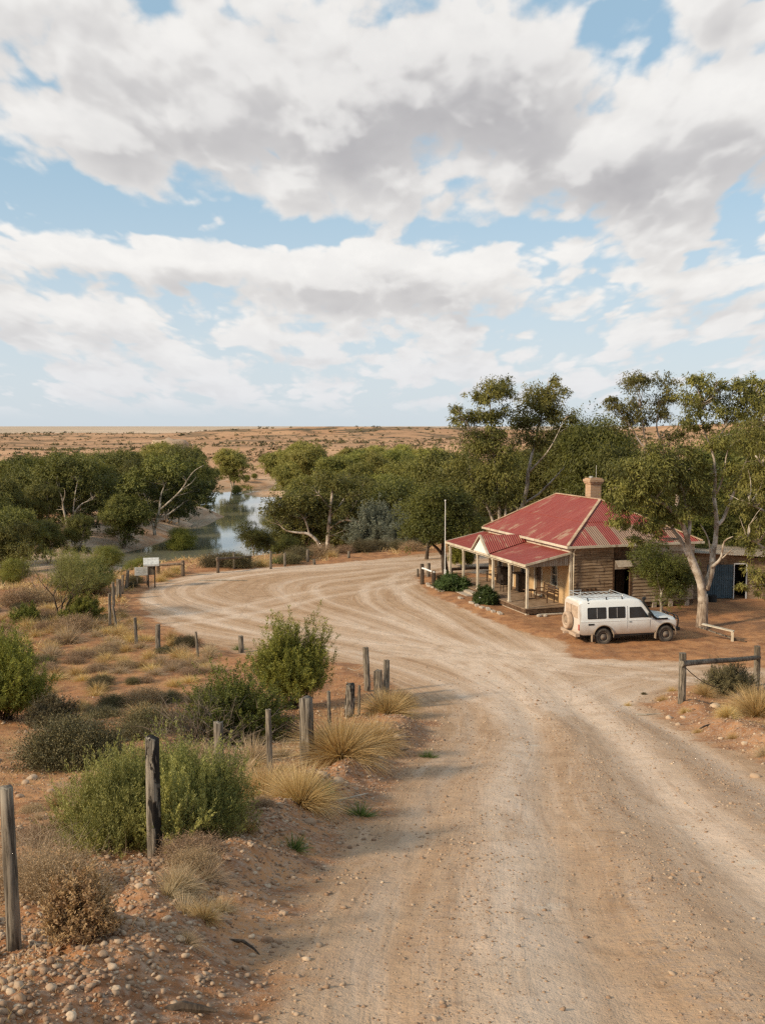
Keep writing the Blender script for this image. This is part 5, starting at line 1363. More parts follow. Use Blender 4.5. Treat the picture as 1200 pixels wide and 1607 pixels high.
# ------------------------------------------------------------------ fence posts
def post(px, pyb, pyt, wpx, label, lean=0.0, m='post', jag=.03, square=False, group=None, d=None, knot=0, cap=False):
    p = at(px, pyb) if d is None else None
    if p is None:
        x, y = xd(px, d); p = np.array([x, y, hz(x, y)])
    dist = math.hypot(p[0], p[1]); sc = FL/dist*1.0
    h = ztop(pyt, p[1])-p[2]; r = wpx/sc/2
    seed = int(px*7+pyb); rg = random.Random(seed)
    mb = MB(); n = 12 if not square else 4; N = 9 if wpx > 12 else 5
    a0 = rg.uniform(0, 6.28)
    prof = [1+rg.uniform(-.12, .12) for _ in range(n)]
    for i in range(N+1):
        t = i/N; z = -.25+(h+.25)*t
        tw = a0+.25*t; wob = .12*r*math.sin(3*t+seed)
        for k in range(n):
            a = tw+6.283*k/n; rr = r*prof[k]*(1.08-.14*t)*(1+rg.uniform(-.045, .045))
            zz = z+(rg.uniform(-jag, jag)*(i == N)*r*8)
            mb.v.append((wob+rr*math.cos(a), rr*math.sin(a), zz))
    for i in range(N):
        for k in range(n):
            k2 = (k+1) % n; mb.f.append((i*n+k, i*n+k2, (i+1)*n+k2, (i+1)*n+k)); mb.m.append(0)
    c = len(mb.v); mb.v.append((0, 0, h-.02*r*8)); 
    for k in range(n): mb.f.append((N*n+k, N*n+(k+1) % n, c)); mb.m.append(0)
    o = mb.build('fence_post', M[m], None, recalc=False)
    if wpx > 12:
        for pl in o.data.polygons: pl.use_smooth = True
    o.location = p; o.rotation_euler = (rg.uniform(-.02, .02), lean, 0)
    tag(o, label, 'post', group)
    return o
def charred():
    m, nt, n, l = mat('charred_post'); k = NT(nt); v = k.coord()
    f = k.noise(k.mapping(v, (24,24,1.6)), 1, 7, .7, .6); g = k.noise(k.mapping(v, (9,9,2.2), loc=(3.1,.4,.7)), 1, 5, .6, .8)
    c = k.mix(k.ramp(f, .38, .62), (.07,.057,.044), (.33,.285,.225)); b = k.ramp(g, .50, .55)
    c = k.mix(b, c, (.022,.018,.015))
    k.out(c, .85, 0, k.bump(k.math('SUBTRACT', f, k.math('MULTIPLY', b, .8)), 1, .02), .2); return m
M['post_charred'] = charred()
post(232, 1388, 1157, 23, 'tall weathered fence post with dark charred hollows standing in the green saltbush', .01, 'post_charred', d=9.8)
post(-1, 1535, 1236, 22, 'grey weathered fence post cut off by the left edge of the picture', -.005, d=6.85)
post(345, 1250, 1134, 16, 'grey fence post just behind the right side of the green saltbush', .0)
post(425, 1226, 1113, 9, 'thin split fence stake behind the golden tuft', -.03)
post(484, 1203, 1095, 21, 'thick rounded fence post left of the big golden tussock', -.04)
post(518, 1186, 1085, 6, 'thin stake in front of the big golden tussock', -.02)
post(549, 1125, 1074, 16, 'short stubby post with a burnt hollow behind the big golden tussock', .0, 'post_charred')
post(563, 1122, 1076, 4.5, 'very thin stake right of the stubby burnt post', .01)
post(576, 1084, 1016, 9, 'slim round post on the road edge, farthest of the cluster by the tussocks', -.03)
post(594, 1101, 1052, 12, 'shorter of the two posts standing close together by the road', .0)
post(605, 1092, 1036, 10, 'taller of the two posts standing close together by the road', .01)
post(588, 1100, 1054, 4, 'thin grey stake behind the two close posts by the road', .0)
post(378, 1024, 998, 8, 'post peeking out just left of the bright green bush', .0)
post(311, 1032, 991, 4.5, 'thin leaning stake at the near edge of the turning circle', -.09)
post(248.5, 1023, 980, 7.5, 'straight post at the left edge of the turning circle, right of a thin post', .0)
post(214, 1011, 969, 5, 'thin post between the straight post and the crossed stakes, left of the turning circle', -.03)
post(173, 985, 931, 4.5, 'thin upright post crossed by a leaning stake', .0)
post(183, 989, 950, 4, 'stake leaning against the thin upright post', -.13)
post(178.5, 952, 914, 4.5, 'thin dark post behind the crossed stakes', .0)
post(187, 938, 909, 8, 'stout grey post near the small sign', .0)
post(192.5, 932, 903, 3.5, 'thin stake between the stout post and the light capped post', .02)
post(198, 925, 895, 5, 'leaning post with a pale cap next to the small sign', .10, m='post')
# loose wire from the slim post down into the bush
a = at(576, 1084); b = at(541, 1064)
mb = MB(); p0 = Vector((a[0], a[1], a[2]+1.0)); p1 = Vector((b[0]+.1, b[1]+.5, b[2]+.25))
mb.tube([p0.lerp(p1, i/8)+Vector((0, 0, -.18*math.sin(math.pi*i/8))) for i in range(9)], .012, 5)
o = mb.build('wire', M['twig_pale'], None); tag(o, 'loose wire sagging from the slim post towards the green bush', 'wire')
def rail_fence(name, label, posts, rail, m='post_brown', pr=.09, rr=.06, extra=None, cat='fence', railm=None):
    """posts: (px, base py, top py); rail: list of (post index a, height frac a, post index b, height frac b)"""
    P = [at(px, b_) for px, b_, t_ in posts]; Hh = [ztop(t_, p[1])-p[2] for p, (px, b_, t_) in zip(P, posts)]
    r0 = P[0]; root = empty(name, tuple(r0), 0, label, cat); rg = random.Random(int(posts[0][0]))
    for p, h in zip(P, Hh):
        q = p-r0; mb = MB(); mb.tube([(q[0], q[1], q[2]-.25), (q[0]+.01, q[1], q[2]+h*.5), (q[0], q[1], q[2]+h)], [pr*1.06, pr, pr*.95], 12, jit=.05)
        mb.build('post', M[m], root)
    for a_, fa, b_, fb in rail:
        qa, qb = P[a_]-r0, P[b_]-r0; A_ = Vector((qa[0], qa[1]-pr*.6, qa[2]+Hh[a_]*fa)); B_ = Vector((qb[0], qb[1]-pr*.6, qb[2]+Hh[b_]*fb))
        e_ = (B_-A_).normalized()*.12; mb = MB()
        mb.tube([A_-e_, A_.lerp(B_, .3)+Vector((0,0,.01)), A_.lerp(B_, .7)-Vector((0,0,.015)), B_+e_], [rr*1.1, rr, rr*.95, rr*1.0], 10, jit=.06)
        mb.build('rail', M[railm or m], root)
    return root, P, Hh
rt, P_, H_ = rail_fence('rail_fence', 'timber rail between two round posts at the right of the road, before a dark bush', [(1069,1103,1025),(1186,1076,1014)], [(0,.80,1,.72)], m='post', pr=.115, rr=.085)
mb = MB(); q = Vector((.1, 0, H_[0]*.70)); e_ = Vector((1.2, .35, .38)); mb.tube([q.lerp(e_, i/6)-Vector((0,0,.10*math.sin(math.pi*i/6))) for i in range(7)], .014, 5); mb.build('wire', M['bark_dark'], rt)
rail_fence('rail_fence', 'low brown rail and post behind the notice board at the turning circle', [(287,904,880),(248,901,884)], [(0,.80,1,.85)], pr=.12, rr=.085)
rail_fence('rail_fence', 'low rail on two posts above the water, in front of dark bushes', [(342,899,874),(392,889,872)], [(0,.86,1,.92)], pr=.10, rr=.085)
rail_fence('rail_fence', 'short white railed stand with two dark posts left of the flagpole', [(662,917,885),(680,922,896)], [(0,.80,1,.95)], pr=.12, rr=.05, railm='white_paint', m='bark_dark')
rail_fence('rail_fence', 'long low log rail behind the far end of the veranda', [(708,905,892),(792,898,888)], [(0,.9,1,.9)], m='bark_dark', pr=.09, rr=.10)
for (px, b_, t_, w_, lb) in ((367,893,866,3.5,'thin stake between the two low river rails'),(425,893,865,4,'white stake at the far rim of the turning circle under the sapling'),(447,889,868,4,'pale post left of the grey post on the far rim'),(483,882,863,5,'grey forked post below the broad gum with forked white trunk'),(493,886,878,5,'short stump next to the grey forked post'),(547,876,865,4.5,'short post alone on the far rim below the bush slope'),(655.5,905,893,4,'short stump left of the white railed stand'),(672,905,884,6,'dark upright board post behind the white railed stand')):
    post(px, b_, t_, w_, lb, m='post')
# logs on the far dirt
for (px, py, L, a_, lb) in ((350,912,3.0,.05,'long thin fallen branch lying on the far left of the turning circle'),):
    p = at(px, py); mb = MB(); mb.tube([(-L/2,0,.04),(0,.05,.05),(L/2,-.03,.04)], [.05,.045,.02], 7, jit=.1); o = mb.build('fallen_branch', M['bark_grey'], None); o.location = p; o.rotation_euler = (0,0,a_); tag(o, lb, 'branch')
for (px, py, L, r_, a_, lb) in ((535,1256,.9,.02,.5,'bent stick lying at the foot of the roadside bank'),(630,1180,.5,.02,.9,'short dark stick on the dirt near the small green weed'),(1020,1122,.9,.03,.1,'pale stick on the right verge below the rail fence'),(1110,1140,.7,.02,.7,'dark stick among stones on the right verge'),(385,1490,.35,.011,-.7,'small bleached stick lying on the bank near the dark rock'),(300,1588,.30,.03,.1,'dark flat piece of bark at the bottom of the road edge')):
    p = at(px, py); rg = random.Random(px); mb = MB(); mb.tube([(-L/2,0,.01),(-L/6,rg.uniform(-.05,.05)*L*2,.03),(L/5,rg.uniform(-.05,.05)*L*2,.02),(L/2,rg.uniform(-.1,.1)*L,.01)], [r_,r_*1.1,r_*.8,r_*.3], 6, jit=.15); o = mb.build('stick', M['bark_dark'] if 'dark' in lb else M['bark_grey'], None); o.location = p; o.rotation_euler = (0,0,a_); tag(o, lb, 'stick')

# ------------------------------------------------------------------ notice board, small sign, flagpole, shed, bench
def sign_text(w, h, mb, y, rows):      # illegible printed lines on the far boards, as thin raised strips
    for k in range(rows):
        z = h*(1-(k+1)/(rows+1)); mb.box(-w*.40, w*(.38 if k % 2 == 0 else .2), y-.004, y, z-.012, z+.012)
M['sign_paint'] = plain('weathered_white_paint', (.52,.51,.48), .7, var=.2, scale=5)
p = at(234, 922); sb = empty('notice_shelter', tuple(p), .25, 'roofed notice board with a white top beside the small white sign', 'notice board')
for x_, h_ in ((-.05, 1.55), (.55, 1.5)):
    mb = MB(); mb.box(x_-.06, x_+.06, -.06, .06, -.2, h_); mb.build('post', M['bark_dark'], sb)
mb = MB(); mb.add([(-.5,-.55,1.42),(.95,-.55,1.42),(.95,0,1.78),(-.5,0,1.78),(-.5,.55,1.42),(.95,.55,1.42)], [(0,1,2,3),(3,2,5,4)]); mb.add([(-.5,-.55,1.38),(.95,-.55,1.38),(.95,0,1.74),(-.5,0,1.74),(-.5,.55,1.38),(.95,.55,1.38)], [(3,2,1,0),(4,5,2,3)])
mb.box(-.5,.95,-.58,-.55,1.33,1.44); mb.box(-.5,.95,.55,.58,1.33,1.44); mb.prism([(-.55,1.37),(.55,1.37),(0,1.74)],'x',-.49,-.46); mb.prism([(-.55,1.37),(.55,1.37),(0,1.74)],'x',.91,.94)
mb.build('roof', M['sign_paint'], sb)
mb = MB(); mb.box(0, .5, -.02, .02, .75, 1.32); mb.build('board', M['post'], sb); sb.scale = (.62, .8, 1)
p = at(223, 918); sg = empty('small_sign', tuple(p), .2, 'small white sign board on two posts just left of the roofed notice board', 'sign')
for x_ in (-.28, .30):
    mb = MB(); mb.box(x_-.035, x_+.035, -.03, .03, -.2, .95); mb.build('post', M['post'], sg)
mb = MB(); mb.box(-.42, .42, -.06, -.033, .58, 1.08); pn = mb.build('panel', M['sign_paint'], sg, bevel=.006)
mb = MB()
for k in range(4):
    z = .98-.1*k; mb.box(-.34, .34 if k % 2 == 0 else .12, -.0635, -.061, z-.014, z+.014)
mb.build('print', plain('grey_print', (.38,.38,.36), .8), pn)
x, y = xd(698.5, 61.5); z = hz(x, y); fp = empty('flagpole', (x, y, z), 0, 'thin white flagpole by the left end of the veranda', 'flagpole')
hh = ztop(786, y)-z; mb = MB(); mb.tube([(0,0,-.2),(0,0,hh*.5),(0,0,hh)], [.032,.027,.02], 10); mb.build('pole', M['white_paint'], fp)
mb = MB(); mb.tube([(0,0,hh),(0,0,hh+.06)], .05, 10); mb.build('finial', M['white_paint'], fp)
mb = MB(); mb.box(-.06,.06,-.06,.06,-.1,.8); mb.build('base', M['white_paint'], fp)
# shed right of the house
sx0, sd = xd(1100, 56.0); sh = empty('iron_shed', (sx0, 56.0, hz(sx0, 56.0)-.02), .06, 'low iron shed with blue panel and dark open doorway behind the forked gum', 'shed')
mb = MB(); mb.box(-.3, .42, 0, .12, 0, 2.6); mb.box(.42, 1.9, 0, .12, 1.95, 2.6); mb.box(2.70, 5.2, 0, .12, 0, 2.3); mb.box(1.9, 2.70, 0, .12, 2.0, 2.4); mb.box(-.3,-.2,.12,4,0,2.5); mb.box(5.1,5.2,.12,4,0,2.2); mb.box(-.2,5.1,3.9,4,0,2.2)
mb.build('wall', M['board'], sh)
bl, nt_, _, _ = mat('faded_blue_iron'); k_ = NT(nt_); v_ = k_.coord(); s_ = k_.sep(v_)
k_.out(k_.mix(k_.ramp(k_.noise(v_, 3, 5), .35, .65), (.05,.085,.11), (.085,.125,.15)), .6, 0, k_.bump(k_.math('SINE', k_.math('MULTIPLY', s_[0], 50)), 1, .015), .3)
mb = MB(); mb.box(.42, 1.9, .02, .10, .05, 1.948); mb.build('blue_door', bl, sh)
mb = MB(); mb.box(1.92, 1.97, -.03, .0, 0, 2.0); mb.box(2.62, 2.69, -.03, .0, 0, 2.0); mb.box(1.97, 2.62, -.03, 0, 1.95, 2.02); mb.build('door_frame', M['white_paint'], sh)
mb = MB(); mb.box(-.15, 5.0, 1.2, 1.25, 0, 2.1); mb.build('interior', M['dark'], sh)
mb = MB(); mb.add([(-.6,-.5,2.66),(5.4,-.5,2.30),(5.4,4.2,2.35),(-.6,4.2,2.74),(-.6,-.5,2.70),(5.4,-.5,2.34),(5.4,4.2,2.39),(-.6,4.2,2.78)], [(0,3,2,1),(4,5,6,7),(0,1,5,4),(1,2,6,5),(2,3,7,6),(3,0,4,7)]); mb.build('roof', M['corr'], sh)
p = in_house(12.0, -.1); 
# bench made of planks leaning at the foot of the gum
p = at(1128, 1004); bn = empty('plank_bench', tuple(p), -.35, 'bleached plank bench sagging at the foot of the forked gum', 'bench')
mb = MB(); mb.bar((-.75,.25,.62),(.62,-.1,.44), .26, .045); mb.build('seat', M['cream_worn'], bn, bevel=.006)
mb = MB(); mb.box(.50,.62,-.2,.0,-.05,.42); mb.build('leg', M['cream_worn'], bn)
mb = MB(); mb.bar((-.9,.1,.50),(.52,-.12,.14), .10, .05); mb.build('rail', M['post'], bn)
mb = MB(); mb.bar((.4,.1,.12),(1.15,-.15,.02), .09, .05); mb.build('brace', M['post_brown'], bn)
# drum by the shed
x, y = xd(1120, 55.2); o = MB(); o.tube([(0,0,0),(0,0,.02),(0,0,.36),(0,0,.38)], [.26,.28,.28,.24], 16); o = o.build('bucket', M['rubber'], None); o.location = (x, y, hz(x, y)-.02); tag(o, 'black tub on the ground in front of the blue shed panel', 'tub')

# ------------------------------------------------------------------ shrubs
def put(o, px, py, label, cat='shrub', group=None, rz=None, sc=1., d=None, sink=.02, sx=None):
    if d is None: p = at(px, py)
    else:
        x, y = xd(px, d); p = np.array([x, y, hz(x, y)])
    o.location = (p[0], p[1], p[2]-sink); o.rotation_euler = (0, 0, rnd.uniform(0, 6.28) if rz is None else rz); o.scale = (sx or sc, sx or sc, sc)
    tag(o, label, cat, group); return o
def cpy(o):
    c = o.copy(); COL.objects.link(c)
    for q in ('label', 'category', 'group'):
        if q in c: del c[q]
    for ch in kids(o):
        g = ch.copy(); COL.objects.link(g); g.parent = c
    return c
# the big saltbush round the charred post: two masses
put(sprig_bush('saltbush', 101, .70, .96, M['salt_leaf'], M['twig'], stems=420, per=34, leaf=(.030,.0075), sub=8, up=1.0, tint=.55, jit=.09, lenvar=.22, upleaf=1.15), 178, 0, 'big green saltbush on the left side of the charred post', d=10.5, sink=.05)
put(sprig_bush('saltbush', 102, .68, .96, M['salt_leaf'], M['twig'], stems=380, per=34, leaf=(.030,.0075), sub=8, up=1.0, tint=.42, jit=.09, lenvar=.22, upleaf=1.15), 300, 0, 'green saltbush spilling to the right of the charred post', d=10.6, sink=.05)
put(sprig_bush('saltbush', 103, .34, .80, M['salt_leaf'], M['twig'], stems=110, per=40, leaf=(.030,.009), sub=6, up=1., tint=.95, jit=.07, upleaf=1.15), 272, 0, 'bright yellow tipped saltbush sprig in front of the darker saltbush', d=10.05)
put(sprig_bush('rusty_shrub', 104, .25, .46, M['orange_bush'], M['twig_pale'], stems=150, per=30, leaf=(.026,.011), sub=5, up=.7, tint=.5, jit=.08), 128, 1470, 'rusty orange dry shrub in the bottom left corner in front of the saltbush')
put(dry_bush('dead_shrub', 105, .42, .40, M['drybush'], n=700, w=.005, leaves=6), 75, 0, 'brown dead shrub next to the post at the left edge', d=8.25)
put(dry_bush('dead_shrub', 106, .62, .50, M['grey_grass'], n=600, w=.006, tint=.35), 45, 1385, 'grey bleached twiggy shrub left of the big saltbush')
put(dry_bush('dead_shrub', 107, .9, .85, M['dark_bush'], n=1500, w=.011, leaves=14, tint=.45, curl=.5), 115, 1203, 'large dark grey dome of dead shrub at the left, topped with bleached grass')
put(tussock('bleached_tuft', 108, .9, .75, M['grey_grass'], n=1100, w=.010, spread=1.1, base=.8), 95, 1186, 'bleached grass growing up through the large dark shrub', 'grass tuft')
put(sprig_bush('dark_shrub', 109, .75, .85, M['dark_bush'], M['twig'], stems=200, per=30, leaf=(.05,.018), sub=5, up=.6, dry_base=False, tint=.3), 80, 1140, 'dark green rounded shrub behind the dead shrub on the left', sink=.05)
put(sprig_bush('green_bush', 110, 1.25, 2.35, M['acacia_leaf'], M['bark_dark'], stems=220, per=60, leaf=(.085,.02), sub=7, up=.7, tint=.5, dry_base=False, twigs=70, twig_r=.016, bottom=.25, jit=.10, lenvar=.22), 8, 1128, 'bushy bright green wattle cut by the left edge of the picture')
put(sprig_bush('green_bush', 111, 1.28, 2.5, M['acacia_leaf'], M['bark_dark'], stems=210, per=60, leaf=(.085,.02), sub=8, up=.8, tint=.55, dry_base=False, twigs=70, twig_r=.016, bottom=.42, jit=.12, lenvar=.28), 458, 1112, 'bright green wattle bush rising above the fence posts beside the dirt road', sx=1.05)
put(sprig_bush('green_bush', 112, 1.15, 1.5, M['dense_leaf'], M['bark_dark'], stems=170, per=44, leaf=(.06,.022), sub=7, up=.2, tint=.6, dry_base=False, twigs=60, twig_r=.012, bottom=.15, jit=.14, lenvar=.35), 368, 1165, 'dark green straggly bush left of and below the bright wattle')
put(dry_bush('bare_shrub', 113, 1.35, 1.15, M['twig'], n=260, w=.022, forks=3, curl=.9), 318, 1172, 'bare dark branched shrub with twigs spreading to the left')
put(dry_bush('bare_shrub', 114, .85, .7, M['dark_bush'], n=700, w=.012, leaves=8, curl=.6), 235, 1150, 'grey twiggy shrub at the left foot of the bare branched shrub')
GT = tussock('golden_tussock', 120, .62, .80, M['gold_grass'], n=3200, w=.011, spread=1.05, droop=.9)
put(GT, 535, 1187, 'big golden spinifex tussock right of the thick rounded post', 'grass tussock', sc=.95, sx=1.05)
put(cpy(GT), 588, 1172, 'golden tussock at the edge of the bank, right of the biggest one', 'grass tussock', sc=.78)
put(cpy(GT), 607, 1122, 'round tussock right below the two close posts by the road', 'grass tussock', sc=.95, sx=1.1)
put(cpy(GT), 628, 1108, 'small upright tussock at the very edge of the road near the two close posts', 'grass tussock', sc=.75)
put(cpy(GT), 470, 1262, 'golden fuzzy tuft on the bank below the thick rounded post', 'grass tussock', sc=.62, sx=.7)
put(cpy(GT), 415, 1250, 'golden fuzzy tuft at the foot of the thin split stake', 'grass tussock', sc=.58, sx=.7)
put(cpy(GT), 1188, 1122, 'golden olive tussock at the right edge below the rail fence', 'grass tussock', sc=1.05, sx=1.2)
put(cpy(GT), 1105, 1092, 'pale golden tuft between the rail fence and the dark bush', 'grass tussock', sc=.55)
put(cpy(GT), 1140, 1125, 'low pale tuft in front of the tussock at the right edge', 'grass tussock', sc=.42)
put(sprig_bush('dark_shrub', 125, .95, .95, M['dark_bush'], M['twig'], stems=240, per=30, leaf=(.05,.016), sub=6, up=.6, dry_base=False, tint=.55), 1143, 1088, 'dark olive bush under the timber rail at the right', sink=.04)
DG = tussock('dry_tuft', 121, .45, .42, M['grey_grass'], n=900, w=.009, spread=1.2, droop=.8)
DB = dry_bush('low_shrub', 122, .45, .36, M['drybush'], n=420, w=.011, leaves=10, tint=.55)
OB = dry_bush('low_shrub', 126, .45, .36, M['dark_bush'], n=420, w=.012, leaves=16, tint=.6)
GG = tussock('golden_tuft', 123, .42, .40, M['gold_grass'], n=800, w=.010, spread=1.15, droop=.8)
GR = tussock('green_weed', 124, .2, .22, leaf_mat('green_weed', (.07,.11,.03), (.20,.25,.08)), n=260, w=.010, spread=1.2, droop=.5)
near_lab = [
 (DG,375,1218,1.1,'bleached tuft between the saltbush and the thin split stake'),(DG,440,1190,.9,'bleached tuft between the thin stake and the thick rounded post'),(DG,395,1195,1.2,'grey tuft at the foot of the dark green straggly bush'),(DG,330,1215,1.2,'grey tuft just above the right part of the saltbush'),
 (DB,430,1160,1.7,'brown shrub between the straggly bush and the thick post'),(DB,300,1205,1.2,'brown shrub under the bare branched shrub'),(OB,205,1162,1.1,'olive shrub right of the stony patch on the left slope'),(OB,155,1083,.9,'small round dark shrub alone on the orange slope'),(OB,208,1073,.7,'smaller round dark shrub right of the lone one on the orange slope'),
 (GR,135,1112,1.2,'little green weed on the orange slope'),(GR,672,1189,1.0,'small green weed on the dirt beside the bank'),(GR,460,1332,.9,'small green weed on the stony bank beside the saltbush'),(GR,506,1243,.9,'green weed beside the fuzzy golden tufts'),(GR,565,1280,1.1,'thin green weed on the face of the road bank'),(GR,375,1020,1.5,'green weed at the foot of the post by the bright wattle'),
 (OB,175,1110,1.2,'dark shrub at the upper edge of the stony patch'),(DB,225,1105,1.6,'grey brown shrub behind the bare branched shrub'),(OB,395,1130,1.6,'shadowed dark shrub beneath the bright wattle'),
 (DG,290,1478,.3,'tiny bleached tuft on the bank in the foreground'),(DG,345,1430,.4,'tiny dry tuft on the stony bank below the charred post'),(GG,320,1440,.4,'tiny golden tuft on the stony bank below the saltbush'),(DG,262,1405,.4,'pale tuft at the foot of the charred post'),(DG,285,1395,.5,'pale tuft under the right saltbush'),(DG,150,1415,.5,'bleached tuft below the left saltbush'),
 (GG,1075,1118,.5,'tiny golden tuft at the foot of the left rail post'),(GG,1040,1100,.6,'golden tuft on the verge left of the rail fence'),(GG,1055,1085,.5,'small golden tuft behind the left rail post'),(DG,1160,1100,.8,'grey tuft between the dark olive bush and the edge tussock'),(GG,1150,1160,.5,'dry tuft on the slope of the right verge'),(GG,1095,1150,.4,'dry tuft above the stones of the right verge'),(DG,1200,1185,.6,'dry tuft at the right edge above the road'),
 (OB,1010,1090,.25,'tiny dark plant at the corner of the right verge'),(GG,985,1108,.4,'golden tuft at the tip of the right verge')]
for pr_, px, py, sc, lb in near_lab: put(cpy(pr_), px, py, lb, 'plant', sc=sc)
put(sprig_bush('saltbush', 115, .6, 1.05, M['salt_leaf'], M['twig'], stems=260, per=34, leaf=(.030,.0075), sub=8, up=1.0, tint=.5, jit=.09, lenvar=.25, upleaf=1.15), 240, 0, 'upright saltbush mass directly behind the charred post', d=10.95, sink=.05)
rgv = random.Random(55); q_ = 0
while q_ < 46:
    px = rgv.uniform(20, 610); py = rgv.uniform(1190, 1560)
    p = at(px, py); d_, _ = road_masks(np.array([p[0]]), np.array([p[1]]))
    if d_[0] < .55 or d_[0] > 4.5 or (px < 270 and py > 1330): continue
    pr_ = rgv.choice((DG, GG, DG, DB)); sc_ = rgv.uniform(.28, .6)
    lb_ = {'dry_tuft': ('small bleached grass tuft on the stony bank left of the road', 'bleached tufts of the road bank'), 'golden_tuft': ('small golden grass tuft on the stony bank left of the road', 'golden tufts of the road bank')}.get(pr_.name.split('.')[0], ('small brown twiggy plant on the stony bank left of the road', 'twiggy plants of the road bank'))
    put(cpy(pr_), px, py, lb_[0], 'plant', lb_[1], sc=sc_, sx=sc_*rgv.uniform(1, 1.4)); q_ += 1
# scattered low shrubs of the left slope: individually built, alike
rg = random.Random(77); slope = []
tries = 0
while len(slope) < 150 and tries < 6000:
    tries += 1
    px = rg.uniform(-30, 345); py = rg.uniform(955, 1135)
    if py > 1055 and rg.random() < .72: continue
    if px > 225 and py < 1000: continue
    p = at(px, py); d_, _ = road_masks(np.array([p[0]]), np.array([p[1]]))
    if d_[0] < .5: continue
    if any(math.hypot(p[0]-q[0], p[1]-q[1]) < .62 for q in slope): continue
    slope.append((p[0], p[1]))
    k = rg.random(); pr_ = GG if k < .45 else DG if k < .72 else DB if k < .9 else OB
    nm = {'golden_tuft': ('small golden grass tuft scattered on the slope left of the turning circle', 'golden tufts of the left slope'), 'dry_tuft': ('bleached grass tuft scattered on the slope left of the turning circle', 'bleached tufts of the left slope')}.get(pr_.name.split('.')[0])
    if nm is None: nm = ('low brown shrub scattered on the slope left of the turning circle', 'brown low shrubs of the left slope') if pr_ is DB else ('low olive shrub scattered on the slope left of the turning circle', 'olive low shrubs of the left slope')
    put(cpy(pr_), px, py, nm[0], 'plant', nm[1], sc=rg.uniform(.7, 1.25)*(.9 if py > 1050 else 1.1), sx=rg.uniform(.9, 1.5))
# along the far rim and around the yard
rim = [(GG,262,905,1.6,'golden grass under the brown rail beside the notice board'),(GG,275,899,1.7,'golden grass clump between the notice board and the rail post'),(GG,252,912,1.3,'golden tuft in front of the notice board'),(OB,212,915,1.4,'olive weed behind the small white sign'),(OB,208,922,1.0,'small olive weed left of the small white sign'),
 (OB,338,890,2.6,'dark bush behind the low rail above the water'),(OB,372,889,2.6,'dark bush right of the thin stake on the river rim'),(OB,356,887,2.6,'dark low bush in the middle of the river rail'),(GG,410,888,1.8,'golden grass right of the river rail'),(GR,435,884,3.5,'green bush on the rim left of the broad gum'),(OB,455,884,2.,'green bush behind the pale post on the rim'),(OB,468,878,2.6,'green shrub at the foot of the leaning gum'),
 (DB,505,872,2.5,'brown shrub at the foot of the broad gum'),(OB,568,866,2.6,'round grey green shrub on the far bank slope'),(OB,590,863,2.2,'round shrub right of the grey green one on the bank slope'),(OB,625,862,2.,'olive shrub at the rim below the grey bush'),(DB,540,868,1.8,'brown shrub left of the round grey green one'),(DB,645,864,2.2,'low brown shrub left of the flagpole tree'),(GG,520,874,1.5,'dry tuft on the rim below the broad gum'),(GG,390,890,1.3,'dry tuft at the right post of the river rail')]
for pr_, px, py, sc, lb in rim:
    q = cpy(pr_); put(q, px, py, lb, 'plant', sc=sc)
put(sprig_bush('grey_bush', 130, 3.0, 4.2, M['grey_leaf'], M['twig_pale'], stems=200, per=60, leaf=(.16,.05), sub=7, up=.4, tint=.45, dry_base=False, twigs=70, twig_r=.03, bottom=.1), 600, 0, 'large grey leaved bush on the bank between the wood and the flagpole tree', d=88)
put(sprig_bush('grey_bush', 131, 1.8, 2.4, M['grey_leaf'], M['twig_pale'], stems=140, per=50, leaf=(.12,.04), sub=6, up=.4, tint=.4, dry_base=False, twigs=50, twig_r=.03), 642, 0, 'smaller grey twiggy bush right of the large grey bush', d=84)
put(sprig_bush('wattle', 132, 1.9, 2.1, M['wisp_leaf'], M['bark_dark'], stems=200, per=50, leaf=(.12,.02), sub=7, up=.5, tint=.4, dry_base=False, twigs=60, twig_r=.02, bottom=.2), 128, 0, 'soft light green wattle between the wispy acacia and the rounded olive tree', d=58)
put(sprig_bush('wattle', 133, 1.0, 1.2, M['acacia_leaf'], M['bark_dark'], stems=120, per=50, leaf=(.09,.018), sub=6, up=.5, tint=.35, dry_base=False, twigs=40, twig_r=.015, bottom=.2), 130, 975, 'low green shrub right of the wispy acacia stems')
put(sprig_bush('wattle', 134, .7, .8, M['acacia_leaf'], M['bark_dark'], stems=90, per=40, leaf=(.09,.018), sub=5, up=.7, tint=.2, dry_base=False, twigs=30, twig_r=.012, bottom=.3), 42, 978, 'small dark green fan shaped shrub left of the wispy acacia')
put(cpy(DB), 28, 950, 'grey brown shrub on the rim of the pale side track', 'shrub', sc=2.6)
put(cpy(DB), 55, 946, 'long brown shrub beside the pale side track', 'shrub', sc=2.4)
put(cpy(DB), 118, 992, 'tangled brown dead shrub right of the wispy acacia stems', 'shrub', sc=2.3)
put(cpy(DG), 108, 1008, 'bleached upright tuft below the wispy acacia', 'grass tuft', sc=2.0)
put(cpy(GG), 42, 985, 'golden tuft below the fan shaped shrub', 'grass tuft', sc=1.4)
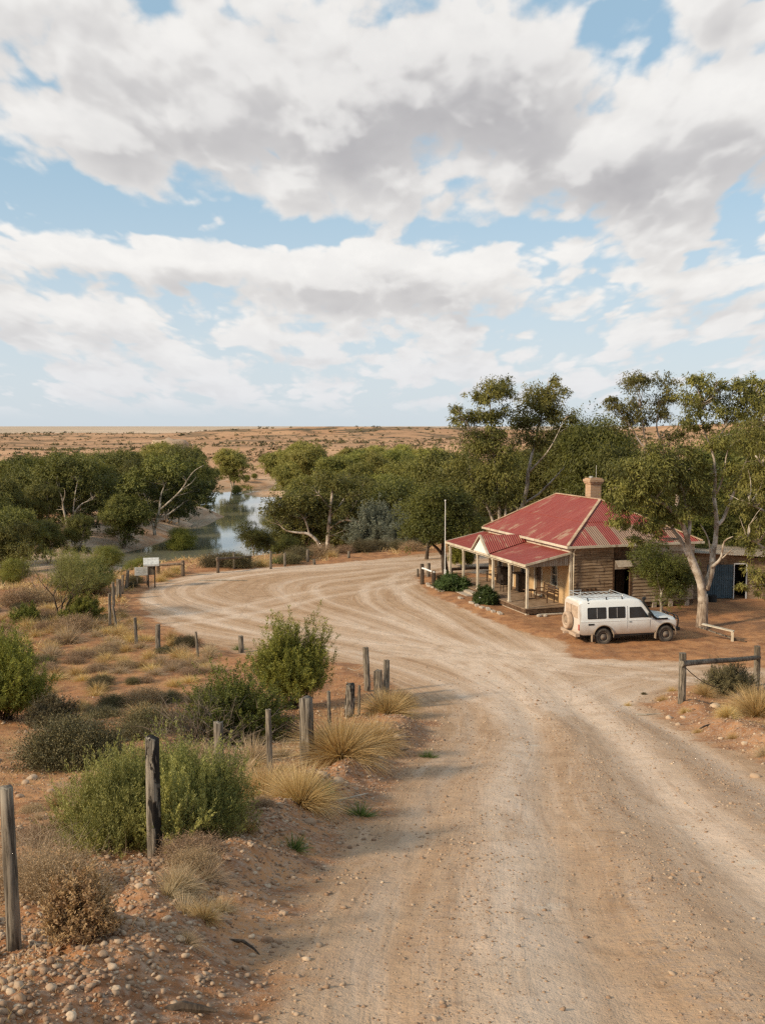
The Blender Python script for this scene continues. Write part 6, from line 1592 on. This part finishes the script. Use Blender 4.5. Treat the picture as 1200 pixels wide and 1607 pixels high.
# garden shrubs at the veranda
for k, (t_, s_, rx_, h_, lb) in enumerate(((-.75, 8.2, .95, .78, 'large dark leafy garden shrub with white flowers at the far veranda posts'), (-.75, 9.2, .65, .65, 'leafy garden shrub at the far corner of the veranda bed'), (-.72, 3.6, .62, .75, 'leafy garden shrub in front of the middle veranda posts, right of the steps'))):
    p = in_house(t_, s_); o = sprig_bush('garden_shrub', 140+k, rx_, h_, M['oleander'], M['twig'], stems=150, per=26, leaf=(.13,.04), sub=6, up=.4, tint=.5, dry_base=False, twigs=30, twig_r=.01, bottom=.05)
    o.location = (p[0], p[1], hz(p[0], p[1])-.02); tag(o, lb, 'shrub')
    if k != 1:
        rng = np.random.default_rng(k); lv = Leaves(); d_ = rand_dir(rng, 14); d_[:, 2] = np.abs(d_[:, 2])
        C = np.repeat(d_*np.array([rx_*.95, rx_*.95, h_*.95]), 5, 0)+rng.normal(size=(70, 3))*.02
        lv.kites(C, rand_dir(rng, 70), .07, .06, rng, .8); lv.build('flowers', M['white_paint'], o)
for o_ in (DG, DB, OB, GG, GR): bpy.data.objects.remove(o_)
p = in_house(-.2, 12.3); 
x, y = xd(727, 69); o = sprig_bush('creeper_bush', 150, .8, 2.4, M['acacia_leaf'], M['bark_dark'], stems=120, per=40, leaf=(.12,.03), sub=6, up=.5, tint=.5, dry_base=False, bottom=.1); o.location = (x, y, hz(x, y)); tag(o, 'tall narrow green bush seen past the veranda posts at the far end', 'shrub')

# ------------------------------------------------------------------ stones, gravel, grass as ground cover
ICO = None
def ico(sub):
    bm = bmesh.new(); bmesh.ops.create_icosphere(bm, subdivisions=sub, radius=1); v = np.array([tuple(q.co) for q in bm.verts]); bm.verts.index_update(); f = np.array([[w.index for w in q.verts] for q in bm.faces]); bm.free(); return v, f
def stones(name, P, S, rng, sub, tint, m, label, emb=.25):
    V0, F0 = ico(sub); n = len(P)
    kinds = []; pw = .8
    for k in range(12):
        q = V0*(1+rng.normal(0, .17, (len(V0), 1))); q = q*np.array([1, rng.uniform(.5, .9), rng.uniform(.28, .55)]); q = np.sign(q)*np.abs(q)**.8; kinds.append(q)
    K = np.array(kinds)[rng.integers(0, 12, n)]
    a = rng.uniform(0, 6.28, n); c, s = np.cos(a), np.sin(a)
    tl = rng.normal(0, .25, n)
    X = K[..., 0]*c[:, None]-K[..., 1]*s[:, None]; Y = K[..., 0]*s[:, None]+K[..., 1]*c[:, None]; Z = K[..., 2]+X*tl[:, None]
    V = np.stack([X, Y, Z], -1)*S[:, None, None]+P[:, None, :]; V[..., 2] += (S*(.45-emb))[:, None]
    F = (F0[None]+(np.arange(n)*len(V0))[:, None, None]).reshape(-1, 3)
    me = np_mesh(name, V.reshape(-1, 3), F, False, [('tint', 'FACE', 'FLOAT', np.repeat(tint, len(F0)))])
    o = link(name, me, m); tag(o, label, kind='stuff'); return o
rng = np.random.default_rng(5)
def scatter(n, x0, x1, y0, y1, keep):
    x = rng.uniform(x0, x1, n); y = rng.uniform(y0, y1, n)**1.0
    d_, lat = road_masks(x, y); t, s = to_house(x, y)
    hs_ok = ~((t > -1.2) & (t < 11) & (s > -.1) & (s < 11.5))
    k = (rng.random(n) < keep(x, y, d_, lat)) & hs_ok
    x, y = x[k], y[k]; return np.stack([x, y, H(x, y)], 1)
# bank stones
def kb(x, y, d, lat): return np.clip(np.exp(-((d-1.1)/.95)**2)*(.35+1.0*vn(x/1.6, y/1.6, 7)) + .35*(d > .5)*(d < 5)*sstep(.4, .65, vn(x/1.1, y/1.1, 9)), 0, 1)*np.interp(y, [4, 12, 22, 36], [1, .8, .35, .08])
P = scatter(420000, -6.5, 11.5, 4.3, 26, kb); S = np.clip(rng.lognormal(-4.65, .68, len(P)), .004, .036)
nr_ = (P[:, 1] < 12) & (S > .012)
stones('bank_stones', P[nr_], S[nr_], rng, 1, np.clip(rng.beta(1.0, 1.9, nr_.sum()), 0, 1), M['stone'], 'loose pale stones and rubble along the near road bank')
P2 = scatter(40000, -6.5, 16, 20, 38, kb); P = np.concatenate([P[~nr_], P2]); S = np.concatenate([S[~nr_], np.clip(rng.lognormal(-3.7, .5, len(P2)), .01, .07)])
stones('bank_stones', P, S, rng, 0, np.clip(rng.beta(1.0, 1.9, len(P)), 0, 1), M['stone'], 'loose pale stones and rubble along the farther road banks')
def kr(x, y, d, lat): return np.where(d < 0, .22+.78*np.clip(np.exp(-((lat+.1)/.4)**2)+np.exp(-((lat-2.0)/.35)**2)*.8+np.exp(-((lat+2.)/.4)**2)*.7+np.exp(-(d/.5)**2)*.8, 0, 1)*vn(x/.9, y/2.4, 15)*1.3, .5)*np.interp(y, [4, 9, 20, 40], [1, .75, .3, .06])
P = scatter(230000, -7, 10, 4.2, 40, kr); S = np.clip(rng.lognormal(-4.95, .5, len(P)), .003, .03)*np.interp(P[:, 1], [5, 15, 35], [1, 1.3, 2.0])
g = stones('gravel', P, S, rng, 0, np.clip(rng.beta(1.4, 2.4, len(P)), 0, 1), M['stone'], 'fine gravel strewn over the dirt road', .3)
# left stony slope patch and right verge
P = scatter(5200, -12, -3, 10, 34, lambda x, y, d, lat: .75*sstep(.5, .68, vn(x/1.7, y/1.7, 23))*(d > 1)); S = np.clip(rng.lognormal(-3.7, .5, len(P)), .01, .09)
stones('slope_stones', P, S, rng, 1, rng.beta(2, 1.8, len(P)), M['stone'], 'flat stones strewn on the slope left of the road')
# single larger stones one could pick up
V0, F0 = ico(3)
def rock(px, py, size, label, tint, seed):
    rg_ = np.random.default_rng(seed); V = V0*(1+.22*(vn(V0[:, 0]*1.6+seed, V0[:, 1]*1.6+V0[:, 2], seed)-.5)[:, None]*2); V = V*np.array([1, rg_.uniform(.62, .9), rg_.uniform(.45, .62)]); V = np.sign(V)*np.abs(V)**.9
    me = np_mesh('stone', V*size*.75, F0, True, [('tint', 'FACE', 'FLOAT', np.full(len(F0), tint))]); o = link('stone', me, M['stone'])
    p = at(px, py); o.location = (p[0], p[1], p[2]+size*.12); o.rotation_euler = (rg_.normal(0, .12), rg_.normal(0, .12), rg_.uniform(0, 6.28)); tag(o, label, 'stone')
for i, q in enumerate([(176,1520,.045,'pale rounded stone below the rusty orange shrub',.9),(162,1499,.05,'tan long stone beside the brown dead shrub',.35),(112,1598,.055,'white stone at the bottom edge of the picture, left corner',1),(80,1552,.05,'knobbly tan stone near the bottom left corner',.55),(182,1553,.04,'white flat stone right of the knobbly tan stone',.95),(28,1582,.035,'small white stone in the bottom left corner',.95),(218,1392,.05,'round grey stone at the foot of the charred post',.75),(232,1389,.055,'tan round stone leaning on the charred post',.3),
  (283,1476,.05,'white angular stone in the middle of the stony bank',.95),(262,1443,.045,'pale stone on the bank below the saltbush, near the top',.85),(420,1478,.065,'dark pointed rock standing alone on the edge of the road',.05),(421,1393,.04,'pale stone on the bank crest right of the saltbush',.8),(175,1478,.06,'brown flat stone under the rusty orange shrub',.25),(445,1435,.05,'tan flat stone at the foot of the bank by the road',.5),(205,1492,.05,'reddish stone at the edge of the rusty shrub',.3),(400,1371,.035,'small white stone above the bank face',.95),
  (50,1223,.11,'flat pale slab on the slope left of the saltbush',.7),(40,1230,.09,'tan slab beside the flat pale slab on the slope',.5),(80,1243,.07,'small slab right of the flat pale slab',.6),(32,1252,.09,'brown slab nearest to the left edge post',.4),
  (600,1148,.18,'large pale rock embedded in the bank beside the golden tussocks',.75),(622,1158,.15,'pale flat rock on the bank right of the large one',.8),(598,1192,.10,'white stone on the bank beside the road, near the green weed',.9),(530,1228,.12,'rounded grey rock on the bank below the big tussock',.55),(505,1220,.16,'broad tan rock on the bank left of the rounded grey one',.5),(487,1292,.10,'long brown rock on the bank right of the fuzzy tufts',.3),
  (1050,1128,.16,'long pale rock at the edge of the right verge',.8),(1072,1127,.12,'white rock on the right verge beside the long one',.95),(1064,1138,.12,'tan rock below the white rock on the right verge',.6),(1122,1110,.22,'cluster rock, palest, below the dark olive bush',.9),(1130,1160,.09,'round white stone on the face of the right verge',.9),(1168,1168,.10,'white stone higher on the face of the right verge',.95),(1185,1220,.12,'long tan stone at the right edge of the road',.55),(1098,1136,.08,'pale small stone among the sticks of the right verge',.85)]):
    rock(*q, 200+i)
# short dry grass mat: one mesh
def grass_mat(name, boxes, n, hgt, m, label, seed, thr=.5, w=.008):
    rng = np.random.default_rng(seed); lv = Leaves()
    for (x0, x1, y0, y1, dmin, dmax) in boxes:
        x = rng.uniform(x0, x1, n); y = rng.uniform(y0, y1, n); d_, lat = road_masks(x, y)
        t, s = to_house(x, y)
        k = (d_ > dmin) & (d_ < dmax) & (vn(x/1.3, y/1.3, seed) + .35*vn(x/.3, y/.3, seed+1) > thr+.17) & ~((t > -1.5) & (t < 11) & (s > -1) & (s < 11.5))
        x, y = x[k], y[k]; B = np.stack([x, y, H(x, y)-.01], 1); N_ = len(B)
        D = rand_dir(rng, N_)*.75+np.array([0, 0, 1.]); sc = np.interp(y, [8, 60], [.9, 1.8])
        lv.blades(B, D, hgt*rng.uniform(.5, 1.3, N_)*sc**.5, w*sc, rng, rng.random(N_), droop=.7, dry=rng.random(N_), seg=2)
    o = lv.build(name, m); tag(o, label, kind='stuff'); return o
grass_mat('dry_grass', [(-14,-1,5,24,.7,40),(-24,0,22,42,.9,40),(6,16,16,38,.5,20)], 42000, .10, M['gold_grass'], 'short sparse dry grass on the verges and slope', 301, .52, .006)
grass_mat('dry_grass', [(-38,-12,40,66,.6,40),(-26,26,66,98,.8,60)], 26000, .30, M['gold_grass'], 'dry grass on the river side of the turning circle', 302, .50, .03)
grass_mat('leaf_litter', [(-12,-1,5,24,.4,40)], 60000, .05, M['drybush'], 'twig litter on the ground between the near shrubs', 303, .22, .006)
# scrub of the far plain
rng = np.random.default_rng(8)
def scrub(name, n, y0, y1, spread, size, m, label, thr=.5, ex=None):
    y = y0*(y1/y0)**rng.random(n); x = rng.uniform(-1, 1, n)*y*spread; k = (vn(x/90, y/45, 61)*.6+vn(x/22, y/14, 62)*.5 > thr) & (river_d(x, y) > 5)
    x, y = x[k], y[k]; P_ = np.stack([x, y, Hbase(x, y)[0]], 1); n = len(P_)
    lv = Leaves(); per = 16; s = size*rng.lognormal(0, .35, n)
    C = np.repeat(P_, per, 0); g_ = rand_dir(rng, n*per); g_[:, 2] = np.abs(g_[:, 2])*.7; C = C+g_*np.repeat(s, per)[:, None]*rng.random((n*per, 1))**.5
    lv.kites(C, rand_dir(rng, n*per)+np.array([0, 0, .2]), np.repeat(s, per)*.75, np.repeat(s, per)*.45, rng, np.repeat(rng.random(n), per))
    o = lv.build(name, m); tag(o, label, kind='stuff')
scrub('low_scrub', 5000, 150, 520, .42, .7, M['drybush'], 'low grey brown scrub dotting the far bank', .52)
scrub('scrub', 11000, 400, 1900, .45, 1.1, M['dark_bush'], 'dark scrub dotting the far plain', .50)
# a pale bluff on the far rise
x, y = xd(266, 560); mb = MB(); z = float(Hbase(np.array([x]), np.array([y]))[0][0])
V = V0*np.array([11, 5, 6.2])*(1+.22*(vn(V0[:, 0]*3+5, V0[:, 2]*1.2+V0[:, 1], 3)-.5)[:, None]*2); V[:, 2] += .0
x, y = xd(266, 560); zt_ = ztop(688, 560); V[:, 2] *= max(.3, (zt_-z)/6.2)
me = np_mesh('bluff', V, F0, True, [('tint', 'FACE', 'FLOAT', np.full(len(F0), .62))]); o = link('bluff', me, M['stone'], None, (x, y, z)); tag(o, 'cream coloured rock bluff on the far plain above the left wood', 'rock')
# ------------------------------------------------------------------ sun, sky, camera
SUN_EL, SUN_AZ = R(27), math.atan2(-.87, -.50)      # direction to the sun: x = sin, y = cos
sx, sy = math.sin(SUN_AZ)*math.cos(SUN_EL), math.cos(SUN_AZ)*math.cos(SUN_EL)
sun = bpy.data.lights.new('sun', 'SUN'); sun.energy = 4.6; sun.angle = R(6); sun.color = (1.0, .83, .60)
so = bpy.data.objects.new('sun', sun); COL.objects.link(so)
so.rotation_euler = Vector((sx, sy, math.sin(SUN_EL))).to_track_quat('Z', 'Y').to_euler(); so.location = (-40, -20, 40)

wd = bpy.data.worlds.new('World'); scene.world = wd; wd.use_nodes = True
nt = wd.node_tree; nt.nodes.clear(); k = NT(nt)
sky = k.node('ShaderNodeTexSky', sky_type='NISHITA'); sky.sun_disc = False; sky.sun_elevation = SUN_EL; sky.sun_rotation = SUN_AZ; sky.altitude = 100; sky.air_density = 1.0; sky.dust_density = 1.2; sky.ozone_density = 1.5
gen = k.coord('Generated')
s = k.sep(k.vmath('NORMALIZE', gen))
el = s[2]
az = k.math('ARCTAN2', s[0], s[1])            # 0 straight ahead, positive right
def skyvec(az_, el_):      # cloud layer coordinates: they crowd together and flatten towards the horizon
    e = k.math('MAXIMUM', el_, 0)
    h = k.math('POWER', k.math('ADD', e, .16), -.8)
    return k.comb(k.math('MULTIPLY', az_, k.math('MULTIPLY', h, 1.25)), k.math('MULTIPLY', k.math('LOGARITHM', k.math('ADD', e, .105), math.e), 1.30), 0)
# cloud masses: (azimuth px, row px, half width px, half height px, weight) measured on the photo, turned into sky angles
def A_(px): return math.atan((px-600)/FL)
def E_(py): return math.sin(math.atan((803.5-py)/FL)-PITCH)
MASS = [(250,60,420,140,.30),(360,190,330,75,.26),(560,250,330,80,.16),(740,130,260,130,.30),(1010,290,260,95,.34),(1170,190,120,70,.20),(560,430,330,42,.30),(160,408,150,30,.24),(760,470,260,40,.16),(150,500,330,30,.24),(1090,470,230,34,.26),(680,545,230,26,.14),(170,545,110,16,.2),(290,570,130,16,.2),(1080,525,160,18,.2),(460,530,60,12,.18),(880,40,110,90,.10),(1080,20,100,60,.18),
        (60,310,150,38,-.22),(190,345,190,26,-.22),(500,368,360,20,-.26),(300,455,60,10,-.1),(850,425,60,12,-.15),(955,45,60,45,-.26),(940,190,55,28,-.26),(1140,130,75,40,-.32),(720,240,60,30,-.10),(620,600,600,22,.12),(60,585,150,16,.16),(880,565,120,14,.12),(430,500,40,8,.05),(330,540,34,9,.16),(20,470,80,26,.14),(250,610,140,10,.14),(700,585,120,9,.14),(1000,600,160,10,.14),(560,560,70,9,.14),(120,640,160,7,.1),(1120,570,60,9,.1),(30,395,60,10,.0),(330,520,100,12,-.1),(960,445,50,10,-.08),(1000,415,200,10,-.12)]
def billow(P):
    wv = k.vmath('ADD', P, k.vmath('SCALE', k.vmath('SUBTRACT', k.noise(P, 5, 4, .5, col=True), (.5,.5,.5))))
    wn_ = wv.node; wn_.inputs[1].links[0].from_node.inputs['Scale'].default_value = .22
    out = None
    for sc_, w_ in ((4.0, .85), (9.0, .50), (20, .26)):
        v = k.node('ShaderNodeTexVoronoi', feature='SMOOTH_F1'); k.put(v.inputs['Vector'], wv); v.inputs['Scale'].default_value = sc_; v.inputs['Smoothness'].default_value = .35
        t = k.math('MULTIPLY', k.math('SUBTRACT', .62, v.outputs['Distance']), w_)
        out = t if out is None else k.math('ADD', out, t)
    return out
def base_d(P, az_, el_):
    d = k.math('MULTIPLY', k.noise(P, 1.9, 3, .5), .75)
    for (px, py, hw, hh, wt) in MASS:
        du = k.math('MULTIPLY', k.math('SUBTRACT', az_, A_(px)), FL/hw); dv = k.math('MULTIPLY', k.math('SUBTRACT', el_, E_(py)), FL/hh)
        r2 = k.math('ADD', k.math('MULTIPLY', du, du), k.math('MULTIPLY', dv, dv))
        d = k.math('ADD', d, k.math('MULTIPLY', k.math('EXPONENT', k.math('MULTIPLY', r2, -1.0)), wt*(1.1 if wt > 0 else 1.4)))
    return d
P0 = skyvec(az, el)
wisp = k.noise(P0, 7, 10, .62)
B0 = base_d(P0, az, el); L0 = billow(P0)
d0 = k.math('ADD', B0, k.math('ADD', k.math('MULTIPLY', L0, .85), k.math('MULTIPLY', k.math('SUBTRACT', wisp, .5), .40)))
# the field a little higher and towards the sun: more cloud there means this part lies in shade
az1, el1 = k.math('SUBTRACT', az, .012), k.math('ADD', el, .022)
P1 = skyvec(az1, el1)
B1 = base_d(P1, az1, el1)
d1 = k.math('ADD', B1, k.math('MULTIPLY', billow(P1), .85))
dd0 = k.math('ADD', B0, k.math('MULTIPLY', L0, .85))
TH = .545
cov = k.math('MULTIPLY', k.ramp(d0, TH-.06, TH+.17), k.ramp(el, .004, .03))
thick = k.ramp(k.math('ADD', k.math('MULTIPLY', d1, .35), k.math('ADD', k.math('MULTIPLY', d0, .10), k.math('MULTIPLY', B1, .62))), TH-.12, TH+.74)
rel = k.ramp(k.math('SUBTRACT', dd0, d1), -.14, .26)
ccol = k.mix(thick, (9.3,9.05,8.7), (4.7,4.55,4.65))
ccol = k.mix(k.math('MULTIPLY', rel, .62), ccol, (9.6,9.4,9.1))
ccol = k.mix(k.math('MULTIPLY', k.ramp(wisp, .35, .65, 1, 0), .18), ccol, (6.0,5.9,6.0))
# clear sky: the Nishita sky, and the pale vapour that whitens it low down
clear = k.mix(1.0, sky.outputs[0], (1.05,1.18,1.22), 'MULTIPLY')
clear = k.mix(k.ramp(el, 0, .30, .86, .60), clear, k.mix(k.ramp(el, .02, .3), (6.9,7.65,8.3), (4.6,6.7,8.1)))
ccol = k.mix(k.ramp(el, .0, .13, .75, .0), ccol, (7.5,7.7,8.1))
cl = k.mix(k.math('MULTIPLY', cov, .97), clear, ccol)
cl = k.mix(k.ramp(el, -.02, 0.0, 1, 0), cl, (2.6,2.0,1.5))
bg = k.node('ShaderNodeBackground'); k.put(bg.inputs[0], cl); bg.inputs[1].default_value = .1
wo = k.node('ShaderNodeOutputWorld'); nt.links.new(bg.outputs[0], wo.inputs[0])
wd.cycles.sampling_method = 'MANUAL'; wd.cycles.sample_map_resolution = 512

cam = bpy.data.cameras.new('camera'); co = bpy.data.objects.new('camera', cam); COL.objects.link(co)
cam.sensor_fit = 'HORIZONTAL'; cam.sensor_width = 36; cam.lens = FL/1200*36; cam.clip_start = .1; cam.clip_end = 40000
co.location = (0, 0, CAM_H); co.rotation_euler = (math.pi/2-PITCH, 0, 0); scene.camera = co
scene.render.resolution_x = 764; scene.render.resolution_y = 1024
scene.view_settings.view_transform = 'Standard'; scene.view_settings.look = 'None'; scene.view_settings.exposure = 0; scene.view_settings.gamma = 1
scene.render.engine = 'CYCLES'; scene.cycles.max_bounces = 5; scene.cycles.diffuse_bounces = 3; scene.cycles.transmission_bounces = 3; scene.cycles.transparent_max_bounces = 4; scene.cycles.caustics_reflective = False; scene.cycles.caustics_refractive = False
scene.cycles.use_denoising = False; scene.cycles.filter_width = 1.4; scene.cycles.sample_clamp_indirect = 4
